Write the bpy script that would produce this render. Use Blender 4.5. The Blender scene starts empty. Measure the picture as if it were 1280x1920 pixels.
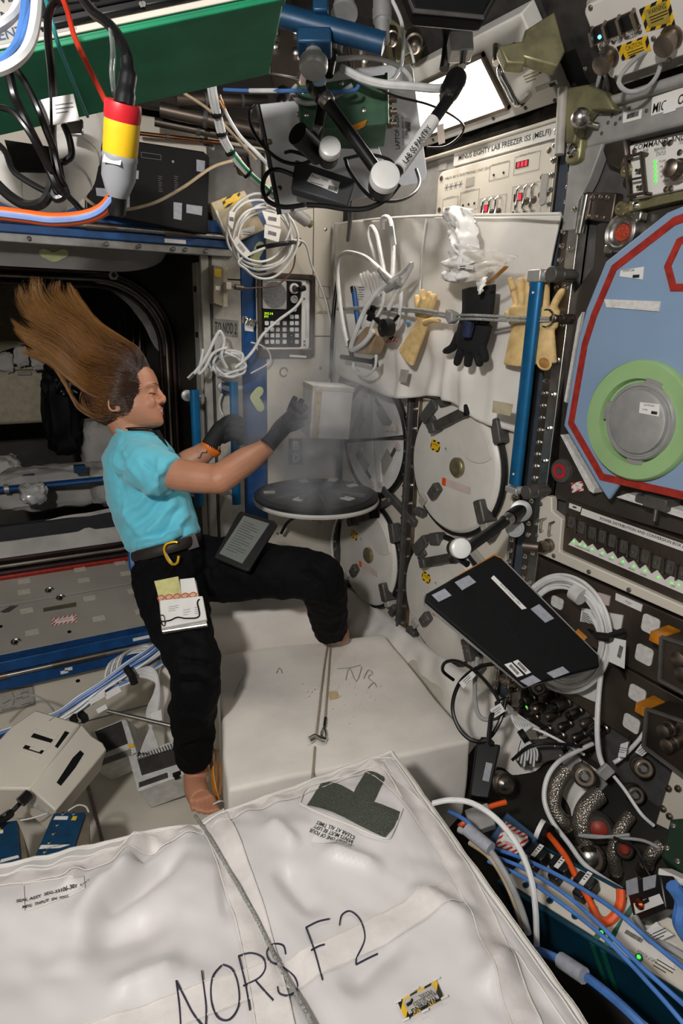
import bpy, bmesh, math, random
from mathutils import Vector as V, Matrix as MX, noise as NZ
random.seed(7)
C = bpy.context.scene.collection
S = bpy.context.scene
# ---------------------------------------------------------------- camera, light, exposure
R0 = V((0.8704896851690069, -0.4915310138680154, 0.02539626784084889))      # camera right
D0 = V((-0.12455853291940296, -0.26992206174939115, -0.9547917325039654))   # camera down
F0 = V((0.4761647612868148, 0.8279730327654631, -0.2961887525241834))       # camera forward
CAM = V((0, 0, 1.5)); FPX = 1202.5
cd = bpy.data.cameras.new('camera'); cam = bpy.data.objects.new('camera', cd); C.objects.link(cam)
cd.sensor_fit = 'VERTICAL'; cd.sensor_height = 36; cd.sensor_width = 24; cd.lens = FPX/1920*36; cd.clip_start = .02
m = MX((R0, -D0, -F0)).transposed().to_4x4(); m.translation = CAM; cam.matrix_world = m
S.camera = cam
S.view_settings.view_transform = 'Standard'; S.view_settings.look = 'None'
S.view_settings.exposure = 0.0; S.view_settings.gamma = 1; S.view_settings.use_curve_mapping = False
w = bpy.data.worlds.new('world'); S.world = w; w.use_nodes = True
w.node_tree.nodes['Background'].inputs[0].default_value = (.9, .95, 1, 1)
w.node_tree.nodes['Background'].inputs[1].default_value = 0.022
def area(name, loc, to, size, power, col=(1, 1, 1), sy=None):
    l = bpy.data.lights.new(name, 'AREA'); l.energy = power; l.color = col; l.size = size
    if sy: l.shape = 'RECTANGLE'; l.size_y = sy
    o = bpy.data.objects.new(name, l); C.objects.link(o); o.location = loc
    o.rotation_euler = (V(to)-V(loc)).to_track_quat('-Z', 'Y').to_euler(); return o
# the photographer's flash, left of and above the lens; the module's own lamps behind the camera
area('flash', CAM - R0*.46 - D0*.46 - F0*.62, CAM + F0*2, .12, 33, (1, .97, .945))
area('cabin_lamp', (-.75, .2, 2.2), (.5, 1.6, .9), .5, 3, (1, .97, .93), .2)
area('cabin_lamp', (.9, -.5, 2.2), (.6, 1.4, .6), .5, 3, (1, .97, .93), .2)

# ---------------------------------------------------------------- helpers
XW, YW = 1.28, 2.27            # rack faces on the right, forward bulkhead
def ray(px, py): return R0*((px-640)/FPX) + D0*((py-960)/FPX) + F0
def at(px, py, d): return CAM + ray(px, py)*d          # point at depth d on the line of sight
class Frame:                    # local axes u (right), v (up), n (into the room)
    def __init__(s, o, u, v):
        s.o, s.u, s.v = V(o), V(u).normalized(), V(v).normalized(); s.n = s.u.cross(s.v)
        s.m = MX((s.u, s.v, s.n)).transposed().to_4x4(); s.m.translation = s.o
    def uv(s, px, py, z=0):
        r = ray(px, py); o = s.o + s.n*z; t = (o-CAM).dot(s.n)/r.dot(s.n); p = CAM + r*t - s.o
        return (p.dot(s.u), p.dot(s.v))
    def p3(s, px, py, z=0):
        a, b = s.uv(px, py, z); return V((a, b, z))
    def w(s, u, v, n=0): return s.o + s.u*u + s.v*v + s.n*n
    def pw(s, px, py, z=0): return s.w(*s.uv(px, py, z), z)
RK = Frame((XW, 0, 0), (0, -1, 0), (0, 0, 1))
EW = Frame((0, YW, 0), (1, 0, 0), (0, 0, 1))
FL = Frame((0, 0, 0), (1, 0, 0), (0, 1, 0))
WF = Frame((0, 0, 0), (1, 0, 0), (0, 1, 0))
def xf(px, py, d, right, up):   # free frame through a point at depth d with given u and v directions
    return Frame(at(px, py, d), right, up)
def face3(pts):                 # frame from three seen corners (pixel, depth): origin, along u, towards v
    a, b, c = [at(*p) for p in pts]; u = (b-a).normalized(); v = c-a; v = (v-u*v.dot(u)).normalized()
    return Frame(a, u, v)
def crm(pts, n=8, closed=False):
    pts = [V(p) for p in pts]; out = []; N = len(pts)
    if N < 3 and not closed: return pts
    rng = range(N if closed else N-1)
    for i in rng:
        if closed: a, b, c, d = pts[i-1], pts[i], pts[(i+1) % N], pts[(i+2) % N]
        else: a, b, c, d = pts[max(i-1, 0)], pts[i], pts[i+1], pts[min(i+2, N-1)]
        for k in range(n):
            t = k/n; out.append(.5*((2*b)+(c-a)*t+(2*a-5*b+4*c-d)*t*t+(3*b-a-3*c+d)*t**3))
    if not closed: out.append(pts[-1])
    return out
def rr(cx, cy, w, h, r, n=4):   # rounded rectangle outline
    o = []
    for i, (sx, sy) in enumerate(((1, 1), (-1, 1), (-1, -1), (1, -1))):
        for k in range(n+1):
            a = (i+k/n)*math.pi/2; o.append((cx+sx*(w/2-r)+r*math.cos(a), cy+sy*(h/2-r)+r*math.sin(a)))
    return o
def circ(cx, cy, r, n=32, a0=0, a1=2*math.pi): return [(cx+r*math.cos(a0+(a1-a0)*k/n), cy+r*math.sin(a0+(a1-a0)*k/n)) for k in range(n if abs(a1-a0-2*math.pi) < 1e-6 else n+1)]
class MB:
    def __init__(s): s.v, s.f, s.mi, s.x = [], [], [], MX.Identity(4)
    def add(s, vs, fs, mi=0):
        b = len(s.v); s.v += [s.x @ V(p) for p in vs]; s.f += [[b+i for i in f] for f in fs]; s.mi += [mi]*len(fs); return s
    def box(s, x0, x1, y0, y1, z0, z1, mi=0):
        x0, x1 = sorted((x0, x1)); y0, y1 = sorted((y0, y1)); z0, z1 = sorted((z0, z1))
        return s.add([(x, y, z) for z in (z0, z1) for y in (y0, y1) for x in (x0, x1)],
                     [(0, 2, 3, 1), (4, 5, 7, 6), (0, 1, 5, 4), (2, 6, 7, 3), (0, 4, 6, 2), (1, 3, 7, 5)], mi)
    def prism(s, poly, z0, z1, mi=0, top=None):
        n = len(poly); a = sum(poly[i][0]*poly[(i+1) % n][1]-poly[(i+1) % n][0]*poly[i][1] for i in range(n))
        if a < 0: poly = poly[::-1]; top = top[::-1] if top else None
        t = top or poly
        return s.add([(p[0], p[1], z0) for p in poly]+[(p[0], p[1], z1) for p in t],
                     [list(range(n))[::-1], list(range(n, 2*n))]+[(i, (i+1) % n, n+(i+1) % n, n+i) for i in range(n)], mi)
    def ring(s, outer, inner, z0, z1, mi=0):
        n = len(outer)
        vs = [(p[0], p[1], z) for z in (z0, z1) for q in (outer, inner) for p in q]; f = []
        for i in range(n):
            j = (i+1) % n
            f += [(i, j, 2*n+j, 2*n+i), (n+j, n+i, 3*n+i, 3*n+j), (2*n+i, 2*n+j, 3*n+j, 3*n+i), (j, i, n+i, n+j)]
        return s.add(vs, f, mi)
    def sweep(s, pts, rad, n=8, closed=False, mi=0, cap=True, flat=1, up=None):
        pts = [V(p) for p in pts]; N = len(pts); b = []; u = None
        for i in range(N):
            if closed: t = pts[(i+1) % N]-pts[i-1]
            else: t = pts[min(i+1, N-1)]-pts[max(i-1, 0)]
            if t.length < 1e-9: t = V((0, 0, 1))
            t.normalize()
            if u is None: u = V(up) if up else t.orthogonal()
            elif up: u = V(up)
            u = (u-t*u.dot(t)); u = u.normalized() if u.length > 1e-6 else t.orthogonal().normalized(); v = t.cross(u)
            r = rad(i/(N-1)) if callable(rad) else (rad[i] if isinstance(rad, (list, tuple)) else rad)
            for k in range(n):
                a = 2*math.pi*k/n; b.append(pts[i]+u*(r*math.cos(a))+v*(r*flat*math.sin(a)))
        f = []
        for i in range(N if closed else N-1):
            for k in range(n):
                j = (i+1) % N; f.append((i*n+k, i*n+(k+1) % n, j*n+(k+1) % n, j*n+k))
        if cap and not closed: f += [list(range(n))[::-1], [(N-1)*n+k for k in range(n)]]
        return s.add(b, f, mi)
    def tube(s, pts, r, n=8, closed=False, mi=0, seg=7): return s.sweep(crm(pts, seg, closed), r, n, closed, mi)
    def cyl(s, p0, p1, r, r2=None, n=16, mi=0): return s.sweep([p0, p1], [r, r if r2 is None else r2], n, mi=mi)
    def lathe(s, prof, p0, ax, n=20, mi=0, cap=True):      # profile of (radius, distance along ax)
        p0, ax = V(p0), V(ax).normalized(); u = ax.orthogonal().normalized(); v = ax.cross(u); b = []
        for r, z in prof:
            for k in range(n):
                a = 2*math.pi*k/n; b.append(p0+ax*z+u*(r*math.cos(a))+v*(r*math.sin(a)))
        N = len(prof); f = [(i*n+k, i*n+(k+1) % n, (i+1)*n+(k+1) % n, (i+1)*n+k) for i in range(N-1) for k in range(n)]
        if cap: f += [list(range(n))[::-1], [(N-1)*n+k for k in range(n)]]
        return s.add(b, f, mi)
    def ball(s, c, r, n=12, mi=0, sc=(1, 1, 1)):
        c = V(c); vs = []; k = n//2
        for i in range(k+1):
            t = math.pi*i/k
            for j in range(n):
                a = 2*math.pi*j/n; vs.append(c+V((r*sc[0]*math.sin(t)*math.cos(a), r*sc[1]*math.sin(t)*math.sin(a), r*sc[2]*math.cos(t))))
        return s.add(vs, [(i*n+j, (i+1)*n+j, (i+1)*n+(j+1) % n, i*n+(j+1) % n) for i in range(k) for j in range(n)], mi)
    def grid(s, fn, nu, nv, mi=0, thick=0):
        vs = [fn(i/nu, j/nv) for j in range(nv+1) for i in range(nu+1)]; w = nu+1
        return s.add(vs, [(j*w+i, j*w+i+1, (j+1)*w+i+1, (j+1)*w+i) for j in range(nv) for i in range(nu)], mi)
    def loft(s, rings, mi=0, cap=True, closed=True):
        n = len(rings[0]); vs = [p for r in rings for p in r]; N = len(rings)
        f = [(i*n+k, i*n+(k+1) % n, (i+1)*n+(k+1) % n, (i+1)*n+k) for i in range(N-1) for k in range(n if closed else n-1)]
        if cap: f += [list(range(n))[::-1], [(N-1)*n+k for k in range(n)]]
        return s.add(vs, f, mi)
def ob(name, mb, mat, parent=None, frame=None, bev=0, smooth=True, ang=40):
    me = bpy.data.meshes.new(name); me.from_pydata([tuple(p) for p in mb.v], [], mb.f)
    for x in (mat if isinstance(mat, (list, tuple)) else [mat]): me.materials.append(x)
    me.polygons.foreach_set('material_index', mb.mi)
    bm = bmesh.new(); bm.from_mesh(me); bmesh.ops.recalc_face_normals(bm, faces=bm.faces); bm.to_mesh(me); bm.free()
    if smooth: me.shade_smooth(); me.set_sharp_from_angle(angle=math.radians(ang))
    o = bpy.data.objects.new(name, me); C.objects.link(o)
    if parent: o.parent = parent
    elif frame: o.matrix_world = frame.m
    if bev:
        b = o.modifiers.new('edge', 'BEVEL'); b.width = bev; b.segments = 2; b.limit_method = 'ANGLE'; b.angle_limit = math.radians(50)
    return o
def tag(o, label, cat, group=None):
    o['label'] = label; o['category'] = cat
    if group: o['group'] = group
    return o
def thing(name, label, cat, frame=None, group=None):
    o = bpy.data.objects.new(name, None); o.empty_display_size = .02; C.objects.link(o)
    o.matrix_world = (frame or WF).m; return tag(o, label, cat, group)
def struct(name, mb, mat, frame=None, **k):
    o = ob(name, mb, mat, None, frame, **k); o['kind'] = 'structure'; return o
def stuff(o): o['kind'] = 'stuff'; return o
def bake(o):
    dg = bpy.context.evaluated_depsgraph_get(); dg.update(); me = bpy.data.meshes.new_from_object(o.evaluated_get(dg)); me.name = o.name; o.modifiers.clear(); o.data = me; me.shade_smooth(); return me
def dup(root, mw, label=None, group=None):
    r = root.copy(); C.objects.link(r); r.matrix_world = mw
    if label: r['label'] = label
    if group: r['group'] = group
    for ch in root.children:
        c = ch.copy(); C.objects.link(c); c.parent = r
        for g in ch.children:
            d = g.copy(); C.objects.link(d); d.parent = c
    return r
def write(parent, s, x, y, z, w, h, mat, rot=0, frame=None, name='lettering', bold=0.0, sp=1.0):
    """flat printed lettering fitted into w x h, centred on (x, y), lying at height z of the parent's plane"""
    cu = bpy.data.curves.new(name, 'FONT'); cu.body = s; cu.align_x = 'CENTER'; cu.resolution_u = 2; cu.offset = bold; cu.space_character = sp
    t = bpy.data.objects.new(name, cu); me = bpy.data.meshes.new_from_object(t)
    bpy.data.objects.remove(t); bpy.data.curves.remove(cu)
    xs = [v.co.x for v in me.vertices]; ys = [v.co.y for v in me.vertices]
    a, b, c, d = min(xs), max(xs), min(ys), max(ys)
    me.transform(MX.Translation((x, y, z)) @ MX.Rotation(rot, 4, 'Z') @ MX.Diagonal((w/(b-a), h/max(d-c, 1e-6), 1, 1)) @ MX.Translation((-(a+b)/2, -(c+d)/2, 0)))
    me.materials.clear(); me.materials.append(mat); me.name = name
    o = bpy.data.objects.new(name, me); C.objects.link(o)
    if parent: o.parent = parent
    elif frame: o.matrix_world = frame.m
    return o
# ---------------------------------------------------------------- materials
MT = {}
def lin(c):
    if isinstance(c, str): c = [int(c[i:i+2], 16)/255 for i in (0, 2, 4)]; c = [x/12.92 if x <= .04045 else ((x+.055)/1.055)**2.4 for x in c]
    return (*c, 1)
def mat(name, col, rough=.5, metal=0, var=.08, vs=30, bump=0, bs=200, spec=.5, emit=0, coat=0, col2=None, sheen=0, trans=0, alpha=1, kind=None):
    m = bpy.data.materials.new(name); m.use_nodes = True; nt = m.node_tree; b = nt.nodes['Principled BSDF']; N = nt.nodes.new; L = nt.links.new
    c = lin(col); b.inputs['Roughness'].default_value = rough; b.inputs['Metallic'].default_value = metal
    b.inputs['Specular IOR Level'].default_value = spec; b.inputs['Coat Weight'].default_value = coat; b.inputs['Alpha'].default_value = alpha
    b.inputs['Transmission Weight'].default_value = trans; b.inputs['Sheen Weight'].default_value = sheen
    b.inputs['Base Color'].default_value = c
    if emit: b.inputs['Emission Color'].default_value = c; b.inputs['Emission Strength'].default_value = emit
    tc = N('ShaderNodeTexCoord')
    if var or col2:
        n = N('ShaderNodeTexNoise'); n.inputs['Scale'].default_value = vs; n.inputs['Detail'].default_value = 4; L(tc.outputs['Object'], n.inputs['Vector'])
        mx = N('ShaderNodeMix'); mx.data_type = 'RGBA'
        c2 = lin(col2) if col2 else tuple(x*(1-3*var) for x in c[:3])+(1,)
        c1 = c if col2 else tuple(min(1, x*(1+1.2*var)) for x in c[:3])+(1,)
        mx.inputs['A'].default_value = c1; mx.inputs['B'].default_value = c2
        rp = N('ShaderNodeMapRange'); rp.inputs['From Min'].default_value = .35; rp.inputs['From Max'].default_value = .7
        L(n.outputs['Fac'], rp.inputs['Value']); L(rp.outputs['Result'], mx.inputs['Factor']); L(mx.outputs['Result'], b.inputs['Base Color'])
        if metal: 
            r2 = N('ShaderNodeMapRange'); r2.inputs['To Min'].default_value = rough*.75; r2.inputs['To Max'].default_value = min(1, rough*1.35)
            L(n.outputs['Fac'], r2.inputs['Value']); L(r2.outputs['Result'], b.inputs['Roughness'])
    if bump:
        if kind == 'weave':
            t = N('ShaderNodeTexBrick'); t.inputs['Scale'].default_value = bs; hh = t.outputs['Fac']
        elif kind == 'braid':
            t = N('ShaderNodeTexVoronoi'); t.inputs['Scale'].default_value = bs; hh = t.outputs['Distance']
        else:
            t = N('ShaderNodeTexNoise'); t.inputs['Scale'].default_value = bs; t.inputs['Detail'].default_value = 3; hh = t.outputs['Fac']
        L(tc.outputs['Object'], t.inputs['Vector'])
        bp = N('ShaderNodeBump'); bp.inputs['Strength'].default_value = bump; bp.inputs['Distance'].default_value = .002
        L(hh, bp.inputs['Height']); L(bp.outputs['Normal'], b.inputs['Normal'])
    MT[name] = m; return m
def stripes(name, c1, c2, scale, ang=45, duty=.5, rough=.5):   # diagonal hazard stripes printed on a flat label
    m = mat(name, c1, rough, var=0); nt = m.node_tree; N = nt.nodes.new; L = nt.links.new; b = nt.nodes['Principled BSDF']
    tc = N('ShaderNodeTexCoord'); mp = N('ShaderNodeMapping'); mp.inputs['Rotation'].default_value = (0, 0, math.radians(ang)); mp.inputs['Scale'].default_value = (scale,)*3
    sx = N('ShaderNodeSeparateXYZ'); fr = N('ShaderNodeMath'); fr.operation = 'FRACT'; gt = N('ShaderNodeMath'); gt.operation = 'GREATER_THAN'; gt.inputs[1].default_value = duty
    L(tc.outputs['Object'], mp.inputs['Vector']); L(mp.outputs['Vector'], sx.inputs[0]); L(sx.outputs['X'], fr.inputs[0]); L(fr.outputs[0], gt.inputs[0])
    mx = N('ShaderNodeMix'); mx.data_type = 'RGBA'; mx.inputs['A'].default_value = lin(c1); mx.inputs['B'].default_value = lin(c2)
    L(gt.outputs[0], mx.inputs['Factor']); L(mx.outputs['Result'], b.inputs['Base Color']); return m
cream = mat('cream_paint', 'cdc6b8', .45, var=.03, vs=4)
white = mat('white_paint', 'd9d6cf', .42, var=.03, vs=6)
lidw = mat('lid_white', 'd2cec6', .4, var=.04, vs=8)
grey = mat('grey_paint', '8f8d8a', .5, var=.06)
dgrey = mat('dark_grey', '4c4a48', .5, var=.1)
dark = mat('dark_void', '141414', .8, var=.1)
blackm = mat('black_matte', '0a0a0b', .7, var=.1, spec=.25)
blackp = mat('black_plastic', '121213', .35, var=.1)
rubber = mat('black_rubber', '101010', .45, var=.1)
steel = mat('steel', 'b9b6b0', .3, 1, var=.1)
nickel = mat('nickel_plate', '8a7f74', .38, 1, var=.16, vs=9)
brown = mat('bronzed_metal', '5f554d', .42, .8, var=.2, vs=6)
olive = mat('olive_metal', '8f8a68', .45, .6, var=.12)
alu = mat('aluminium', 'b6b6b4', .45, .6, var=.06)
chrome = mat('chrome', 'd8d8d6', .12, 1, var=0)
bluep = mat('blue_paint', '0a437a', .45, var=.1)
railb = mat('handrail_blue', '10608f', .35, .35, var=.08)
green = mat('green_anodized', '158058', .38, .15, var=.08, vs=12)
teal = mat('teal_anodized', '0c4257', .35, .4, var=.1, vs=12)
navy = mat('navy_box', '123e5e', .45, .1, var=.1)
dgreen = mat('dark_green', '3f5f48', .45, .2, var=.1)
yellow = mat('yellow_plastic', 'e0b520', .4, var=.05)
red = mat('red_plastic', 'c2202a', .4, var=.05)
redl = mat('red_binding', '9c2a1e', .5, var=.12, vs=60)
tan = mat('tan_leather', 'd6b67c', .65, var=.08, vs=40, bump=.25, bs=500)
tand = mat('tan_leather_inside', 'a87a3c', .7, var=.1)
fabric = mat('white_fabric', 'd8d4cd', .7, var=.04, vs=8, bump=.15, bs=900, sheen=.2)
satin = mat('satin_white', 'd3cfcd', .42, var=.03, vs=5, bump=.3, bs=24, sheen=.2, spec=.4)
foam = mat('white_foam', 'e8e2d9', .7, var=.04, vs=7, bump=.25, bs=60)
wcab = mat('white_cable', 'd6d6d4', .4, var=.05)
gcab = mat('grey_cable', '9a9a98', .45, var=.08)
bcab = mat('blue_cable', '4a78ba', .4, var=.1)
kcab = mat('black_cable', '0e0e0f', .35, var=.1)
ocab = mat('orange_cable', 'e2561a', .4, var=.06)
rcab = mat('red_cable', 'b0301c', .4, var=.06)
tcab = mat('teal_cable', '2f7f80', .4, var=.06)
tancab = mat('tan_cable', 'b09d80', .5, var=.1)
gncab = mat('green_cable', '1f8a55', .4, var=.06)
kapton = mat('amber_tape', 'c07818', .25, var=.15, coat=.4)
paper = mat('paper', 'dedcd8', .6, var=.02)
ink = mat('ink', '15151a', .6, var=0)
faint = mat('faint_ink', '77767a', .6, var=0)
redink = mat('red_ink', 'b5322a', .6, var=0)
ledg = mat('led_green', '48f040', .4, var=0, emit=1.1)
ledr = mat('led_red', 'ff2030', .4, var=0, emit=2)
ledb = mat('led_blue', '6fd0ff', .4, var=0, emit=2)
velcro = mat('velcro_white', 'd2d0cb', .9, var=.06, vs=90, bump=.6, bs=700)
velcrog = mat('velcro_grey', '9a9ca4', .85, var=.05, vs=90, bump=.4, bs=700)
yg = mat('marker_green', 'b9c290', .6, var=.04)
haz = stripes('hazard_stripes', 'e0b418', '14130f', 60)
redhaz = stripes('red_stripes', 'd8d2cc', 'b8302a', 90)
mesh_d = mat('mesh_olive', '4a4f45', .6, var=.15, vs=300, bump=.8, bs=450, kind='braid')
braid = mat('braided_hose', 'a59d92', .35, .9, var=.1, bump=1, bs=260, kind='braid')
bungee = mat('bungee_cord', 'a9a8a2', .6, var=0, col2='4f4f4c', vs=420, bump=.5, bs=500)
# ---------------------------------------------------------------- the room
def pq(mb, F, pts, z0, z1, mi=0): return mb.prism([F.uv(px, py, z1) for px, py in pts], z0, z1, mi)
def bolts(mb, pts, r, z0, h, n=8, mi=0):
    for (u, v) in pts: mb.lathe([(r, z0), (r, z0+h*.6), (r*.7, z0+h)], (u, v, 0), (0, 0, 1), n, mi)
# floor of the module: deck panels over a base
fl = struct('floor', MB().box(-1.0, XW+.1, -.9, YW, -.06, -.004), dgrey, FL)
xs, ys = [-1.0, -.42, .165, .72, XW+.08], [-.9, .3, 1.05, 1.56, YW]
for i in range(4):
    for j in range(4):
        b = MB().box(xs[i]+.003, xs[i+1]-.003, ys[j]+.003, ys[j+1]-.003, -.01, 0)
        ob('deck_panel', b, cream, fl, bev=.0015)
h = MB()
for y in (1.20, 1.47): h.box(.15, .19, y, y+.09, 0, .006); bolts(h, [(.16, y+.02), (.18, y+.02), (.16, y+.07), (.18, y+.07)], .005, .006, .003)
h.cyl((.165, 1.05, .004), (.165, 1.9, .004), .005, n=8)
ob('hinge', h, nickel, fl)
# forward bulkhead beside and below the hatch
wf = struct('wall_front', MB().box(-1.0, XW+.1, YW+.02, YW+.06, 0, .235, 0).box(.765, XW+.1, YW+.02, YW+.06, .235, 2.5), dgrey, WF)
def wpan(x0, x1, z0, z1, m, y=YW, nm='panel'):
    return ob(nm, MB().box(x0, x1, y, y+.02, z0, z1), m, wf, bev=.002)
grp = mat('grey_panel', 'a39f97', .5, var=.05)
ux = EW.uv
sL, sR, cR = .872, .966, 1.155
wpan(-1.0, sL, 0.002, .232, cream); 
wpan(.765, sL-.002, .24, 1.60, grp); wpan(.765, sL-.002, 1.604, 1.72, grp)
wpan(sL, sR, .24, 1.86, bluep, nm='blue_stripe')
wpan(sR+.002, XW, .0, .8, cream); wpan(sR+.002, XW, .803, 1.41, cream); wpan(sR+.002, cR, 1.414, 2.02, cream); wpan(cR+.003, XW, 1.414, 2.02, cream)
wpan(sR-.2, XW, 2.023, 2.45, cream)
b = MB()
for (px, py) in ((648, 695), (600, 690), (528, 460), (560, 460), (610, 430), (610, 560), (655, 480), (600, 980), (520, 1000), (560, 1040)):
    u, v = EW.uv(px, py, 0); b.lathe([(.006, 0), (.006, .002), (.004, .003)], (u, YW, v), (0, -1, 0), 10)
ob('fastener', b, steel, wf)
b = MB(); u, v = EW.uv(531, 697); b.tube([(u+.016*math.cos(a), YW-.004, v+.016*math.sin(a)) for a in [k*.7 for k in range(9)]], .0022, 6)
ob('pull_ring', b, steel, wf)
# square locator marks printed on the bulkhead and stowage decal
def frame_mark(F, pts, par, m, t=.0012):
    q = [V((*F.uv(*p), .0)) for p in pts]; b = MB()
    for i in range(4): a, c = q[i], q[(i+1) % 4]; d = (c-a).normalized().cross(V((0, 0, 1)))*t; b.prism([tuple((a+d)[:2]), tuple((c+d)[:2]), tuple((c-d)[:2]), tuple((a-d)[:2])], .0004, .0008)
    o = ob('outline_mark', b, m, None, F); 
    if par: o.parent = par; o.matrix_parent_inverse = par.matrix_world.inverted()
    return o
frame_mark(EW, [(597, 536), (618, 538), (618, 560), (597, 558)], wf, faint)
o = write(None, 'LAB1O1', *EW.uv(603, 586), .001, .045, .011, ink, frame=EW); o.parent = wf
b = MB(); pq(b, EW, [(541, 822), (567, 822), (568, 871), (541, 871)], 0, .0012); o = ob('location_decal', b, dgrey, None, EW); o.parent = wf
for s, y in (('B', 835), ('D', 858)):
    o = write(None, s, *EW.uv(555, y), .0016, .030, .036, paper, rot=0, frame=EW, bold=.03); o.parent = wf
o = write(None, 'TO NOD 2', *EW.uv(423, 615), .0016, .082, .038, ink, rot=-.06, frame=EW, bold=.012); o.parent = wf
b = MB(); pq(b, EW, [(399, 597), (447, 601), (446, 633), (399, 628)], 0, .001); o = ob('direction_label', b, mat('label_grey', '77756f', .55), None, EW); o.parent = wf
# yellow-green chevron decals on the blue stripe and header
def chevron(F, pts, z, m, par, w):
    q = [V((*F.uv(*p, z), 0)) for p in pts]; b = MB()
    for a, c in ((q[0], q[1]), (q[1], q[2])):
        d = (c-a).normalized(); n = V((-d.y, d.x, 0))*w
        e = .0004 if a is q[1] else 0
        b.prism([tuple((p+d*k*w+n*j)[:2]) for p, k, j in ((a, 0, 1), (a, -.7, .7), (a, -1, 0), (a, -.7, -.7), (a, 0, -1), (c, 0, -1), (c, .7, -.7), (c, 1, 0), (c, .7, .7), (c, 0, 1))], z+.0005, z+.0015+e)
    o = ob('chevron_decal', b, m, None, F); o.parent = par; return o
chevron(EW, [(488, 462), (476, 483), (484, 500)], 0, yg, wf, .017)
chevron(EW, [(486, 733), (476, 745), (488, 764)], 0, yg, wf, .017)
# blue double bar with its rod under the hatch, and over it
bb = struct('trim_1', MB().box(-1.0, .50, YW-.05, YW+.02, .236, .288).box(-1.0, .50, YW-.05, YW+.02, .302, .345), bluep, WF, bev=.004)
ob('rod', MB().cyl((-1, YW-.055, .295), (.50, YW-.055, .295), .009, n=10), steel, bb)
b = MB()
for x0, x1 in ((.12, .30), (-.05, -.02), (.42, .5)): b.cyl((x0, YW-.055, .295), (x1, YW-.055, .295), .0115, n=10)
ob('rod_sleeve', b, nickel, bb)
b = MB(); b.box(.40, .47, YW-.0515, YW-.05, .318, .33); ob('white_label', b, paper, bb)
b = MB(); b.box(.145, .17, YW-.0515, YW-.05, .25, .262).box(.16, .185, YW-.0515, YW-.05, .258, .27); ob('white_label', b, paper, bb)
# sloping sill panels under the hatch
SL = Frame((0, YW, .345), (1, 0, 0), (0, .43, .125))
sp = struct('trim_2', MB().box(-1.0, .76, 0, .446, -.03, -.008), dgrey, SL)
silm = mat('sill_grey', '9b968d', .5, var=.04, vs=5)  # grey paint, darkened for the weak grazing light on the sill
ob('sill_panel', MB().box(-1.0, .76, .003, .258, -.01, 0), silm, sp, bev=.002)
ob('sill_panel', MB().box(-1.0, .76, .264, .42, -.01, 0), silm, sp, bev=.002)
ob('sill_binding', MB().box(-1.0, .76, .422, .447, -.006, .014), redl, sp, bev=.004)
for (px, py) in ((30, 1205), (93, 1108), (114, 1122)):
    u, v = SL.uv(px, py); ob('latch_ring', MB().tube([(u+.014*math.cos(k*.7), v+.014*math.sin(k*.7), .004) for k in range(8)], .003, 6).lathe([(.008, 0), (.008, .003)], (u, v, 0), (0, 0, 1), 12), steel, sp)
for (px, py) in ((130, 1185), (1, 1175), (146, 1277)):
    u, v = SL.uv(px, py); ob('hole_plug', MB().lathe([(.007, 0), (.007, .002)], (u, v, 0), (0, 0, 1), 12), blackm, sp)
velcl = mat('velcro_clear', 'bdb6a9', .6, var=.05, vs=90, bump=.5, bs=600)
b = MB()
for (px, py) in ((45, 1090), (150, 1068), (157, 1088), (168, 1122), (236, 1075), (50, 1145), (185, 1160), (60, 1186), (225, 1055), (250, 1108), (45, 1110), (264, 1146)):
    u, v = SL.uv(px, py); b.box(u-.022, u+.022, v-.014, v+.014, 0, .0012)
ob('velcro_patch', b, velcl, sp)
b = MB(); pq(b, SL, [(81, 1140), (143, 1129), (143, 1137), (81, 1147)], 0, .001); ob('data_plate', b, mat('plate_olive', '55543f', .5), sp)
b = MB(); pq(b, SL, [(0, 1147), (20, 1136), (35, 1135), (18, 1147), (8, 1149)], 0, .001); ob('tape_patch', b, dgrey, sp)
b = MB(); pq(b, SL, [(96, 1160), (143, 1151), (145, 1166), (97, 1173)], 0, .0008); ob('warning_label', b, redhaz, sp)
b = MB(); pq(b, SL, [(103, 1162), (138, 1155), (139, 1163), (104, 1169)], 0.0008, .0014); ob('warning_text_field', b, paper, sp)
u, v = SL.uv(121, 1162); write(sp, 'EMERGENCY', u, v, .0017, .05, .008, redink)
# vestibule: reveals, header and hatch ring
YH = 2.70
vs = struct('trim_3', MB().box(.757, .767, YW, YH, .345, 1.72).box(-1, .767, YW, YH, 1.70, 1.715).box(-1.01, -.99, YW, YH, .3, 1.72), mat('reveal_dark', '37352f', .6), WF)
b = MB(); b.box(.728, .757, YW+.002, YW+.02, .345, 1.70); b.box(.745, .757, YW+.10, YW+.16, .6, 1.66); ob('edge_strip', b, grp, vs, bev=.003)
bm_ = MB().box(.7435, .745, YW+.115, YW+.145, 1.56, 1.58).box(.7435, .745, YW+.115, YW+.145, 1.40, 1.42)
ob('symbol', bm_, ink, vs)
hd = mat('header_grey', '8d8b88', .5, var=.08, vs=5, bump=.2, bs=20)
b = MB(); n = 14
b.grid(lambda s, t: (-1+1.66*s, YW+.07+.07*t, 1.70-.085*t*(1 if s < .88 else math.sqrt(max(0, 1-((s-.88)/.12)**2)))), 60, 6)
ob('header_cover', b, hd, vs)
HV = Frame((0, YW+.07, 1.70), (1, 0, 0), (0, -.07, .085))
chevron(HV, [(83, 474), (101, 483), (119, 474)], .001, yg, vs, .016)
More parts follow.
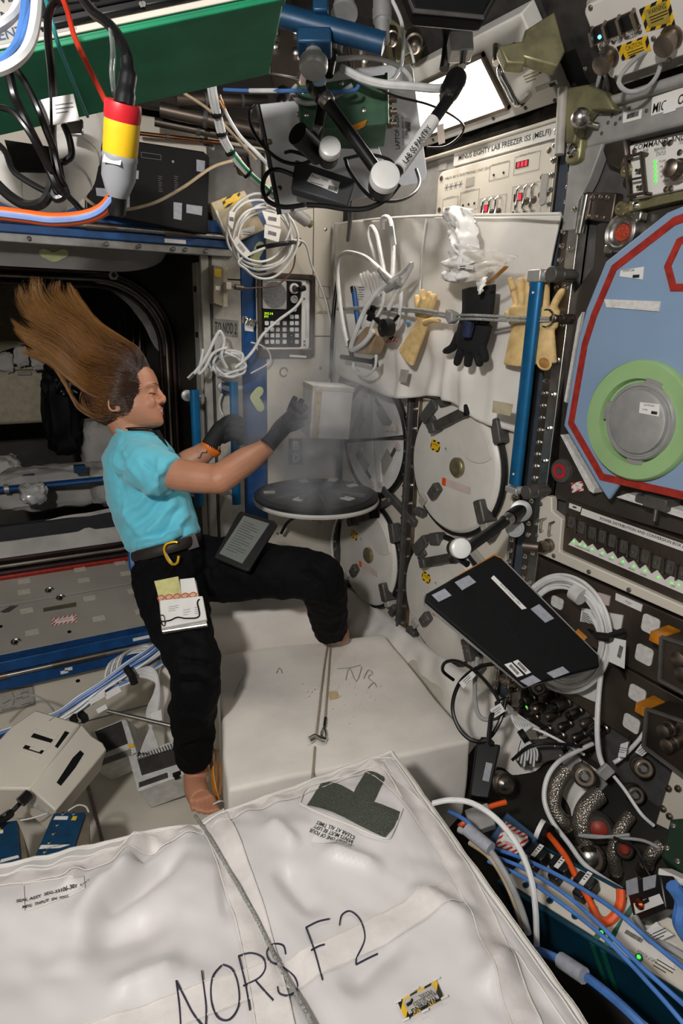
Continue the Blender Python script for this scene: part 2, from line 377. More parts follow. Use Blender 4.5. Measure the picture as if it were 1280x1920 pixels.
def rsq(x0, x1, z0, z1, r, n=10):
    o = []
    for (cx, cz, a0) in ((x1-r, z1-r, 0), (x0+r, z1-r, 90), (x0+r, z0+r, 180), (x1-r, z0+r, 270)):
        for k in range(n+1): a = math.radians(a0+90*k/n); o.append((cx+r*math.cos(a), cz+r*math.sin(a)))
    return o
HB = Frame((0, YH, 0), (1, 0, 0), (0, 0, 1))
b = MB(); outer = rsq(-1.2, .9, .3, 1.9, .05); inner = rsq(-.55, .735, .485, 1.625, .27)
b.ring(outer, inner, -.05, 0)
hw = struct('trim_4', b, mat('hatch_bulkhead', '2e2c29', .6), HB)
mar = mat('hatch_ring_metal', '4a3638', .3, .8, var=.15, vs=12)
for k, (g, z, r) in enumerate(((.0, .012, .011), (.026, .006, .009), (.05, .0, .008))):
    b = MB(); b.sweep([(x, y, z) for x, y in rsq(-.55+g, .735-g, .485+g, 1.625-g, .27-g*.8)], r, 8, True); ob('hatch_ring', b, mar if k != 1 else nickel, hw)
# crescent of grey cloth lining the hatch corner
b = MB(); q0 = [(150, 517), (215, 516), (262, 535), (300, 580), (316, 640), (313, 668)]; q1 = [(150, 519), (190, 535), (236, 567), (268, 608), (290, 650), (309, 668)]
A = crm([HB.p3(*p, -.01) for p in q0], 4); B_ = crm([HB.p3(*p, -.04) for p in q1], 4)
b.grid(lambda s, t: A[round(s*(len(A)-1))].lerp(B_[round(s*(len(A)-1))], t)+V((0, 0, .012*NZ.noise(V((s*9, t*3, 1))))), len(A)-1, 8)
ob('cloth_lining', b, mat('grey_cloth', '8f8d8b', .7, var=.08, bump=.3, bs=80), hw)
nut = thing('hexagonal_tag', 'white hexagonal tag hanging on a wire at the corner of the hatch ring', 'tag', HB)
u, v = HB.uv(213, 516, .03)
ob('tag_plate', MB().prism(circ(u, v, .018, 6), .02, .032), white, nut, bev=.002)
ob('grommet', MB().lathe([(.009, 0), (.009, .035), (.004, .035), (.004, .034)], (u, v, 0), (0, 0, 1), 12), dgrey, nut)
ob('wire', MB().tube([(u, v, .03), (u-.004, v+.04, .05), (u-.002, v+.085, .09)], .0015, 5), kcab, nut)
# ---- next module beyond the hatch
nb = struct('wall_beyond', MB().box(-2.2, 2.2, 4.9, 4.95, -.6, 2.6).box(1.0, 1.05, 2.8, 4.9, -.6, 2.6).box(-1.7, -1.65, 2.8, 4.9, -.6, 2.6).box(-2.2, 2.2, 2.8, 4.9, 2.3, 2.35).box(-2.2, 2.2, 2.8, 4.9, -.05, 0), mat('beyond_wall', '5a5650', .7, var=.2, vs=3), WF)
def bagm(c, s, seed, m, name, par=None, n=14, pw=4, wr=.012):
    b = MB(); c = V(c)
    def pt(u, v):
        th, ph = u*2*math.pi, (v-.5)*math.pi
        sg = lambda x, e: math.copysign(abs(x)**e, x)
        p = V((sg(math.cos(ph), 2/pw)*sg(math.cos(th), 2/pw), sg(math.cos(ph), 2/pw)*sg(math.sin(th), 2/pw), sg(math.sin(ph), 2/pw)))
        d = wr*NZ.noise(p*2.6+V((seed, 0, 0)))+wr*.5*NZ.noise(p*6+V((seed, 3, 0)))
        return c+V((p.x*s[0]/2, p.y*s[1]/2, p.z*s[2]/2))+p.normalized()*d
    b.grid(pt, n*3, n*2); return ob(name, b, m, par)
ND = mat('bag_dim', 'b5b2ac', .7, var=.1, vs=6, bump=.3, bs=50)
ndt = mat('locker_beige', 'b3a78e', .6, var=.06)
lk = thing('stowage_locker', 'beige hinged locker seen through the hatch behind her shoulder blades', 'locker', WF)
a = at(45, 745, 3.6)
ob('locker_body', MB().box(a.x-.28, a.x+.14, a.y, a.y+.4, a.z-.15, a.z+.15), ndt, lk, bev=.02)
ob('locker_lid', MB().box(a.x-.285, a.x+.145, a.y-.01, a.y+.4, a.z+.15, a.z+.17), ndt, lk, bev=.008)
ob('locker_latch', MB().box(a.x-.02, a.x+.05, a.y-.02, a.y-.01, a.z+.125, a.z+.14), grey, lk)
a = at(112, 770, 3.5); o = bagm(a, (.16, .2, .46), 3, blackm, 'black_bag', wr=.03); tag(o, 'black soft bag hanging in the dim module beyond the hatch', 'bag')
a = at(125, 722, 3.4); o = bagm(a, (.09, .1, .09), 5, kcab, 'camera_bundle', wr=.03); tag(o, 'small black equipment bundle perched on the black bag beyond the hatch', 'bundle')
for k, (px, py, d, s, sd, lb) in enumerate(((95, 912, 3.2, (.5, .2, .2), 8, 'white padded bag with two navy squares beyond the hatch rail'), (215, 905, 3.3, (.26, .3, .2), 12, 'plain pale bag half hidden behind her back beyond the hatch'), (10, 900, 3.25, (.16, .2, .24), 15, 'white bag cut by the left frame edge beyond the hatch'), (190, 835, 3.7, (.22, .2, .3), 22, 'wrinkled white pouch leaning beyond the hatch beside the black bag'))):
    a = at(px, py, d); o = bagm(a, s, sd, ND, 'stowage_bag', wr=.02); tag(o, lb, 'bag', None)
    if k == 0:
        for (qx, qy) in ((54, 897), (150, 880)):
            c = at(qx, qy, 3.06); ob('velcro_square', MB().box(c.x-.025, c.x+.025, c.y-.002, c.y+.03, c.z-.018, c.z+.018), navy, o)
hr = thing('hatch_handrail', 'dark blue handrail crossing the lower hatch opening', 'handrail', WF)
p0, p1 = at(-40, 922, 2.95), at(230, 895, 3.05)
ob('rail_bar', MB().sweep([p0, p1], .016, 12, flat=.7), bluep, hr)
for t in (.17, .93): c = p0.lerp(p1, t); ob('rail_mount', MB().cyl(c, c+V((0, .08, -.02)), .014).lathe([(.022, 0), (.022, .02)], c, (1, 0, 0)), alu, hr)
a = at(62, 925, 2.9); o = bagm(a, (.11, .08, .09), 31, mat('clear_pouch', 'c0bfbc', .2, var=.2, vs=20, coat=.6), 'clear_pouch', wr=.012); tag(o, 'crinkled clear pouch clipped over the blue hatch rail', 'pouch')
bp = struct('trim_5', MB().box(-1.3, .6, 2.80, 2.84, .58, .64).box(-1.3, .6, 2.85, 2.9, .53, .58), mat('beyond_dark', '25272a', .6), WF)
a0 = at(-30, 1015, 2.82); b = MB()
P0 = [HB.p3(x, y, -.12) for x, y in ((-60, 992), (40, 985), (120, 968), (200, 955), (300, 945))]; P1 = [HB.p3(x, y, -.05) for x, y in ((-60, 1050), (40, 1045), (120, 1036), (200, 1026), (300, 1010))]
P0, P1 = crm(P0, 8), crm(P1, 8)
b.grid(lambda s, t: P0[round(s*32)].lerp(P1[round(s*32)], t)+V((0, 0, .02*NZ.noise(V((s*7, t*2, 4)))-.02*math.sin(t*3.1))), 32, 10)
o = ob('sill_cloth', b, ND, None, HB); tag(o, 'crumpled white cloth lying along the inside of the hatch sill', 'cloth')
# curved beige panel and loose pouches in the far module
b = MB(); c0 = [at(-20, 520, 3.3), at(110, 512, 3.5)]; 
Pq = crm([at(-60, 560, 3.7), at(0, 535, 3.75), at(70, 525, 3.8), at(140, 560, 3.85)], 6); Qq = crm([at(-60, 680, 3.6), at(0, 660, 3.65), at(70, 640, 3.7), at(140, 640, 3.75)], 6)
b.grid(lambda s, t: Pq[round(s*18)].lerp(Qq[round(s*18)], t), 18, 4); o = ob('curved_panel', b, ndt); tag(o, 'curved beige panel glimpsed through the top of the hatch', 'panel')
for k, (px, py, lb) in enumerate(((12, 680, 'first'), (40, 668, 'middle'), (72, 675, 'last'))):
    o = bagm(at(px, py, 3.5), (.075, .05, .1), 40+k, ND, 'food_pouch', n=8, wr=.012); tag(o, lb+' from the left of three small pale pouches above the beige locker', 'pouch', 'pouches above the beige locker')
rk_ = MB(); 
for px in (205, 224, 236, 250, 262): rk_.cyl(at(px, 540+.5*(px-200), 3.9), at(px, 700, 3.9), .008, n=6)
o = ob('equipment_rack', rk_, nickel); tag(o, 'row of thin metal rods in the dark module above her hair', 'rack')
# ---- ceiling, left wall, right wall backing
ce = struct('ceiling', MB().box(-1.0, XW+.1, -.9, YW+.05, 2.42, 2.46), mat('ceiling_dark', '3a3836', .6, var=.2), WF)
b = MB()
for k in range(6): b.box(-1, .55, .35+.3*k, .38+.3*k, 2.36, 2.42)
for k in range(5): b.box(-.9+.33*k, -.85+.33*k, .3, 2.2, 2.34, 2.37)
ob('ceiling_rib', b, mat('rib_metal', '5a554e', .45, .6, var=.2), ce)
wl = struct('wall_left', MB().box(-1.06, -1.0, -.9, YW, 0, 2.42), cream, WF)
wr = struct('wall_right', MB().box(XW+.05, XW+.1, -.9, YW+.05, 0, 2.42), mat('rack_shadow', '4b4641', .6, .2, var=.2), WF)  # plain grey backing slab behind the rack fronts
# sloping closeout between the freezer rack and the deck, covered by cloth further on
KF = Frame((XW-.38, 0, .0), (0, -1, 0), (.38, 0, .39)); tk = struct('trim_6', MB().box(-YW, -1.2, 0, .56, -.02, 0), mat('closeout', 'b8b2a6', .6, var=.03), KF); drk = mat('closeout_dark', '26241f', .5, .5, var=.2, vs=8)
struct('trim_9', MB().box(-1.2, .9, 0, .56, -.02, 0), drk, KF); struct('trim_10', MB().box(.62, 1.0, -.9, 1.02, .001, .006), drk, FL)  # dark closeout and added floor plate, recess shade put into their colour
# upper forward wall and the blue rail over the hatch
struct('wall_front_upper', MB().box(-1.0, .764, YW+.01, YW+.05, 1.72, 2.07), cream, WF); struct('trim_11', MB().box(-1.0, 1.28, YW-.06, YW-.02, 2.09, 2.45).box(-1.0, 1.28, YW-.10, YW-.06, 2.07, 2.11), mat('standoff_brown', '2e2823', .6, .3, var=.3, vs=6), WF)  # dark panel and ribs added over the wall, shadow put into their brown
bt = struct('trim_7', MB().box(-1.0, .838, YW-.03, YW+.01, 1.70, 1.725).box(-1.0, .838, YW-.03, YW+.01, 1.745, 1.785), bluep, WF, bev=.003)
ob('rod', MB().cyl((-1, YW-.035, 1.735), (.82, YW-.035, 1.735), .009, n=10), steel, bt)
b = MB()
for x0, x1 in ((.36, .45), (.60, .70)): b.cyl((x0, YW-.035, 1.735), (x1, YW-.035, 1.735), .0125, n=10)
ob('rod_sleeve', b, nickel, bt)
ob('ledge', MB().box(-1.0, .838, YW-.02, YW+.02, 1.675, 1.70), grey, bt, bev=.003)
b = MB()
for x in (.2, .42, .63, .67, .74, .52): b.lathe([(.007, 0), (.007, .006), (.004, .009)], (x, YW-.02, 1.687), (0, -1, 0), 10)
ob('bolt', b, chrome, bt)
ob('white_label', MB().box(.60, .67, YW-.0315, YW-.03, 1.704, 1.716), paper, bt)

# ---------------------------------------------------------------- freezer rack
fz = thing('freezer_rack', 'cream freezer rack with four round lids, hung with a white blanket', 'freezer', RK)
ob('face_plate', MB().box(-2.235, -1.27, .39, 1.24, -.03, -.004), cream, fz, bev=.003)
ob('upper_face', MB().box(-2.235, -1.25, 1.243, 1.945, -.03, -.012), grey, fz, bev=.003)
# top strip with the rack's name
ob('name_strip', MB().box(-1.64, -1.245, 1.912, 1.945, -.012, -.004), white, fz)
write(fz, 'MINUS EIGHTY LAB FREEZER ISS (MELFI)', -1.445, 1.9275, -.003, .345, .017, ink, bold=.01)
write(fz, '3', -1.256, 1.927, -.003, .010, .016, ink)
ob('top_flange', MB().box(-2.2, -1.25, 1.946, 1.954, -.03, .006), cream, fz, bev=.003)
ob('bar_code', MB().box(-1.715, -1.68, 1.912, 1.93, -.012, -.010), grp, fz)
eu = ob('electronics_panel', MB().prism(rr(-1.468, 1.76, .455, .285, .025), -.012, .006), cream, fz, bev=.002)
write(eu, 'MELFI -80 \u00b0C ELECTRONIC UNIT (EU)', -1.565, 1.880, .0066, .19, .009, ink)
for k in range(4):
    b = MB()
    for j in range(3):
        a = j*math.pi/3; c, s = math.cos(a)*.010, math.sin(a)*.010; q = V((-s, c, 0))*.0011/.010
        u0, v0 = -1.652+k*.021, 1.857
        b.prism([(u0+c+q.x, v0+s+q.y), (u0-c+q.x, v0-s+q.y), (u0-c-q.x, v0-s-q.y), (u0+c-q.x, v0+s-q.y)], .006, .0064)
    ob('snowflake_mark', b, faint, eu)
ob('serial_plate', MB().box(-1.565, -1.53, 1.846, 1.868, .006, .007), grp, eu)
def outline(par, u0, u1, v0, v1, z, m=faint, t=.0009):
    b = MB(); b.box(u0, u1, v1-t, v1, z, z+.0004).box(u0, u1, v0, v0+t, z, z+.0004).box(u0, u0+t, v0, v1, z, z+.0004).box(u1-t, u1, v0, v1, z, z+.0004)
    return ob('printed_outline', b, m, par)
def lines(par, u, v, n, w, z, dv=.006, m=faint, t=.0018, name='small_print'):
    b = MB()
    for k in range(n): b.box(u, u+w*(1 if k % 3 != 2 else .7), v-k*dv, v-k*dv-t, z, z+.0003)
    return ob(name, b, m, par)
def dots(par, pts, z, r=.0032, m=ink, name='indicator', h=.002):
    b = MB()
    for u, v in pts: b.lathe([(r, z), (r, z+h)], (u, v, 0), (0, 0, 1), 8)
    return ob(name, b, m, par)
outline(eu, -1.47, -1.395, 1.848, 1.885, .0066); outline(eu, -1.378, -1.29, 1.848, 1.89, .0066)
dots(eu, [(-1.452, 1.86), (-1.415, 1.86)], .006)
ob('red_display', MB().box(-1.372, -1.328, 1.862, 1.877, .006, .0072), blackp, eu)
b = MB()
for k in range(3): b.box(-1.366+k*.013, -1.358+k*.013, 1.864, 1.875, .0072, .0076)
ob('display_digit', b, ledr, eu)
write(eu, 'Nitrogen Pressure', -1.334, 1.890, .0066, .055, .005, ink); write(eu, 'Brayton Machine Speed', -1.432, 1.885, .0066, .06, .005, ink)
outline(eu, -1.665, -1.595, 1.785, 1.828, .0066); dots(eu, [(-1.65+k*.016, 1.797) for k in range(4)], .006); write(eu, 'Internal Power', -1.63, 1.829, .0066, .04, .004, ink)
outline(eu, -1.585, -1.505, 1.785, 1.835, .0066); dots(eu, [(-1.57+k*.024, 1.80) for k in range(3)], .006); write(eu, 'Freezer Mode', -1.545, 1.836, .0066, .04, .004, ink)
outline(eu, -1.665, -1.51, 1.70, 1.775, .0066); dots(eu, [(-1.65, 1.745), (-1.62, 1.745), (-1.53, 1.76), (-1.53, 1.73)], .006)
def guard(par, u, v, w, h, z, d=.018, r=.0032):          # wire switch guard hoop
    b = MB().sweep([(u, v-h/2, z), (u, v-h/2, z+d*.7), (u, v-h/2+.006, z+d), (u, v+h/2-.006, z+d), (u, v+h/2, z+d*.7), (u, v+h/2, z)], r, 8)
    return ob('switch_guard', b, chrome, par)
for (u0, v0) in ((-1.455, 1.772), (-1.33, 1.785), (-1.455, 1.682), (-1.33, 1.692)):
    outline(eu, u0-.045, u0+.06, v0-.036, v0+.036, .0066)
    ob('red_display', MB().box(u0-.038, u0-.008, v0+.0, v0+.018, .006, .0072), blackp, eu)
    ob('display_digit', MB().box(u0-.022, u0-.011, v0+.002, v0+.016, .0072, .0076), ledr, eu)
    for k in range(3): guard(eu, u0-.01+k*.025, v0+.0, .02, .058, .006)
    for k in range(2): ob('toggle_switch', MB().lathe([(.009, .006), (.009, .009), (.005, .010), (.003, .020), (.0035, .022)], (u0+.01+k*.025, v0-.004, 0), (0, 0, 1), 12), nickel, eu)
    dots(eu, [(u0-.035, v0-.026)], .006)
for k in range(2): guard(eu, -1.60+k*.024, 1.745, .02, .05, .006)
bl = MB()
for (u, v) in ((-1.678, 1.885), (-1.678, 1.80), (-1.678, 1.74), (-1.262, 1.885), (-1.252, 1.79), (-1.252, 1.735), (-1.252, 1.70), (-1.39, 1.735), (-1.275, 1.83), (-1.275, 1.79)): bl.lathe([(.007, .006), (.007, .009), (.004, .010)], (u, v, 0), (0, 0, 1), 10)
ob('screw', bl, nickel, eu)
for v in (1.80, 1.71): ob('latch_bracket', MB().prism(rr(-1.262, v, .02, .07, .009), .006, .014), grp, eu, bev=.001)
# seat-track posts with bolts
def track(name, u0, u1, v0, v1, par, m, zb=-.02, zt=.012, step=.04):
    t = ob(name, MB().box(u0, u1, v0, v1, zb, zt), m, par, bev=.002); b = MB(); n = int((v1-v0)/step)
    for k in range(n):
        v = v0+(k+.5)*step; b.lathe([(.007, zt), (.007, zt+.003), (.0045, zt+.004), (.0045, zt+.009), (.002, zt+.010)], ((u0+u1)/2, v, 0), (0, 0, 1), 8)
    ob('bolt', b, chrome, t); return t
track('center_post', -1.790, -1.762, .39, 1.25, fz, dgrey, zt=.006); track('center_post', -1.742, -1.715, .39, 1.25, fz, nickel, zt=.012, step=.065)
ob('post_rib', MB().box(-1.758, -1.748, .39, 1.25, -.004, .025), dgrey, fz, bev=.002)
track('side_post', -2.262, -2.24, .39, 1.25, fz, dgrey)
track('seat_track', -1.252, -1.236, .34, 1.95, fz, nickel, zt=.004, step=.032); ob('seat_track_liner', MB().box(-1.234, -1.206, .34, 1.95, -.02, -.004), mat('post_blue_grey', '3d4550', .5), fz)
# round lids
L2 = (-1.507, 1.055); RL = .212
def off(px, py, z=.03): u, v = RK.uv(px, py, z); return u-L2[0], v-L2[1]
hang = math.radians(0)
arm_m = mat('latch_brown', '4b4642', .5, .3, var=.12)
goldm = mat('hub_brass', 'a59a78', .35, .8, var=.1)
pinkt = mat('pink_tape', 'c5b5ae', .6, var=.04)
def block(par, name, uc, vc, w, h, z0, z1, rot, m, bev=.003):
    b = MB(); b.x = MX.Translation((uc, vc, 0)) @ MX.Rotation(rot, 4, 'Z'); b.prism(rr(0, 0, w, h, min(w, h)*.2, 3), z0, z1); return ob(name, b, m, par, bev=bev)
def lid(cu, cv, detail=True):
    L = ob('round_lid', MB().lathe([(RL-.012, .002), (RL-.006, .018), (RL-.014, .028), (RL-.02, .03)], (cu, cv, 0), (0, 0, 1), 64), lidw, fz)
    ob('gasket', MB().sweep([(cu+RL*math.cos(k*math.pi/32), cv+RL*math.sin(k*math.pi/32), .008) for k in range(64)], .009, 8, True), rubber, L)
    du, dv = off(897, 800); r = .105
    pl = []
    for k in range(49):
        a = math.pi*2*k/48; u, v = du+r*math.cos(a), dv+r*math.sin(a); q = math.hypot(u, v); s = min(1, (RL-.022)/q); pl.append((cu+u*s, cv+v*s))
    ob('cover_plate', MB().prism(pl[:-1], .03, .0345), lidw, L, bev=.001)
    u, v = off(859, 876); ob('hub_cap', MB().lathe([(.03, .03), (.03, .04), (.026, .044), (.02, .045), (.012, .0445)], (cu+u, cv+v, 0), (0, 0, 1), 28), goldm, L)
    a, c = [off(*p) for p in ((829, 902), (882, 921))]; d = V((c[0]-a[0], c[1]-a[1], 0)); rot = math.atan2(d.y, d.x)
    block(L, 'tape_strip', cu+(a[0]+c[0])/2, cv+(a[1]+c[1])/2, d.length, .024, .03, .031, rot, pinkt, 0); q = V((a[0], a[1], 0))+d*.07
    block(L, 'tape_end', cu+q.x, cv+q.y, d.length*.14, .025, .0305, .0316, rot, ocab, 0)
    u, v = off(816, 836); block(L, 'caution_sticker', cu+u, cv+v, .047, .034, .03, .0308, -.1, haz, 0); block(L, 'caution_field', cu+u, cv+v, .036, .022, .0308, .0313, -.1, yellow, 0)
    write(L, 'CAUTION', cu+u, cv+v+.004, .0316, .027, .006, ink, rot=-.1)
    u, v = off(836, 843); write(L, '\u2192', cu+u, cv+v, .0305, .016, .010, ink, rot=2.2)
    u, v = off(885, 860); write(L, 'OPEN', cu+u, cv+v, .0305, .016, .006, ink)
    # bracket arm, clips and latches round the rim
    a, c = off(810, 800, .06), off(873, 769, .06); d = V((c[0]-a[0], c[1]-a[1], 0))
    for kk, (t0, t1, w) in enumerate(((0, 1, .026),)): block(L, 'hinge_arm', cu+(a[0]+c[0])/2, cv+(a[1]+c[1])/2, d.length, .028, .035, .06, math.atan2(d.y, d.x), arm_m)
    block(L, 'hinge_joint', cu+a[0], cv+a[1]-.004, .03, .03, .03, .068, math.atan2(d.y, d.x), dgrey); block(L, 'hinge_joint', cu+c[0], cv+c[1], .018, .032, .03, .066, math.atan2(d.y, d.x), blackm)
    for (px, py, w, h, rot) in ((806, 772, .04, .085, -.75), (835, 750, .05, .04, .3), (932, 808, .03, .07, .35), (810, 792, .02, .05, -.7)):
        u, v = off(px, py, .03); block(L, 'rim_clip', cu+u, cv+v, w, h, .004, .04, rot, dgrey)
    for (px, py, w, h, rot, qx, qy) in ((810, 922, .034, .055, -.62, 790, 938), (897, 960, .034, .07, .45, 905, 985)):
        u, v = off(px, py, .05); block(L, 'latch', cu+u, cv+v, w, h, .0, .052, rot, mat_l, .005)
        b = MB(); s_, c_ = math.sin(rot), math.cos(rot)
        for (x, y) in ((-.008, .015), (.008, .015), (-.008, .0), (.008, .0)): b.lathe([(.003, .052), (.003, .0535)], (cu+u+x*c_-y*s_, cv+v+x*s_+y*c_, 0), (0, 0, 1), 8)
        ob('latch_rivet', b, steel, L)
        u, v = off(qx, qy, .04); block(L, 'latch_tag', cu+u, cv+v, .03, .034, .0, .04, rot, grp, .003)
        u, v = off(qx+(15 if qx > 850 else -6), qy+(18 if qx > 850 else 22), .02); block(L, 'latch_foot', cu+u, cv+v, .05, .022, .0, .026, rot+.6, dgrey, .003)
    return L
mat_l = mat('latch_grey', '56534f', .45, .3, var=.1)
for c in ((-1.507, 1.055), (-1.985, .605), (-1.507, .605)): lid(*c)
# the dewar that stands open, its four wedge drawers, and its lid swung down level
cu, cv = -1.985, 1.055
dw = ob('dewar_ring', MB().ring(circ(cu, cv, RL+.006, 64), circ(cu, cv, RL-.014, 64), -.02, .014), rubber, fz, bev=.003)
ob('dewar_cavity', MB().lathe([(RL-.015, -.004), (RL-.015, -.0035)], (cu, cv, 0), (0, 0, 1), 48), dgrey, dw)
fr = mat('frosted_white', 'dcdad6', .6, var=.05, vs=20, bump=.2, bs=150)
for k in range(4):
    a0 = math.radians(12+90*k); g = .004; r = RL-.018
    pl = [(0, 0)]+[(r*math.cos(math.radians(1.5+87*j/16)), r*math.sin(math.radians(1.5+87*j/16))) for j in range(17)]
    b = MB(); b.x = MX.Translation((cu, cv, 0)) @ MX.Rotation(a0, 4, 'Z') @ MX.Translation((g, g, 0)); b.prism(pl, -.003, .012)
    dr = ob('wedge_drawer', b, fr, fz, bev=.002)
    for (x, y, w, h, m, nm, ro) in ((.085, .075, .05, .095, grp, 'drawer_label', .75), (.12, .035, .018, .075, white, 'pull_strap', 1.5), (.05, .13, .016, .04, dgrey, 'dark_label', .75)):
        b = MB(); b.x = MX.Translation((cu, cv, 0)) @ MX.Rotation(a0, 4, 'Z') @ MX.Translation((x, y, 0)) @ MX.Rotation(ro, 4, 'Z'); b.box(-w/2, w/2, -h/2, h/2, .012, .0135 if m != white else .018); ob(nm, b, m, dr)
    b = MB(); b.x = MX.Translation((cu, cv, 0)) @ MX.Rotation(a0, 4, 'Z')
    for (x, y) in ((.165, .03), (.03, .165)): b.lathe([(.017, .012), (.017, .015), (.014, .016)], (x, y, 0), (0, 0, 1), 16)
    ob('velcro_dot', b, pinkt, dr)
block(fz, 'lower_bracket', -1.80, .848, .22, .03, .0, .018, -.35, dgrey); block(fz, 'lower_bracket', -1.88, .835, .02, .10, .01, .03, -1.0, dgrey)
block(fz, 'lower_bracket', -1.45, .832, .30, .028, .0, .012, -.42, grp); 
# the open lid: level disc reaching into the cabin
Lc = V((-1.985, .862, .245))
b = MB(); ol = None
b.lathe([(RL+.012, -.016), (RL+.016, -.008), (RL+.014, .0)], Lc, (0, 1, 0), 64, 0); b.lathe([(RL+.012, 0), (RL+.012, .010), (RL+.0, .014), (RL-.01, .014)], Lc, (0, 1, 0), 64, 1)
ol = ob('open_lid', b, [lidw, rubber], fz)
ldk = mat('lid_inner_dark', '3a3834', .5, .2, var=.2, vs=20)
b = MB().lathe([(RL-.01, .0145), (RL-.01, .017), (RL-.02, .018)], Lc, (0, 1, 0), 64); ob('lid_liner', b, ldk, ol)
b = MB()
for k in range(3):
    a = k*math.pi/3+.3; d = V((math.cos(a), 0, math.sin(a))); b.sweep([Lc+d*(RL-.03)+V((0, .022, 0)), Lc-d*(RL-.03)+V((0, .022, 0))], .009, 6, flat=.5, up=(0, 1, 0))
ob('lid_spoke', b, dgrey, ol)
for (a, r) in ((.4, .14), (1.7, .16), (3.0, .15), (4.4, .17), (5.3, .12), (2.3, .18)):
    b = MB(); b.x = MX.Translation(Lc+V((0, .019, 0))) @ MX.Rotation(a, 4, 'Y') @ MX.Translation((r, 0, 0)); b.box(-.02, .02, 0, .004, -.016, .016); ob('lid_label', b, paper, ol)
for a in (.9, 3.6, 5.9): ob('lid_knob', MB().lathe([(.016, .018), (.016, .03), (.008, .034)], Lc+V((.11*math.cos(a), 0, .11*math.sin(a))), (0, 1, 0), 14), dgrey, ol)
b = MB().cyl((-1.985, .862, .03), (-1.985, .84, .06), .02).box(-2.03, -1.94, .83, .85, 0, .05); ob('lid_hinge', b, dgrey, ol)
# wedge marks printed on the far face by the open dewar
b = MB(); pq(b, EW, [(606, 790), (622, 790), (614, 818)], .0, .001); o = ob('wedge_mark', b, faint, None, EW); o.parent = wf
# ---------------------------------------------------------------- second rack
gb = thing('glovebox_rack', 'brown metal glovebox rack with a grey top beam beside the freezer', 'rack', RK)
track('corner_rail', -1.205, -1.178, .34, 1.83, gb, nickel, zt=.0, step=.032); track('corner_rail', -1.172, -1.140, .34, 1.80, gb, steel, zt=.01, step=.085)
ob('rear_face', MB().box(-1.14, -.3, .2, 1.95, -.04, -.025), dgrey, gb)
tb = ob('top_beam', MB().box(-1.19, -.3, 1.868, 1.945, -.03, .01).box(-1.19, -.3, 1.935, 1.955, -.03, .03), grey, gb, bev=.006)
b = MB(); pq(b, RK, [(1222, 183), (1290, 160), (1290, 196), (1220, 217)], .01, .011); ob('name_label', b, white, tb)
u, v = RK.uv(1237, 200, .011); write(tb, 'MIC', u-.001, v, .0114, .029, .018, ink, bold=.015); u, v = RK.uv(1277, 186, .011); write(tb, 'OG', u+.006, v, .0114, .026, .018, ink, bold=.015)
b = MB(); pq(b, RK, [(1243, 192), (1266, 183), (1266, 207), (1243, 214)], .011, .0118); ob('white_tape', b, paper, tb)
b = MB(); pq(b, RK, [(1168, 211), (1203, 203), (1201, 222), (1167, 231)], .01, .011); lb = ob('bar_code_label', b, white, tb)
def barcode(par, u, v, w, h, z, seed=1, m=ink, rot=0):
    rn = random.Random(seed); b = MB(); b.x = MX.Translation((u, v, 0)) @ MX.Rotation(rot, 4, 'Z'); x = -w/2
    while x < w/2: t = w*rn.choice((.012, .02, .03)); b.box(x, x+t, -h/2, h/2, z, z+.0003); x += t+w*rn.choice((.014, .02))
    return ob('bar_code', b, m, par)
u, v = RK.uv(1186, 216, .011); barcode(tb, u, v, .028, .009, .0114, 3)
bl = MB(); bolts(bl, [RK.uv(x, y, .01) for x, y in ((1140, 230), (1147, 217), (1163, 222), (1154, 232), (1165, 208), (1180, 203), (1128, 250), (1212, 208))], .004, .01, .002); ob('rivet', bl, dgrey, tb)
# sloped corner piece with clamp blocks at the post top
kb = ob('corner_gusset', MB().prism([(-1.19, 1.87), (-1.10, 1.87), (-1.125, 1.80), (-1.15, 1.76), (-1.15, 1.70), (-1.19, 1.70)], -.02, .012), grey, gb, bev=.003)
cu_, cv2 = RK.uv(1074, 282, .03); pc = ob('pivot_clamp', MB().prism(rr(cu_, cv2, .042, .05, .01), .0, .03), olive, gb, bev=.004)
ob('clamp_bolt', MB().lathe([(.016, .03), (.016, .034), (.011, .036), (.011, .042), (.006, .045)], (cu_, cv2, 0), (0, 0, 1), 16), chrome, pc)
sb = ob('standoff_bracket', MB().prism([RK.uv(*p, .045) for p in ((1060, 165), (1100, 158), (1132, 172), (1150, 205), (1108, 205), (1082, 240), (1076, 268), (1058, 268))], .015, .045), olive, gb, bev=.004)
ob('bracket_tube', MB().cyl(RK.p3(1048, 290, .05), RK.p3(1055, 165, .05), .011), grp, sb)
ob('ball_knob', MB().ball(RK.p3(1088, 221, .08), .020, 20).cyl(RK.p3(1090, 222, .06), RK.p3(1104, 232, .03), .007).cyl(RK.p3(1104, 232, .03), RK.p3(1122, 236, .02), .006), steel, gb)
b = MB().cyl((-1.125, 1.77, .012), (-1.132, 1.69, .012), .011, n=14); ob('damper_rod', b, chrome, gb)
ob('hinge_plate', MB().prism([RK.uv(*p, .0) for p in ((1100, 360), (1158, 362), (1152, 400), (1148, 418), (1098, 412))], -.02, .006), brown, gb, bev=.003)
b = MB(); bolts(b, [RK.uv(*p, .006) for p in ((1112, 370), (1126, 370), (1139, 371), (1104, 405), (1117, 406), (1130, 408))], .006, .006, .003); ob('hinge_bolt', b, nickel, gb)
ob('drawer_stay', MB().prism([RK.uv(*p, .0) for p in ((1135, 250), (1172, 250), (1178, 290), (1165, 320), (1140, 310), (1130, 280))], -.02, .004), brown, gb, bev=.006)
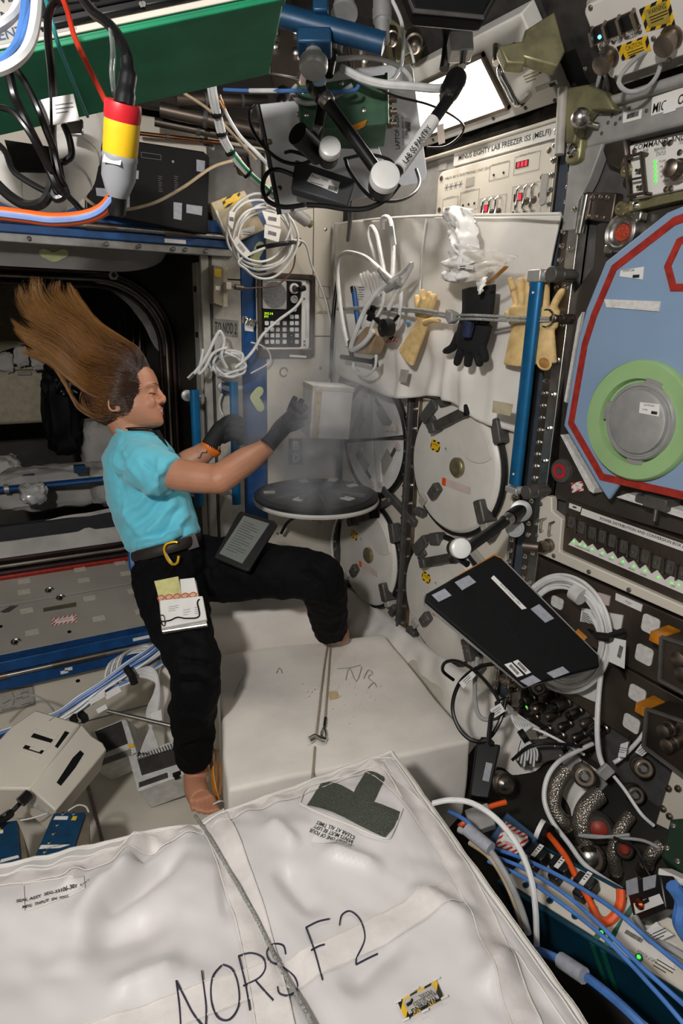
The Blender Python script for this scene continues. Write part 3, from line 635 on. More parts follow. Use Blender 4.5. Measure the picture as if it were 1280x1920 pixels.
for p in ((1174, 320), (1163, 391)): u, v = RK.uv(*p, .03); ob('roller', MB().lathe([(.015, 0), (.015, .03), (.012, .034), (.006, .034), (.006, .03)], (u, v, 0), (0, 0, 1), 18), goldm, gb)
ob('drawer_sill', MB().prism([RK.uv(*p, .02) for p in ((1178, 378), (1290, 354), (1290, 372), (1176, 398))], -.02, .02), olive, gb, bev=.003)
u, v = RK.uv(1192, 385, .02); ob('sill_stud', MB().lathe([(.008, .02), (.008, .024), (.004, .027)], (u, v, 0), (0, 0, 1), 12), chrome, gb)
# command panel
cp = ob('command_panel', MB().prism([RK.uv(*p, .03) for p in ((1179, 273), (1300, 247), (1300, 350), (1186, 374))], -.01, .03), white, gb, bev=.003)
def wr_px(par, s, F, px, py, w, h, z, m=ink, rot=0, bold=0): u, v = F.uv(px, py, z); return write(par, s, u, v, z+.0005, w, h, m, rot, bold=bold)
write(cp, 'COMMAND AND MONITORING', RK.uv(1189, 268, .03)[0]+.108, RK.uv(1235, 267, .03)[1], .0305, .216, .0105, ink, bold=.012)
wr_px(cp, 'PWR', RK, 1210, 283, .013, .007, .03); wr_px(cp, 'PRIM PWR', RK, 1237, 280, .025, .007, .03); wr_px(cp, 'STATUS', RK, 1239, 288, .021, .007, .03); wr_px(cp, 'TEST', RK, 1278, 266, .014, .007, .03)
for k, (px, py) in enumerate(((1228, 303), (1228, 313), (1229, 322), (1229, 331), (1229, 340), (1203, 308))): dots(cp, [RK.uv(px, py, .03)], .03, .0028, ledg, 'status_light')
for k, (px, py, s) in enumerate(((1240, 302, 'FUSE'), (1241, 312, 'PWR ENA'), (1241, 321, 'EXP SEL'), (1241, 330, '+28V EXP'), (1245, 339, '+28V ILLUM'))): wr_px(cp, s, RK, px+2, py, .014, .0038, .03)
b = MB()
g = [RK.p3(*p, .03) for p in ((1184, 297), (1213, 290), (1220, 364), (1190, 369))]
for i in range(4): b.sweep([g[i]+V((0, 0, .02)), g[(i+1) % 4]+V((0, 0, .02))], .0035, 6)
b.sweep([g[0].lerp(g[3], .6)+V((0, 0, .02)), g[1].lerp(g[2], .6)+V((0, 0, .02))], .0025, 6)
for q in g: b.sweep([q, q+V((0, 0, .022))], .004, 6)
b.sweep([g[1]+V((.004, 0, .022)), g[2]+V((.004, 0, .022))], .006, 6, flat=.6)
ob('switch_cage', b, brown, cp)
for p in ((1201, 321), (1203, 352)): u, v = RK.uv(*p, .03); ob('toggle_switch', MB().lathe([(.006, .03), (.006, .033), (.003, .034), (.003, .045)], (u, v, 0), (0, 0, 1), 10), nickel, cp)
for p in ((1190, 283), (1247, 269), (1257, 268), (1249, 355), (1258, 354), (1275, 286)): u, v = RK.uv(*p, .03); ob('quarter_screw', MB().lathe([(.0055, .03), (.0055, .033), (.003, .034)], (u, v, 0), (0, 0, 1), 10), nickel, cp)
u, v = RK.uv(1270, 318, .05); ob('round_connector', MB().lathe([(.02, .03), (.02, .05), (.016, .052), (.016, .075), (.009, .08)], (u, v, 0), (0, 0, 1), 18), nickel, cp)
# pressure port with a red screen, and fire port
gs = ob('front_shield', MB().prism([RK.uv(*p, -.004) for p in ((1150, 405), (1290, 365), (1300, 1010), (1040, 935), (1068, 560), (1112, 500), (1118, 420))], -.02, -.004), mat('shield_brown', '4d4742', .45, .6, var=.15, vs=5), gb, bev=.003)
c = RK.p3(1167, 437, .02); dsk = ob('vent_port', MB().lathe([(.04, -.004), (.042, .02), (.038, .03), (.034, .026), (.030, .03), (.026, .024), (.020, .022)], (c.x, c.y, 0), (0, 0, 1), 32), steel, gb)
ob('red_screen', MB().lathe([(.018, .0225), (.016, .026)], (c.x, c.y, 0), (0, 0, 1), 20), mat('red_mesh', 'b8442a', .6, .2, var=.3, vs=400), dsk)
for s in (1, -1): ob('port_lug', MB().box(c.x-.012+.03*s, c.x+.012+.03*s, c.y+.03*s-.01, c.y+.03*s+.01, 0, .024), steel, dsk, bev=.004)
c = RK.p3(1052, 883, .0); fp = ob('fire_port', MB().lathe([(.032, -.004), (.030, .004), (.02, .006)], (c.x, c.y, 0), (0, 0, 1), 28).lathe([(.011, .006), (.011, .008)], (c.x, c.y, 0), (0, 0, 1), 16), dgrey, gb)
ob('red_ring', MB().ring(circ(c.x, c.y, .019, 28), circ(c.x, c.y, .012, 28), .005, .0085), red, fp)
b = MB(); pq(b, RK, [(1070, 906), (1091, 902), (1093, 920), (1072, 924)], -.004, -.002); fl_ = ob('fire_port_label', b, redhaz, gb)
b = MB(); pq(b, RK, [(1073, 909), (1089, 906), (1090, 917), (1075, 920)], -.002, -.0015); ob('label_field', b, paper, fl_)
wr_px(fl_, 'FIRE PORT', RK, 1082, 911, .012, .004, -.0014, redink); wr_px(fl_, 'CLOSE', RK, 1083, 916, .010, .0035, -.0014, redink)
ob('white_liner', MB().prism([RK.uv(*p, .0) for p in ((1094, 585), (1064, 755), (1060, 752), (1086, 600))], -.004, .006), velcro, gb)
# blue insulating cover with a red border, and glove port
sky = mat('cover_blue', '8098b4', .6, var=.04, vs=3, bump=.25, bs=9)
BC = [(1293, 380), (1250, 398), (1135, 490), (1098, 580), (1082, 640), (1056, 798), (1118, 905), (1140, 938), (1166, 900), (1300, 945)]
cv_ = ob('blue_cover', MB().prism([RK.uv(*p, .05) for p in BC], .038, .05), sky, gb, bev=.004)
b = MB(); rb = [(1300, 393), (1262, 407), (1146, 498), (1108, 588), (1090, 645), (1064, 795), (1124, 900), (1300, 941)]
def band(F, pts, w, z0, z1, inward):                      # mitred flat band along a polyline
    q = [V((*F.uv(*p, z1), 0)) for p in pts]; b = MB(); o_, i_ = [], []
    for k, p in enumerate(q):
        d = (q[min(k+1, len(q)-1)]-p); e = p-q[max(k-1, 0)]
        d = d.normalized() if d.length > 0 else e.normalized(); e = e.normalized() if e.length > 0 else d
        t = (d+e).normalized(); n = V((-t.y, t.x, 0))*inward; i_.append(p+n*w/max(.5, t.dot(d)))
    for k in range(len(q)-1): b.prism([tuple(q[k][:2]), tuple(q[k+1][:2]), tuple(i_[k+1][:2]), tuple(i_[k][:2])], z0, z1)
    return b
ob('red_border', band(RK, rb, .016, .05, .0525, 1), redl, cv_)
ob('red_border', band(RK, [(1300, 432), (1268, 448), (1244, 500), (1256, 546), (1300, 546)], .014, .05, .0525, 1), redl, cv_)
b = MB(); pq(b, RK, [(1132, 561), (1237, 565), (1234, 584), (1136, 576)], .05, .053); ob('velcro_strip', b, velcro, cv_)
for q, t in (([(1163, 507), (1206, 500), (1204, 524), (1161, 518)], 'Glove Port\nCover'),):
    b = MB(); pq(b, RK, q, .05, .0515); cl = ob('cover_label', b, paper, cv_)
    wr_px(cl, 'GLOVE PORT COVER', RK, 1178, 507, .028, .004, .052); u, v = RK.uv(1192, 518, .052); barcode(cl, u, v, .016, .006, .052, 5); 
c = RK.p3(1193, 790, .06); R1 = .128
gr_m = mat('port_green', '93b57e', .5, var=.05, vs=6, bump=.05, bs=40)
gp = ob('port_ring', MB().lathe([(R1, .05), (R1, .060), (R1-.005, .066), (.09, .066), (.086, .055), (.086, .052)], (c.x, c.y, 0), (0, 0, 1), 64), gr_m, gb)
c2 = RK.p3(1208, 790, .05)
plg = ob('port_plug', MB().lathe([(.082, .052), (.082, .068), (.078, .074), (.074, .074), (.072, .070), (.069, .070), (.066, .078), (.06, .080)], (c2.x, c2.y, 0), (0, 0, 1), 64), alu, gb)
for a in (1.35, 3.0, 4.75): ob('plug_lug', MB().prism(circ(c2.x, c2.y, .091, 14, a-.22, a+.22)+circ(c2.x, c2.y, .07, 14, a-.22, a+.22)[::-1], .056, .068), alu, plg)
b = MB(); q = [RK.uv(*p, .08) for p in ((1200, 754), (1237, 758), (1235, 781), (1198, 774))]; b.prism(q, .08, .081); pl_ = ob('plug_label', b, paper, plg)
wr_px(pl_, 'GLOVE RING', RK, 1217, 760, .024, .004, .0812); u, v = RK.uv(1226, 774, .081); barcode(pl_, u, v, .013, .006, .0812, 9); wr_px(pl_, 'COVER', RK, 1209, 768, .012, .003, .0812)
ob('lower_velcro', MB().prism([RK.uv(*p, .03) for p in ((1050, 815), (1056, 815), (1115, 915), (1112, 925), (1104, 920))], -.004, .03), velcro, gb); ob('lower_velcro', MB().prism([RK.uv(*p, .03) for p in ((1155, 932), (1176, 925), (1300, 965), (1300, 978))], -.004, .03), velcro, gb)
u, v = RK.uv(1226, 948, .05); lt = ob('cover_latch', MB().box(u-.028, u+.026, v-.008, v+.018, .0, .05).box(u-.055, u-.028, v-.006, v+.010, .0, .04), mat_l, gb, bev=.002); ob('latch_pin', MB().cyl((u, v, .04), (u+.001, v-.035, .04), .005), steel, lt)
# power distribution box
pd = ob('power_box', MB().prism([RK.uv(*p, .0) for p in ((1062, 935), (1300, 1020), (1300, 1140), (1050, 1030))], -.02, .0), brown, gb, bev=.002)
b = MB(); pq(b, RK, [(1091, 953), (1300, 1027), (1300, 1041), (1088, 965)], .0, .0015); st = ob('name_strip', b, white, pd)
wr_px(st, 'POWER DISTRIBUTION AND CONVERSION BOX (PDC)', RK, 1206, 1000, .238, .0088, .0018, bold=.012)
b = MB(); pq(b, RK, [(1067, 943), (1089, 951), (1087, 960), (1066, 952)], .0, .0012); ob('bar_code_label', b, white, pd); u, v = RK.uv(1077, 951, .001); barcode(pd, u, v, .012, .004, .0014, 12)
sw = [(1073, 978), (1091, 988), (1111, 998), (1130, 1005), (1149, 1013), (1170, 1024), (1190, 1033), (1211, 1042), (1233, 1054), (1258, 1063), (1282, 1075)]
for k, p in enumerate(sw):
    u, v = RK.uv(*p, .0); d = ob('breaker_well', MB().box(u-.009, u+.009, v-.016, v+.014, .0, .004), mat_l, pd); ob('breaker_guard', MB().sweep([(u-.0115, v-.018, 0), (u-.0115, v-.018, .008), (u-.0115, v+.016, .014), (u-.0115, v+.016, 0)], .0022, 6), nickel, d); ob('breaker_lever', MB().cyl((u, v-.002, .004), (u+.001, v+.004, .012), .004, n=8), steel, d)
saw = [(1065, 1021), (1076, 1009), (1086, 1020), (1091, 1013), (1101, 1025), (1110, 1020), (1119, 1032), (1129, 1027), (1137, 1039), (1148, 1034), (1157, 1048), (1167, 1043), (1177, 1056), (1187, 1051), (1198, 1067), (1209, 1059), (1220, 1076), (1231, 1069), (1245, 1088), (1256, 1080), (1300, 1098), (1300, 1122), (1065, 1021)]
b = MB(); pq(b, RK, saw[:-1], .0, .002); lsp = ob('light_strip', b, white, pd)
for p in ((1075, 1015), (1087, 1020), (1096, 1024), (1110, 1029), (1129, 1037), (1148, 1045), (1168, 1053), (1188, 1062), (1209, 1070), (1234, 1082), (1259, 1093), (1272, 1097)): dots(lsp, [RK.uv(*p, .002)], .002, .0022, ledg, 'status_light')
for s, x, y, w in (('EXPERIMENT POWERS', 1092, 1028, .045), ('FAN L', 1127, 1042, .012), ('FAN C', 1145, 1049, .012), ('FAN R', 1164, 1058, .013), ('AIRLOCK', 1184, 1067, .017), ('ILLUM', 1206, 1077, .014), ('CMP', 1261, 1099, .010)): wr_px(lsp, s, RK, x, y, w, .0045, .002)
fm = ob('beige_frame', MB().prism([RK.uv(*p, .012) for p in ((1013, 927), (1034, 932), (1034, 958), (1053, 973), (1048, 1034), (1300, 1146), (1300, 1166), (1004, 1036), (1006, 1000))], -.01, .012), cream, gb, bev=.003)
b = MB(); bolts(b, [RK.uv(*p, .012) for p in ((1104, 1072), (1179, 1106), (1038, 1042), (1014, 945), (1009, 975), (1006, 1004))], .006, .012, .004); ob('frame_bolt', b, dgrey, fm)
for (x, y) in ((1020, 985), (1036, 992)): u, v = RK.uv(x, y, .02); ob('small_guard', MB().sweep([(u-.008, v-.018, .012), (u-.008, v-.018, .026), (u-.008, v+.014, .026), (u-.003, v+.018, .012)], .003, 6), chrome, fm)
c = RK.p3(1030, 1022, .012); ob('elbow_connector', MB().lathe([(.018, .012), (.018, .02), (.014, .022), (.016, .04), (.013, .05)], (c.x, c.y, 0), (0, 0, 1), 18).cyl((c.x, c.y, .05), (c.x-.035, c.y-.004, .07), .014), nickel, fm)
# lower panels with velcro squares
lp = ob('lower_panel', MB().prism([RK.uv(*p, -.004) for p in ((990, 1036), (1300, 1172), (1300, 1318), (1020, 1165))], -.03, -.004), brown, gb, bev=.002)
lp2 = ob('lower_panel', MB().prism([RK.uv(*p, -.004) for p in ((985, 1150), (1300, 1324), (1300, 1470), (1012, 1275))], -.03, -.004), brown, gb, bev=.002)
for k, (px, py, w, h) in enumerate(((1055, 1089, .05, .04), (1093, 1106, .02, .025), (1043, 1130, .05, .04), (1218, 1172, .055, .055), (1206, 1228, .055, .055), (1193, 1302, .055, .05), (1182, 1357, .055, .05))):
    u, v = RK.uv(px, py); ob('velcro_patch', MB().prism(rr(u, v, w*.78, h*.78, .008), -.004, -.001), velcro, lp if py < 1260 else lp2)
b = MB(); pq(b, RK, [(1120, 1111), (1143, 1118), (1140, 1136), (1120, 1131)], -.004, .0); ob('tan_patch', b, pinkt, lp)
b = MB(); pq(b, RK, [(1154, 1112), (1204, 1134), (1201, 1147), (1153, 1125)], -.004, -.002); lf = ob('fud_label', b, paper, lp); wr_px(lf, '"FUD"', RK, 1178, 1130, .018, .006, -.0018)
b = MB(); pq(b, RK, [(1090, 1140), (1167, 1154), (1162, 1182), (1145, 1178), (1087, 1165)], -.004, .0); ds = ob('document_sheet', b, paper, lp); wr_px(ds, 'MS2_G1', RK, 1136, 1148, .024, .007, .0005, bold=.01)
u, v = RK.uv(1092, 1147, .0); lines(ds, u, v, 6, .034, .0004, .0045, ink, .0018)
b = MB(); pq(b, RK, [(1010, 1268), (1050, 1240), (1130, 1260), (1125, 1320), (1105, 1312)], -.004, -.001); ob('document_sheet', b, paper, lp2)
# side connector bays at the frame's right edge
for k, q in enumerate((((1240, 1195), (1300, 1215), (1300, 1310), (1236, 1275)), ((1212, 1330), (1300, 1360), (1300, 1470), (1206, 1400)))):
    bx = ob('connector_bay', MB().prism([RK.uv(*p, .08) for p in q], .0, .08), brown, gb, bev=.003)
    b = MB(); pr = [RK.uv(*p, .082) for p in q]; 
    for i in range(4): b.sweep([V((*pr[i], .082)), V((*pr[(i+1) % 4], .082))], .005, 6)
    ob('bay_rim', b, mat_l, bx)
    for (dx, dy) in ((38, 48), (45, 75)): u, v = RK.uv(q[0][0]+dx, q[0][1]+dy-10, .1); ob('bay_connector', MB().lathe([(.016, .08), (.016, .095), (.013, .096), (.015, .10), (.015, .115), (.009, .118)], (u, v, 0), (0, 0, 1), 16), nickel, bx)
    u, v = RK.uv(q[0][0]-4, q[0][1]+4, .08); ob('amber_tape', MB().box(u-.022, u+.006, v-.012, v+.01, .02, .0815), kapton, bx)
# connector field under the panels: rows of screw couplings
UP = Frame((XW+.0, 0, .50), (0, -1, 0), (.10, 0, .30)) 
cf = ob('connector_plate', MB().prism([RK.uv(*p, -.03) for p in ((880, 1180), (1015, 1268), (1300, 1460), (1300, 1760), (900, 1540))], -.04, -.03), mat('plate_dark', '3b3733', .45, .7, var=.2), gb)
rn = random.Random(4)
for r in range(4):
    for c_ in range(7):
        px, py = 985+c_*23-r*16+rn.uniform(-3, 3), 1268+c_*17+r*24+rn.uniform(-3, 3); q = RK.p3(px, py, .0); s = rn.uniform(.85, 1.2)
        cn = ob('coupling', MB().lathe([(.013*s, -.03), (.013*s, -.015), (.010*s, -.012), (.012*s, .0), (.012*s, .022*s), (.008*s, .028*s), (.005*s, .03*s)], (q.x, q.y, 0), (0, 0, 1), 14), nickel if rn.random() < .7 else brown, gb)
        if rn.random() < .5: ob('coupling_cap', MB().lathe([(.010*s, .022*s), (.010*s, .034*s), (.006*s, .037*s)], (q.x, q.y, 0), (0, 0, 1), 12), blackp, cn)
        if rn.random() < .6: a = rn.uniform(0, 6); ob('lanyard', MB().tube([(q.x, q.y, .02), (q.x+.02*math.cos(a), q.y+.02*math.sin(a), .04), (q.x+.045*math.cos(a), q.y+.04*math.sin(a)-.01, .0)], .0013, 5), steel, cn)
for p in ((987, 1325), (985, 1352)): dots(gb, [RK.uv(*p, .03)], .03, .003, ledg, 'status_light')
# cream plate at the right edge
ob('edge_plate', MB().prism([RK.uv(*p, .05) for p in ((1262, 1435), (1300, 1448), (1300, 1580), (1228, 1545))], .0, .05), cream, gb, bev=.003)
b = MB(); bolts(b, [RK.uv(*p, .05) for p in ((1254, 1478), (1272, 1478), (1244, 1516), (1256, 1530))], .008, .05, .008); ob('plate_stud', b, nickel, gb)
# ---------------------------------------------------------------- sloping standoff over the racks, with its lamp
SO = Frame((XW, 0, 1.985), (0, -1, 0), (-.707, 0, .707))
so = struct('trim_8', MB().box(-YW, -1.24, .0, .6, -.09, -.05).box(-1.24, .9, -.02, .6, -.09, -.06), mat('standoff_dark', '33302d', .6, var=.2), SO)
ob('black_curtain', MB().grid(lambda s, t: (-1.95+.75*s, -.03+.11*t, -.045+.012*NZ.noise(V((s*8, t*3, 2)))), 30, 6), blackm, so)
lm = thing('ceiling_lamp', 'lit white lamp panel with a chrome grab handle above the freezer', 'lamp', SO)
q = [SO.uv(*p) for p in ((799, 278), (1049, 191), (905, 60), (800, 100))]
lu0, lu1, lv0, lv1 = SO.uv(760, 292)[0]-.1, SO.uv(1049, 191)[0], SO.uv(1049, 191)[1], SO.uv(1049, 191)[1]+.205
hs = ob('lamp_housing', MB().box(lu0, lu1, lv0, lv1, -.05, 0), white, lm, bev=.004)
d0, d1 = SO.uv(790, 225), SO.uv(950, 195)
glow = mat('lamp_glow', 'fff4e6', .5, var=0, emit=9)
ob('diffuser', MB().box(lu0+.06, SO.uv(948, 190)[0], lv0+.035, lv1-.045, .0, .004), glow, lm)
b = MB(); u1 = SO.uv(948, 190)[0]
for (a, c, e, f) in ((lu0+.05, u1+.008, lv0+.026, lv0+.035), (lu0+.05, u1+.008, lv1-.045, lv1-.035), (u1, u1+.008, lv0+.026, lv1-.035)): b.box(a, c, e, f, 0, .012)
ob('diffuser_rim', b, nickel, lm)
a, c = SO.p3(934, 130, .045), SO.p3(970, 200, .045); n = V((0, 0, .045))
ob('grab_handle', MB().tube([a-n, a-n*.3, a.lerp(c, .12), a.lerp(c, .5), a.lerp(c, .88), c-n*.3, c-n], .0085, 10), chrome, lm)
u, v = SO.uv(992, 138); write(hs, 'Light', u-.012, v+.012, .0006, .02, .008, goldm); lines(hs, u-.02, v, 3, .045, .0005, .007, goldm, .003)
b = MB(); pq(b, SO, [(1003, 164), (1043, 149), (1046, 157), (1005, 173)], 0, .001); ob('bar_code_label', b, grp, hs); barcode(hs, *SO.uv(1036, 158), .018, .008, .0012, 21); barcode(hs, *SO.uv(1018, 132), .026, .008, .0006, 22)
b = MB(); bolts(b, [SO.uv(*p) for p in ((812, 262), (868, 240), (925, 222), (985, 202), (1040, 188), (1022, 120), (1010, 105))], .005, 0, .003); ob('housing_screw', b, dgrey, hs)
ll = bpy.data.lights.new('lamp_light', 'AREA'); ll.energy = 3.5; ll.shape = 'RECTANGLE'; ll.size = u1-lu0-.06; ll.size_y = .15; ll.color = (1, .93, .84)
lo = bpy.data.objects.new('lamp_light', ll); C.objects.link(lo); lo.matrix_world = SO.m @ MX.Translation(((u1+lu0+.06)/2, (lv0+lv1)/2, .02)) @ MX.Rotation(math.pi, 4, 'X')
# white controller box on the standoff above the glovebox rack
wb = thing('switch_box', 'white switch box with three black rocker switches and hazard labels', 'box', SO)
Z = .03
q = [SO.uv(*p, Z) for p in ((1089, 14), (1145, 150), (1300, 108), (1240, -60))]
uv0 = SO.uv(1089, 16, Z); uv1 = SO.uv(1145, 152, Z); U0 = (uv0[0]+uv1[0])/2; V0 = uv1[1]; V1 = uv0[1]
bb_ = ob('box_body', MB().prism(rr((U0+U0+.46)/2, (V0+V1)/2, .46, V1-V0, .015), -.05, Z), white, wb, bev=.004)
ob('mount_flange', MB().prism(rr((U0+U0+.46)/2, (V0+V1)/2-.012, .48, V1-V0+.03, .012), -.055, Z-.022), grp, wb, bev=.003)
fr4 = [SO.uv(*p, Z) for p in ((1109, 52), (1190, 17), (1200, 48), (1115, 82))]
ob('switch_recess', MB().prism(fr4, Z, Z+.003), brown, wb)
for k in range(3):
    t0, t1 = (.04+.32*k), (.04+.32*k+.27); A_, B_, C_, D_ = [V((*x, 0)) for x in fr4]
    p = [A_.lerp(B_, t0).lerp(D_.lerp(C_, t0), .12), A_.lerp(B_, t1).lerp(D_.lerp(C_, t1), .12), A_.lerp(B_, t1).lerp(D_.lerp(C_, t1), .88), A_.lerp(B_, t0).lerp(D_.lerp(C_, t0), .88)]
    r_ = ob('rocker_switch', MB().prism([tuple(x[:2]) for x in p], Z+.003, Z+.006), blackp, wb, bev=.001)
    if k == 0: dots(wb, [tuple((p[0].lerp(p[2], .5)-V((0, .004, 0)))[:2])], Z+.006, .004, ledb, 'blue_light')
for k in range(4):
    t0 = .02+.32*k; A_, B_, C_, D_ = [V((*x, 0)) for x in fr4]; a = A_.lerp(B_, t0); c = D_.lerp(C_, t0)
    ob('switch_guard', MB().sweep([a+V((0, 0, Z)), a.lerp(c, .1)+V((0, 0, Z+.011)), a.lerp(c, .9)+V((0, 0, Z+.011)), c+V((0, 0, Z))], .004, 8), nickel, wb)
def dirrot(F, a, b, z): p, q = F.p3(*a, z), F.p3(*b, z); return math.atan2(q.y-p.y, q.x-p.x)
for s, x, y, w in (('POWER', 1136, 79, .022), ('OUT', 1138, 85, .013), ('FAULT/', 1160, 69, .022), ('TEST', 1161, 76, .016), ('TEST', 1184, 61, .016), ('SELECT', 1186, 67, .024)): wr_px(wb, s, SO, x, y, w, .0065, Z+.001, rot=0)
for q, s, m2 in (([(1155, 88), (1213, 66), (1220, 95), (1166, 114)], 'CAUTION', haz), ([(1197, 18), (1253, -8), (1265, 46), (1211, 60)], 'WARNING', haz)):
    b = MB(); pq(b, SO, q, Z, Z+.001); hl = ob('hazard_label', b, m2, wb)
    c = V((sum(p[0] for p in q)/4, sum(p[1] for p in q)/4, 0)); qi = [tuple((c+(V((*p, 0))-c)*(.76))[:2]) for p in q]
    b = MB(); pq(b, SO, qi, Z+.001, Z+.0015); ob('label_field', b, yellow if s == 'CAUTION' else mat('old_yellow', 'a8923a', .6), hl)
    u, v = SO.uv(c.x, c.y-(6 if s == 'CAUTION' else 13), Z); write(hl, s, u, v, Z+.002, .036, .009, ink); lines(hl, u-.018, v-.008, 3, .036, Z+.0018, .005, ink, .0015)
b = MB(); bolts(b, [SO.uv(*p, Z) for p in ((1107, 14), (1098, 128), (1155, 145), (1254, 112), (1127, 86), (1150, 77), (1174, 68), (1199, 58), (1225, 72))], .005, Z, .003); ob('box_screw', b, nickel, wb)
for (px, py) in ((1131, 118), (1248, 82)):
    u, v = SO.uv(px, py, Z+.02); cn = ob('round_connector', MB().lathe([(.022, Z), (.022, Z+.004), (.017, Z+.005), (.017, Z+.018), (.0195, Z+.019), (.0195, Z+.03), (.010, Z+.033)], (u, v, 0), (0, 0, 1), 20), nickel, wb)
# ---------------------------------------------------------------- blanket, gloves, handrail on the freezer
def remesh(o, vox=.004, sm=4):
    r = o.modifiers.new('fuse', 'REMESH'); r.mode = 'VOXEL'; r.voxel_size = vox; r.use_smooth_shade = True
    if sm: s = o.modifiers.new('soft', 'SMOOTH'); s.factor = .5; s.iterations = sm
    return o
def sheet(name, F, top, bot, zf, m, nu, nv, par=None, th=.006, s0=6):
    A = crm([F.p3(*p[:2], p[2] if len(p) > 2 else .05) for p in top], s0); B_ = crm([F.p3(*p[:2], p[2] if len(p) > 2 else .05) for p in bot], s0)
    def sm(L, s): x = s*(len(L)-1); i = min(int(x), len(L)-2); return L[i].lerp(L[i+1], x-i)
    b = MB(); b.grid(lambda s, t: sm(A, s).lerp(sm(B_, s), t)+V((0, 0, zf(s, t))), nu, nv)
    o = ob(name, b, m, par, None if par else F, ang=180)
    if th: q = o.modifiers.new('thickness', 'SOLIDIFY'); q.thickness = th; q.offset = 0
    return o
def fold(s, t):
    z = .030*NZ.noise(V((s*3.5, t*2.2, 5)))+.012*NZ.noise(V((s*9, t*5, 9)))
    z += .012*math.sin(s*26+4*NZ.noise(V((s*2, t*3, 1))))*max(0, t-.45)+.02*math.sin(s*7+1)*t*t
    for (s0, sl, w_, a) in ((.62, .05, .025, .018), (.74, -.06, .02, .02), (.88, -.1, .02, .016), (.50, .12, .03, .016), (.36, .05, .02, .02)):
        d = (s-s0-sl*(1-t))/w_; z += a*math.exp(-d*d)*max(0, t-.35)*1.6
    return z*(1-.62*max(0, min(1, (s-.6)*4)))
bk = thing('insulating_blanket', 'creased white insulating blanket hung across the freezer with gloves strapped over it', 'blanket', RK)
sheet('blanket_cloth', RK, [(628, 418, .05), (700, 412, .06), (800, 406, .06), (930, 404, .035), (1051, 401, .015)], [(640, 700, .07), (690, 722, .08), (740, 746, .08), (800, 742, .08), (850, 755, .06), (905, 790, .035), (972, 812, .015)], fold, fabric, 110, 70, bk, .008)
def seam(pts, F, z, r, m, par, name='hem', n=6): b = MB(); b.tube([F.p3(*p, z) for p in pts], r, n); return ob(name, b, m, par)
seam([(640, 419), (700, 411), (800, 405), (930, 403), (1050, 401)], RK, .068, .004, fabric, bk); seam([(798, 410), (790, 470), (786, 560), (776, 640)], RK, .092, .003, fabric, bk, 'seam')
b = MB(); pq(b, RK, [(924, 751), (961, 758), (956, 780), (922, 773)], .104, .1055); ob('care_label', b, mat('label_beige', 'b5a98e', .6), bk)
b = MB(); pq(b, RK, [(751, 692), (766, 694), (761, 718), (747, 715)], .104, .1055); ob('data_tag', b, grp, bk)
b = MB(); pq(b, RK, [(722, 634), (742, 630), (744, 640), (724, 644)], .103, .1045); ob('warning_tag', b, redhaz, bk)
u, v = RK.uv(761, 604, .1); ob('blue_dot', MB().lathe([(.006, .09), (.006, .101)], (u, v, 0), (0, 0, 1), 12), mat('blue_dot', '6f9cc8', .6), bk)
# gloves: fingers, palm and cuff fused into one skin
def glove(name, label, F, palm, fingers, cuff, m, group=None, inside=None, vox=.0035):
    g = thing(name, label, 'glove', F, group); b = MB()
    for pts in fingers:
        q = crm([F.p3(*p[:2], p[2]) for p in pts], 5); n = len(q); r0 = pts[0][3]; r1 = pts[-1][3]
        b.sweep(q, [(r0+(r1-r0)*k/(n-1))*(1 if k < n-2 else (.8 if k == n-2 else .45)) for k in range(n)], 10, flat=.75, up=(0, 0, 1)) 
    for pts in (palm, cuff):
        q = crm([F.p3(*p[:2], p[2]) for p in pts], 6); n = len(q); rs = []
        for k in range(n):
            x = k/(n-1)*(len(pts)-1); i = min(int(x), len(pts)-2); rs.append(pts[i][3]*(1-(x-i))+pts[i+1][3]*(x-i))
        b.sweep(q, rs, 14, flat=2.3, up=(0, 0, 1))
    o = ob('glove_skin', b, m, g); remesh(o, vox, 5)
    return g
z = .115
glove('work_glove', 'single tan leather glove pinned fingers up under the bungee cord', RK,
      [(787, 598, z, .013), (797, 575, z, .015), (800, 560, z, .012)], [[(788, 592, z, .012), (783, 570, z, .0115), (781, 552, z, .0105)], [(795, 588, z, .012), (793, 562, z+.003, .0115), (792, 541, z+.005, .0105)], [(801, 588, z, .012), (804, 562, z, .0115), (806, 545, z, .0105)], [(805, 590, z, .012), (811, 568, z, .0115), (815, 550, z-.004, .0105)], [(795, 605, z+.012, .012), (812, 600, z+.016, .011), (826, 602, z+.01, .009)]],
      [(796, 590, z, .013), (790, 612, z, .0115), (776, 640, z, .015), (762, 670, z, .019)], tan)
glove('knit_glove', 'black knit glove with a blue palm hanging fingers down', RK,
      [(893, 600, z, 0.0264), (885, 630, z, 0.0264), (878, 655, z, 0.0228)], [[(862, 625, z, 0.0168), (850, 650, z, 0.0156), (832, 660, z, 0.0132)], [(868, 650, z, 0.0156), (860, 670, z, 0.0144), (855, 686, z, 0.0120)], [(880, 655, z+.004, 0.0156), (878, 675, z, 0.0144), (876, 689, z, 0.0120)], [(892, 655, z, 0.0156), (897, 672, z, 0.0144), (899, 688, z, 0.0120)], [(900, 645, z, 0.0144), (908, 665, z, 0.0144), (909, 680, z, 0.0120)]],
      [(893, 600, z, 0.0240), (896, 570, z, 0.0252), (897, 538, z, 0.0264)], mat('black_knit', '0b0b0d', .85, var=.1, vs=60, bump=.5, bs=500, kind='braid'))
g = [o for o in C.objects if o.name.startswith('knit_glove')][0]
a, c = RK.p3(880, 590, z+.042), RK.p3(875, 632, z+.042)
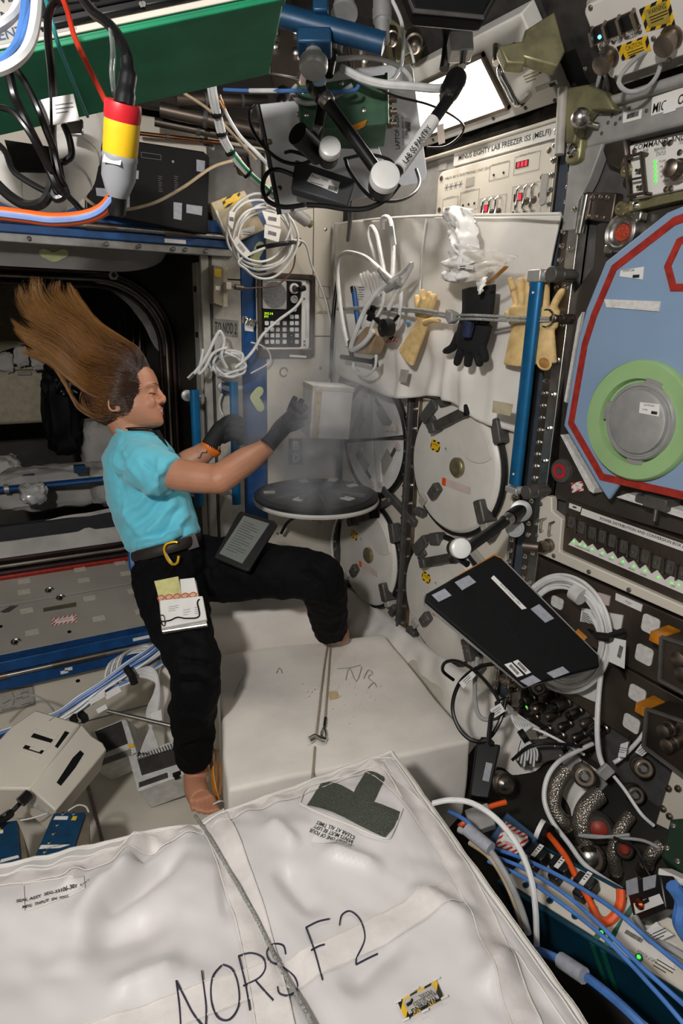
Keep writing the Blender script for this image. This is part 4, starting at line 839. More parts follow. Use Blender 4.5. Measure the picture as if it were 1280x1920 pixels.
ob('blue_palm', MB().sweep([a, a.lerp(c, .5), c], [.012, .015, .011], 10, flat=1.2, up=(0, 0, 1)), mat('palm_blue', '141e3c', .8, var=.2), g)
z2 = .05
glove('gauntlet', 'tan leather gauntlet behind the blue handrail, its thumb free on the left', RK,
      [(983, 575, z2, .022), (979, 610, z2, .020)], [[(975, 590, z2, .013), (962, 540, z2, .012), (955, 520, z2, .010)], [(980, 588, z2+.006, .014), (977, 535, z2+.006, .013), (976, 520, z2+.006, .011)], [(990, 588, z2+.006, .014), (992, 535, z2+.006, .013), (992, 518, z2+.006, .011)], [(998, 588, z2, .013), (1005, 535, z2, .012), (1005, 522, z2, .010)], [(972, 618, z2, .012), (955, 592, z2, .012), (949, 583, z2, .010)]],
      [(983, 590, z2, .017), (980, 612, z2, .015), (976, 640, z2, .018), (971, 686, z2, .022)], tan, 'tan leather gauntlets')
g2 = glove('gauntlet', 'tan leather gauntlet right of the blue handrail, thumb out and cuff gaping', RK,
      [(1022, 580, z2, .020), (1018, 615, z2, .019)], [[(1014, 590, z2, .013), (1010, 535, z2, .012), (1009, 515, z2, .010)], [(1022, 588, z2, .013), (1023, 540, z2, .012), (1024, 520, z2, .010)], [(1033, 588, z2, .012), (1042, 565, z2, .012), (1057, 540, z2, .011)]],
      [(1020, 590, z2, .016), (1019, 612, z2, .014), (1017, 640, z2, .017), (1016, 683, z2, .020)], tan, 'tan leather gauntlets')
b = MB(); b.x = MX.Translation(RK.p3(1021, 681, z2+.035)) @ MX.Rotation(-.15, 4, 'Z'); b.ball((0, 0, 0), .02, 14, sc=(.95, .62, .35)); ob('cuff_opening', b, tand, g2)
b = MB(); b.x = MX.Translation(RK.p3(1021, 681, z2+.036)) @ MX.Rotation(-.15, 4, 'Z'); b.sweep([(.021*math.cos(k*.3927), .014*math.sin(k*.3927), .002) for k in range(16)], .0028, 6, True); ob('cuff_hem', b, tan, g2)
bc = thing('bungee', 'doubled grey bungee cord stretched across the blanket over the gloves', 'bungee', RK)
for k, d in enumerate((0, 7)):
    zz = z+.045
    ob('cord_strand', MB().tube([RK.p3(632, 578+d*.3, .12), RK.p3(700, 576+d*.5, .12), RK.p3(740, 578+d*.6, zz-.02), RK.p3(790, 581+d*.7, zz), RK.p3(850, 590+d, zz-.005), RK.p3(890, 591+d, zz+.012), RK.p3(950, 594+d, .105), RK.p3(1030, 597+d*.7, .065)], .0036, 8), bungee, bc)
u, v = RK.uv(845, 592, z+.05); b = MB(); b.x = MX.Translation((u, v, z+.047)) @ MX.Rotation(-.5, 4, 'Z'); b.prism([(-.02, .008), (.008, .014), (.02, -.004), (.012, -.018), (-.012, -.012)], -.012, .012); ob('cord_lock', b, grey, bc, bev=.003)
ob('end_ring', MB().tube([RK.p3(1025, 597, .065)+V((.020*math.cos(k*.7), .020*math.sin(k*.7), 0)) for k in range(9)], .003, 8, True), chrome, bc)
ob('swivel_stud', MB().lathe([(.012, 0), (.012, .03), (.009, .035), (.011, .04), (.011, .06), (.006, .065)], (*RK.uv(1036, 597, .06), 0), (0, 0, 1), 14), nickel, bc)
# clear bag of tissue tucked at the top of the blanket
wp = thing('tissue_bag', 'clear zip bag and crumpled white tissue tucked above the black glove', 'bag', RK)
cl = mat('clear_film', 'e6e2da', .25, var=.1, vs=20, coat=.5, bump=.5, bs=40)
def crum(s, t, a=.012, k=5, sd=1): return a*NZ.noise(V((s*k, t*k, sd)))+a*.6*abs(NZ.noise(V((s*k*2, t*k*2, sd+4))))
sheet('tissue', RK, [(842, 392, .10), (858, 390, .11), (872, 389, .11), (888, 393, .10)], [(862, 500, .15), (880, 495, .165), (893, 498, .165), (905, 490, .15)], lambda s, t: crum(s, t, .03, 4, 3)+.03*math.sin(s*3.14), paper, 24, 30, wp, .003)
sheet('tissue', RK, [(855, 468, .14), (870, 462, .16), (890, 460, .16), (906, 468, .14)], [(835, 522, .13), (855, 528, .15), (885, 528, .155), (912, 505, .14)], lambda s, t: crum(s, t, .03, 5, 7)+.03*math.sin(s*3.14), paper, 24, 24, wp, .003)
sheet('clear_pouch', RK, [(858, 478, .165), (880, 470, .18), (920, 472, .185), (972, 480, .15)], [(825, 522, .15), (850, 530, .17), (880, 530, .175), (905, 520, .16)], lambda s, t: crum(s, t, .02, 5, 11), mat('film_clear', 'efe9dc', .15, var=0, alpha=.35, coat=.6), 24, 20, wp, .002)
b = MB(); b.sweep([RK.p3(949, 500, .19), RK.p3(930, 518, .19), RK.p3(914, 531, .18)], .008, 8, flat=.3, up=(0, 0, 1)); ob('amber_strip', b, kapton, wp)
b = MB(); pq(b, RK, [(858, 496), (887, 497), (886, 505), (858, 504)], .2, .2015); wl_ = ob('bag_label', b, paper, wp); lines(wl_, *RK.uv(863, 499, .2), 2, .022, .202, .005, ink)
sheet('clear_pouch', RK, [(893, 520, .15), (905, 512, .16), (915, 520, .15)], [(897, 552, .16), (900, 552, .165), (904, 548, .16)], lambda s, t: crum(s, t, .01, 5, 17), cl, 8, 8, wp, .001)
# large blue handrail
hr = thing('handrail', 'long blue handrail clamped upright between the freezer and glovebox racks', 'handrail', RK)
a, c = RK.p3(1008, 524, .08), RK.p3(964, 908, .08)
a.x = c.x = (a.x+c.x)/2
ob('rail_bar', MB().sweep([a, c], .0195, 16, flat=.62, up=(1, 0, 0)), railb, hr)
for q, s in ((a, 1), (c, -1)):
    e = ob('rail_end', MB().box(q.x-.021, q.x+.021, q.y-.006, q.y+s*.022, q.z-.014, q.z+.014).cyl((q.x+.01, q.y+s*.01, q.z), (q.x+.045, q.y+s*.01, q.z-.01), .010, n=12), alu, hr, bev=.003)
    b = MB().cyl((q.x+.045, q.y+s*.01, q.z-.03), (q.x+.045, q.y+s*.01, q.z+.006), .018, n=16).box(q.x+.03, q.x+.054, q.y-.014+s*.01, q.y+.014+s*.01, 0.012, q.z-.03).cyl((q.x+.055, q.y+s*.01, .012), (q.x+.055, q.y+s*.01, q.z-.02), .010)
    ob('clamp_mount', b, mat_l, hr, bev=.002)
    b = MB().lathe([(.003, .0), (.003, .002)], (q.x+.004, q.y-s*.03, q.z+.0121), (0, 0, 1), 8); ob('rivet', b, paper, hr)
# ---------------------------------------------------------------- things on the forward bulkhead
ic = thing('intercom', 'wall intercom with speaker, green display and keypad in a brown frame', 'intercom', EW)
U0, U1, V0, V1 = .925, 1.155, -.165+1.5, .132+1.5; P_ = lambda px, py: EW.uv(px, py, .02)
ob('frame', MB().ring(rr((U0+U1)/2, (V0+V1)/2, U1-U0, V1-V0, .01), rr((U0+U1)/2, (V0+V1)/2+.006, U1-U0-.03, V1-V0-.05, .01), 0, .024), brown, ic, bev=.003)
ob('back_plate', MB().box(U0+.008, U1-.008, V0+.01, V1-.01, 0, .006), mat('intercom_white', 'cfd0d2', .4), ic)
a, c = P_(491, 652), P_(567, 528)
ob('inner_frame', MB().ring(rr((a[0]+c[0])/2, (a[1]+c[1])/2, c[0]-a[0]+.035, c[1]-a[1]+.03, .012), rr((a[0]+c[0])/2, (a[1]+c[1])/2, c[0]-a[0], c[1]-a[1], .008), .006, .016), white, ic, bev=.003)
kp = ob('face', MB().prism(rr((a[0]+c[0])/2, (a[1]+c[1])/2, c[0]-a[0], c[1]-a[1], .008), .006, .012), blackm, ic)
a, c = P_(493, 579), P_(538, 527); sp_ = ob('speaker_plate', MB().prism(rr((a[0]+c[0])/2, (a[1]+c[1])/2, c[0]-a[0], c[1]-a[1], .006), .012, .017), alu, ic, bev=.001)
ob('speaker_grille', MB().lathe([(.046, .017), (.046, .0185), (.04, .0195)], ((a[0]+c[0])/2, (a[1]+c[1])/2, 0), (0, 0, 1), 32), mat('grille', '8f9092', .5, .4, var=.2, vs=300, bump=1, bs=600, kind='braid'), sp_)
for s, y in (('ZTG 3 B', 588), ('PTT', 594)): write(kp, s, *P_(505 if s != 'PTT' else 501, y), .0124, .034 if s != 'PTT' else .016, .0075, mat('display_green', 'b8f020', .5, var=0, emit=1.2), bold=.01)
bt_ = mat('key_white', 'c9cacc', .5)
for x in (501, 511.5, 521.7, 534.5):
    for y in (606, 618, 629, 641): ob('key', MB().prism(rr(*P_(x, y), .0155, .0145, .003), .012, .0155), bt_, ic)
for x in (548, 557.5):
    for y in (594, 606, 618, 629, 641):
        if x == 548 and y > 620: continue
        ob('key', MB().prism(rr(*P_(x, y), .0155, .0145, .003), .012, .0155), bt_, ic)
for y in (629, 641): dots(ic, [P_(548, y)], .012, .0015, paper, 'key_light')
ob('talk_button', MB().lathe([(.009, .012), (.009, .016)], (*P_(553, 580), 0), (0, 0, 1), 16), bt_, ic); write(ic, 'PTT', *P_(553, 580), .0163, .010, .004, ink)
for y, r in ((541, .019), (561, .014)): ob('jack', MB().lathe([(r, .012), (r, .02), (r*.6, .021), (r*.55, .013)], (*P_(552, y), 0), (0, 0, 1), 20), white, ic)
b = MB(); pq(b, EW, [(543, 665), (574, 667), (574, 671), (543, 669)], .024, .0245); ob('name_label', b, paper, ic)
b = MB(); bolts(b, [P_(x, y) for x, y in ((480, 532), (480, 555), (480, 647), (571, 647), (571, 640), (571, 560))], .004, .006, .014); ob('frame_screw', b, nickel, ic)
# tan relay box leaning over the coil of cable
tb_ = thing('relay_box', 'tan metal box with a yellow hazard label behind the coil of white cable', 'box', EW)
pl = [EW.uv(*p, .06) for p in ((395, 380), (458, 356), (498, 430), (435, 458))]
bx = ob('box_body', MB().prism(pl, .0, .06), mat('tan_box', 'b8a888', .45, var=.05), tb_, bev=.003)
ob('box_flange', MB().prism([EW.uv(*p, .02) for p in ((391, 381), (400, 377), (441, 459), (436, 462))], .0, .022), grp, tb_, bev=.002)
b = MB(); pq(b, EW, [(415, 373), (449, 360), (454, 377), (421, 391)], .06, .061); hz_ = ob('hazard_label', b, haz, tb_); b = MB(); pq(b, EW, [(421, 375), (445, 366), (448, 375), (425, 384)], .061, .0615); ob('label_field', b, yellow, hz_)
b = MB(); pq(b, EW, [(447, 432), (477, 423), (478, 434), (453, 447)], .06, .061); q_ = ob('white_label', b, paper, tb_); lines(q_, *EW.uv(455, 434, .061), 2, .03, .0612, .008, ink)
# coil of white cable strapped to the bulkhead
cc = thing('cable_coil', 'loose coil of white cable with paper tags strapped beside the intercom', 'cable', EW)
for k, (cx, cy, rx, ry, zz) in enumerate(((487, 437, 60, 65, .10), (491, 447, 55, 62, .115), (494, 455, 52, 60, .09), (500, 452, 56, 68, .125), (485, 427, 58, 60, .13))):
    P = [EW.p3(cx+(rx+3*math.sin(3*a+k))*math.cos(a+.3), cy+(ry+4*math.cos(2*a+k))*math.sin(a+.3), zz+.012*math.sin(a*2+k)) for a in [j*math.pi/8 for j in range(16)]]
    if k == 3: P = [EW.p3(405, 395, .07), EW.p3(428, 440, .09)]+P[9:]+P[:7]+[EW.p3(560, 450, .09), EW.p3(585, 500, .05), EW.p3(612, 570, .03), EW.p3(624, 640, .03), EW.p3(625, 690, .03)]; ob('cable_loop', MB().tube(P, .0042, 8), wcab, cc)
    else: ob('cable_loop', MB().tube(P, .0042, 8, True), wcab, cc)
ob('strap', MB().tube([EW.p3(484, 465, .02), EW.p3(500, 462, .12), EW.p3(528, 457, .145), EW.p3(545, 455, .13), EW.p3(554, 452, .01)], .008, 8), rubber, cc)
ob('strap_clip', MB().tube([EW.p3(556, 444, .02), EW.p3(566, 452, .035), EW.p3(558, 462, .02), EW.p3(553, 452, .03), EW.p3(556, 444, .02)], .003, 6), chrome, cc)
for q in ([(430, 396), (441, 398), (436, 430), (428, 420)], [(491, 395), (525, 402), (525, 425), (500, 420)], [(496, 421), (527, 430), (522, 454), (495, 446)], [(444, 443), (470, 474), (460, 486), (434, 455)]):
    b = MB(); pq(b, EW, q, .135, .1365); t = ob('paper_tag', b, paper, cc); cx, cy = sum(p[0] for p in q)/4, sum(p[1] for p in q)/4
    d = dirrot(EW, q[0], q[1], .136); barcode(t, *EW.uv(cx, cy, .136), .03 if q[0][0] > 440 else .014, .012, .1368, int(cx), faint, d)
# small wall box by the doorway, its brown lead
jb = thing('junction_box', 'small tan junction box with a yellow sticker beside the hatch', 'box', EW)
ob('box_body', MB().prism([EW.uv(*p, .05) for p in ((400, 497), (418, 500), (418, 575), (400, 568))], .0, .05), mat('jbox_tan', '8c8270', .5), jb, bev=.002)
ob('box_side', MB().prism([EW.uv(*p, .05) for p in ((418, 503), (427, 503), (427, 576), (418, 576))], .0, .05), mat('jbox_light', 'b8ad96', .5), jb, bev=.002)
b = MB(); pq(b, EW, [(402, 503), (415, 505), (414, 520), (403, 518)], .05, .051); ob('yellow_sticker', b, yellow, jb); b = MB(); pq(b, EW, [(404, 536), (413, 537), (413, 545), (404, 543)], .05, .051); ob('white_sticker', b, paper, jb)
ob('connector', MB().box(*[x for x in (EW.uv(421, 536, .06)[0], EW.uv(431, 536, .06)[0], EW.uv(427, 543, .06)[1], EW.uv(427, 529, .06)[1])], .05, .075), cream, jb, bev=.002)
o = ob('brown_lead', MB().tube([EW.p3(430, 536, .07), EW.p3(445, 538, .07), EW.p3(454, 540, .06), EW.p3(475, 540, .06), EW.p3(520, 534, .07), EW.p3(548, 505, .09), EW.p3(554, 470, .10)], .003, 8), mat('brown_lead', '6d5345', .5), None, EW); tag(o, 'thin brown lead running from the small tan box to the cable coil', 'cable')
o = ob('lead_coupling', MB().sweep([EW.p3(440, 538, .07), EW.p3(455, 540, .062)], .009, 10), nickel, None, EW); o.parent = None; tag(o, 'metal coupling on the thin brown lead', 'coupling')
o = sheet('foil_scrap', EW, [(455, 592, .03), (466, 596, .05), (480, 600, .04)], [(452, 606, .03), (465, 610, .06), (477, 614, .03)], lambda s, t: crum(s, t, .02, 3, 5), chrome, 8, 6, None, .001); tag(o, 'shiny foil scrap stuck on the blue stripe beside the intercom', 'foil')
b = MB(); pq(b, EW, [(458, 603), (475, 605), (475, 622), (459, 620)], .001, .0018); o = ob('white_patch', b, paper, None, EW); o.parent = wf
# headset cord tangled below the intercom
hc = thing('headset_cable', 'tangled white headset cord hanging from the intercom jack', 'cord', EW)
gw = mat('cord_white', 'c3c4c3', .5, var=.06)
ob('cord_run', MB().tube([EW.p3(566, 546, .05), EW.p3(565, 560, .055), EW.p3(552, 578, .06), EW.p3(520, 602, .065), EW.p3(492, 628, .07), EW.p3(478, 652, .08), EW.p3(462, 672, .09), EW.p3(440, 690, .1)], .0055, 8), gw, hc)
ob('jack_plug', MB().cyl(EW.p3(552, 541, .018), EW.p3(560, 543, .06), .009).cyl(EW.p3(560, 543, .06), EW.p3(570, 540, .05), .010), blackp, hc)
rn = random.Random(11)
for k in range(5):
    P = []
    for j in range(12):
        a = j*.95+k*1.3; r = rn.uniform(.55, 1); P.append(EW.p3(428+38*r*math.cos(a), 682+26*r*math.sin(a), .08+rn.uniform(-.02, .03)))
    ob('cord_loop', MB().tube(P, .0048, 8), gw, hc)
ob('cord_run', MB().tube([EW.p3(356, 708, .12), EW.p3(372, 690, .12), EW.p3(388, 665, .115), EW.p3(405, 630, .11), EW.p3(413, 622, .11), EW.p3(420, 640, .11), EW.p3(415, 668, .11), EW.p3(425, 690, .1)], .006, 8), gw, hc)
ob('cord_run', MB().tube([EW.p3(380, 655, .11), EW.p3(378, 670, .12), EW.p3(372, 700, .12), EW.p3(384, 690, .12), EW.p3(400, 662, .12), EW.p3(425, 652, .11)], .005, 8), gw, hc)
ob('cord_run', MB().tube([EW.p3(470, 642, .05), EW.p3(490, 648, .06), EW.p3(504, 660, .05), EW.p3(504, 680, .04), EW.p3(470, 700, .06)], .003, 8), gw, hc)
ob('cord_plug', MB().sweep([EW.p3(352, 710, .12), EW.p3(362, 700, .12)], .008, 8), steel, hc)
for k, (x0, y0, x1, y1, zz, lb) in enumerate(((365, 731, 373, 948, .10, 'short blue handrail nearest the hatch edge beside her hidden hand'), (435, 716, 446, 945, .12, 'short blue handrail gripped by her dark glove'))):
    h = thing('short_handrail', lb, 'handrail', EW, 'upright handrails beside the hatch'); a, c = EW.p3(x0, y0, zz), EW.p3(x1, y1, zz); a.x = c.x = (a.x+c.x)/2
    ob('rail_bar', MB().sweep([a, c], .0165, 12, flat=.7, up=(1, 0, 0)), railb, h)
    for q in (a, c):
        s = -1 if q is a else 1
        ob('rail_mount', MB().cyl((q.x, q.y+s*.03, zz), (q.x, q.y+s*.03, .0), .009).lathe([(.02, 0), (.02, .012), (.012, .016)], (q.x, q.y+s*.03, 0), (0, 0, 1), 14).cyl((q.x-.02*0, q.y+s*.03, zz*.5), (q.x+.035, q.y+s*.03, zz*.5), .008), alu, h)
sw_ = thing('toggle_light', 'small blue block with a white tie beside the gripped handrail', 'block', EW)
ob('block', MB().box(EW.uv(413, 735)[0], EW.uv(425, 735)[0], EW.uv(413, 738)[1], EW.uv(413, 716)[1], 0, .03), navy, sw_, bev=.002)
ob('white_tie', MB().tube([EW.p3(416, 738, .03), EW.p3(411, 752, .035), EW.p3(413, 768, .03), EW.p3(418, 778, .03)], .003, 6), wcab, sw_)
# vertical cables in the corner by the blanket
o = ob('black_conduit', MB().tube([EW.p3(657, 395, .05), EW.p3(646, 440, .06), EW.p3(633, 520, .07), EW.p3(624, 600, .07), EW.p3(620, 700, .05), EW.p3(618, 760, .03)], .0075, 10), kcab, None, EW); tag(o, 'black cable dropping down the corner between intercom and blanket', 'cable')
o = ob('white_line', MB().tube([EW.p3(636, 505, .05), EW.p3(634, 580, .06), EW.p3(628, 640, .06), EW.p3(620, 700, .05), EW.p3(614, 742, .05)], .0035, 8), wcab, None, EW); tag(o, 'thin white cable beside the black corner cable', 'cable')
o = ob('white_line', MB().tube([EW.p3(632, 970, .05), EW.p3(622, 1010, .06), EW.p3(624, 1060, .06), EW.p3(618, 1110, .05)], .005, 8), wcab, None, EW); tag(o, 'white cable running down below the open lid', 'cable')
b = MB(); pq(b, EW, [(583, 972), (623, 971), (622, 976), (585, 977)], .001, .002); o = ob('red_tape', b, redhaz, None, EW); o.parent = wf
o = ob('hose_loop', MB().tube([EW.p3(527, 1000, .06), EW.p3(535, 985, .08), EW.p3(545, 975, .1), EW.p3(560, 968, .1)], .006, 8), kcab, None, EW); tag(o, 'short black hose under the open lid', 'hose')
# bundle of white leads and a small tan camera at the left of the blanket
wb_ = thing('lead_bundle', 'looped white leads with a plug tag hanging at the left of the blanket', 'cable', RK)
for P, r in (([(652, 650, .14), (640, 590, .14), (632, 500, .15), (645, 475, .16), (680, 480, .18), (712, 505, .18), (735, 525, .18)], .0075), ([(722, 520, .16), (712, 470, .15), (706, 440, .13), (696, 425, .12), (692, 445, .13), (702, 480, .15), (712, 512, .16)], .007), ([(735, 530, .16), (737, 470, .14), (732, 415, .12), (718, 408, .12), (716, 430, .12)], .007), ([(748, 522, .18), (720, 535, .18), (690, 570, .19), (668, 620, .19), (658, 655, .18), (680, 645, .19), (700, 620, .19)], .008), ([(735, 525, .18), (755, 510, .18), (772, 495, .19), (760, 520, .18), (745, 545, .17), (728, 580, .17)], .0065), ([(720, 540, .17), (716, 575, .17), (700, 605, .17), (690, 635, .17)], .005), ([(662, 680, .17), (665, 695, .17), (685, 704, .17), (702, 690, .17), (705, 665, .17)], .0045), ([(752, 545, .15), (750, 580, .15), (745, 610, .14)], .006)):
    ob('lead', MB().tube([RK.p3(*p) for p in P], r, 8), wcab, wb_)
b = MB(); pq(b, RK, [(728, 425), (736, 423), (741, 458), (732, 462)], .14, .144); ob('paper_tag', b, paper, wb_)
ob('plug', MB().sweep([RK.p3(712, 505, .18), RK.p3(724, 522, .18), RK.p3(735, 535, .18)], [.009, .011, .008], 8), grey, wb_); ob('plug', MB().sweep([RK.p3(724, 545, .18), RK.p3(750, 528, .185)], [.008, .013], 8), grey, wb_)
cz = thing('cord_stack', 'small bunch of folded cloth wicks with a printed tag by the bungee cord', 'cloth', RK)
for k in range(7): ob('cloth_fold', MB().tube([RK.p3(690+k*5, 560-k, .12+.004*k), RK.p3(682+k*6, 535-k*2, .14), RK.p3(676+k*6, 516-(k % 3)*3, .15), RK.p3(682+k*6, 520, .13)], .006, 6), fabric, cz)
b = MB(); pq(b, RK, [(664, 536), (690, 536), (698, 556), (685, 568)], .16, .162); t = ob('printed_tag', b, paper, cz); lines(t, *RK.uv(672, 539, .162), 6, .035, .1622, .007, ink)
pn = thing('blue_pen', 'dark blue tube tucked behind the bungee cord', 'tube', RK); ob('tube', MB().sweep([RK.p3(663, 545, .10), RK.p3(672, 615, .10)], .009, 10), bluep, pn); ob('tube_cap', MB().sweep([RK.p3(661, 538, .10), RK.p3(663, 548, .10)], .010, 10), blackp, pn)
sc = thing('camera_clamp', 'small tan camera body on a black clamp with a round knob', 'camera', RK)
q = [RK.uv(*p, .17) for p in ((685, 612), (704, 628), (690, 665), (662, 662), (655, 645))]; ob('camera_body', MB().prism(q, .12, .17), mat('camera_tan', '9a8464', .5), sc, bev=.005)
ob('round_knob', MB().lathe([(.026, .17), (.028, .18), (.026, .20), (.012, .202), (.010, .198)], (*RK.uv(722, 615, .19), 0), (0, 0, 1), 22), blackp, sc)
ob('clamp_arm', MB().sweep([RK.p3(690, 585, .16), RK.p3(705, 598, .17), RK.p3(722, 615, .18), RK.p3(735, 635, .16)], .008, 8).sweep([RK.p3(700, 575, .15), RK.p3(692, 600, .15)], .010, 8).sweep([RK.p3(733, 608, .16), RK.p3(748, 590, .15)], .005, 6), blackm, sc)
ob('clamp_bar', MB().sweep([RK.p3(640, 669, .16), RK.p3(705, 680, .16)], .008, 8).sweep([RK.p3(655, 640, .15), RK.p3(660, 672, .16)], .008, 8).sweep([RK.p3(702, 672, .16), RK.p3(704, 688, .16)], .010, 8), blackm, sc)
# ---------------------------------------------------------------- frosty sample box and its vapour
uf = (R0*math.cos(.30)+F0*math.sin(.30)); upv = (V((0, 0, 1))-uf*uf.z).normalized()
BX = Frame(at(580, 822, 1.97), uf, upv)
sbx = thing('sample_box', 'frosted white sample box held up in cold vapour in front of her', 'box', BX)
W_, H_, D_ = .128, .158, .13
ob('box_body', MB().box(0, W_, 0, H_, -D_, 0), mat('frost_box', 'e2e0dc', .7, var=.06, vs=14, bump=.15, bs=60), sbx, bev=.004)
ob('box_lid', MB().box(-.002, W_+.002, H_-.012, H_+.003, -D_-.002, .002), mat('frost_edge', 'cfccc6', .7), sbx, bev=.002)
ob('edge_tape', MB().box(.007, .028, .001, H_-.014, 0, .0015), mat('tape_cream', 'c9b89c', .7, var=.1, vs=80), sbx)
vc = at(590, 795, 1.96)
vb = MB().ball((0, 0, 0), .5, 24, sc=(.62, .5, .66))
vap = ob('cold_vapour', vb, dark, None); vap.location = vc; tag(vap, 'thin cloud of cold vapour drifting around the white sample box', 'vapour'); vap['kind'] = 'stuff'
vm = bpy.data.materials.new('cold_vapour'); vm.use_nodes = True; nt = vm.node_tree; nt.nodes.clear(); N = nt.nodes.new; L = nt.links.new
out = N('ShaderNodeOutputMaterial'); pv = N('ShaderNodeVolumePrincipled'); pv.inputs['Color'].default_value = (.93, .95, 1, 1); pv.inputs['Anisotropy'].default_value = -.1
tc = N('ShaderNodeTexCoord'); nz = N('ShaderNodeTexNoise'); nz.inputs['Scale'].default_value = 7; nz.inputs['Detail'].default_value = 5; nz.inputs['Distortion'].default_value = .8
L(tc.outputs['Object'], nz.inputs['Vector'])
ln = N('ShaderNodeVectorMath'); ln.operation = 'LENGTH'; mp = N('ShaderNodeMapping'); mp.inputs['Scale'].default_value = (3.5, 4.0, 3.0); L(tc.outputs['Object'], mp.inputs['Vector']); L(mp.outputs['Vector'], ln.inputs[0])
fa = N('ShaderNodeMapRange'); fa.inputs['From Min'].default_value = 1.0; fa.inputs['From Max'].default_value = .15; L(ln.outputs['Value'], fa.inputs['Value'])
nr = N('ShaderNodeMapRange'); nr.inputs['From Min'].default_value = .42; nr.inputs['From Max'].default_value = .66; L(nz.outputs['Fac'], nr.inputs['Value'])
mu = N('ShaderNodeMath'); mu.operation = 'MULTIPLY'; L(fa.outputs['Result'], mu.inputs[0]); L(nr.outputs['Result'], mu.inputs[1])
m2 = N('ShaderNodeMath'); m2.operation = 'MULTIPLY'; m2.inputs[1].default_value = 13.0; L(mu.outputs[0], m2.inputs[0]); L(m2.outputs[0], pv.inputs['Density']); L(pv.outputs['Volume'], out.inputs['Volume'])
vap.data.materials.clear(); vap.data.materials.append(vm)
# ---------------------------------------------------------------- the woman
skin = mat('skin', 'b98265', .5, var=.03, vs=14, bump=.08, bs=250); skin.node_tree.nodes['Principled BSDF'].inputs['Subsurface Weight'].default_value = .08
skin.node_tree.nodes['Principled BSDF'].inputs['Subsurface Radius'].default_value = (.01, .004, .002)
shirtm = mat('shirt_aqua', '66c9de', .8, var=.04, vs=12, bump=.25, bs=1100, sheen=.25)
trou = mat('trouser_black', '08080a', .8, var=.15, vs=10, bump=.3, bs=900, spec=.15)
glvm = mat('glove_dark', '3d3e46', .8, var=.1, vs=60, bump=.5, bs=800, kind='braid')
glvb = mat('glove_black', '141518', .75, var=.15, vs=60, bump=.4, bs=800, kind='braid')
pw = thing('person', 'woman in aqua shirt and black trousers reaching gloved hands towards the frosted box, hair afloat', 'person', WF)
fh = (R0*.985-D0*.16+F0*.06).normalized(); sh = (F0-fh*F0.dot(fh)).normalized(); uh = fh.cross(sh)*-1
if uh.dot(-D0) < 0: uh = -uh
HC = at(239, 808, 1.95)                       # under the ear, level with the chin
HX = MX((fh, sh, uh)).transposed().to_4x4(); HX.translation = HC
def ringpts(c, ax, ay, a, b_, n=24, e=2.2):
    o = []
    for k in range(n):
        t = 2*math.pi*k/n; ct, st = math.cos(t), math.sin(t)
        o.append(c+ax*(a*math.copysign(abs(ct)**(2/e), ct))+ay*(b_*math.copysign(abs(st)**(2/e), st)))
    return o
def limb(b, pts, n=14, flat=1, seg=6, up=None):       # (px, py, depth, radius) chain, smooth taper
    q = crm([at(*p[:3]) for p in pts], seg); m_ = len(q); rs = []
    for k in range(m_):
        x = k/(m_-1)*(len(pts)-1); i = min(int(x), len(pts)-2); t = x-i; t = t*t*(3-2*t); rs.append(pts[i][3]*(1-t)+pts[i+1][3]*t)
    b.sweep(q, rs, n, flat=flat, up=up); return b
X_, Y_, Z_ = V((1, 0, 0)), V((0, 1, 0)), V((0, 0, 1))
sl = [(.0, .098, .035, .020), (.007, .107, .01, .033), (.02, .111, -.02, .045), (.038, .110, -.045, .056), (.056, .109, -.066, .064), (.075, .107, -.08, .068), (.094, .105, -.088, .069), (.112, .111, -.094, .073), (.13, .113, -.097, .076), (.15, .111, -.097, .077), (.172, .104, -.092, .074), (.192, .085, -.078, .065), (.21, .058, -.056, .048), (.221, .026, -.028, .027), (.225, .008, -.012, .008)]
b = MB(); b.x = HX
b.loft([ringpts(V(((f+k)/2, 0, z)), X_, Y_, (f-k)/2, w_, 40, 2.25) for z, f, k, w_ in sl])
b.sweep(crm([(.104, 0, .122), (.111, 0, .106), (.118, 0, .090), (.1215, 0, .079), (.114, 0, .070)], 3), [.0075]*4+[.008]*3+[.0095]*3+[.010]*2+[.006], 12)
for s in (1, -1):
    b.ball((.112, .0125*s, .0725), .0085, 12); b.ball((.074, .036*s, .068), .0205, 16, sc=(1.5, .85, 1.3))
    b.sweep([(.107, .012*s, .117), (.103, .032*s, .121), (.085, .054*s, .115)], .0065, 10)
    b.ball((.092, .031*s, .098), .0125, 14)
    P = [(-.004+.016*math.cos(a)+.006*math.sin(a), (.076+.009*math.cos(a+2.6))*s, .076+.027*math.sin(a)) for a in [j*math.pi/7 for j in range(14)]]
    b.sweep([V(p) for p in P], .0042, 8, True); b.ball((-.002, .070*s, .074), .0135, 12, sc=(1, .6, 1.6)); b.ball((.002, .074*s, .052), .0075, 10)
b.sweep([(.090, -.027, .050), (.1065, -.013, .0515), (.111, 0, .052), (.1065, .013, .0515), (.090, .027, .050)], [.004, .006, .0065, .006, .004], 10)
b.sweep([(.090, -.025, .046), (.1045, -.012, .0395), (.1095, 0, .038), (.1045, .012, .0395), (.090, .025, .046)], [.004, .006, .0068, .006, .004], 10)
b.ball((.096, 0, .015), .0165, 14)
b.x = MX.Identity(4)
nk0 = HX @ V((-.012, 0, .045)); nk1 = at(250, 818, 1.97); b.sweep(crm([nk0, nk0.lerp(nk1, .5), nk1, at(252, 850, 1.99)], 6), [.052]*7+[.056]*6+[.075]*6, 20, flat=.95)
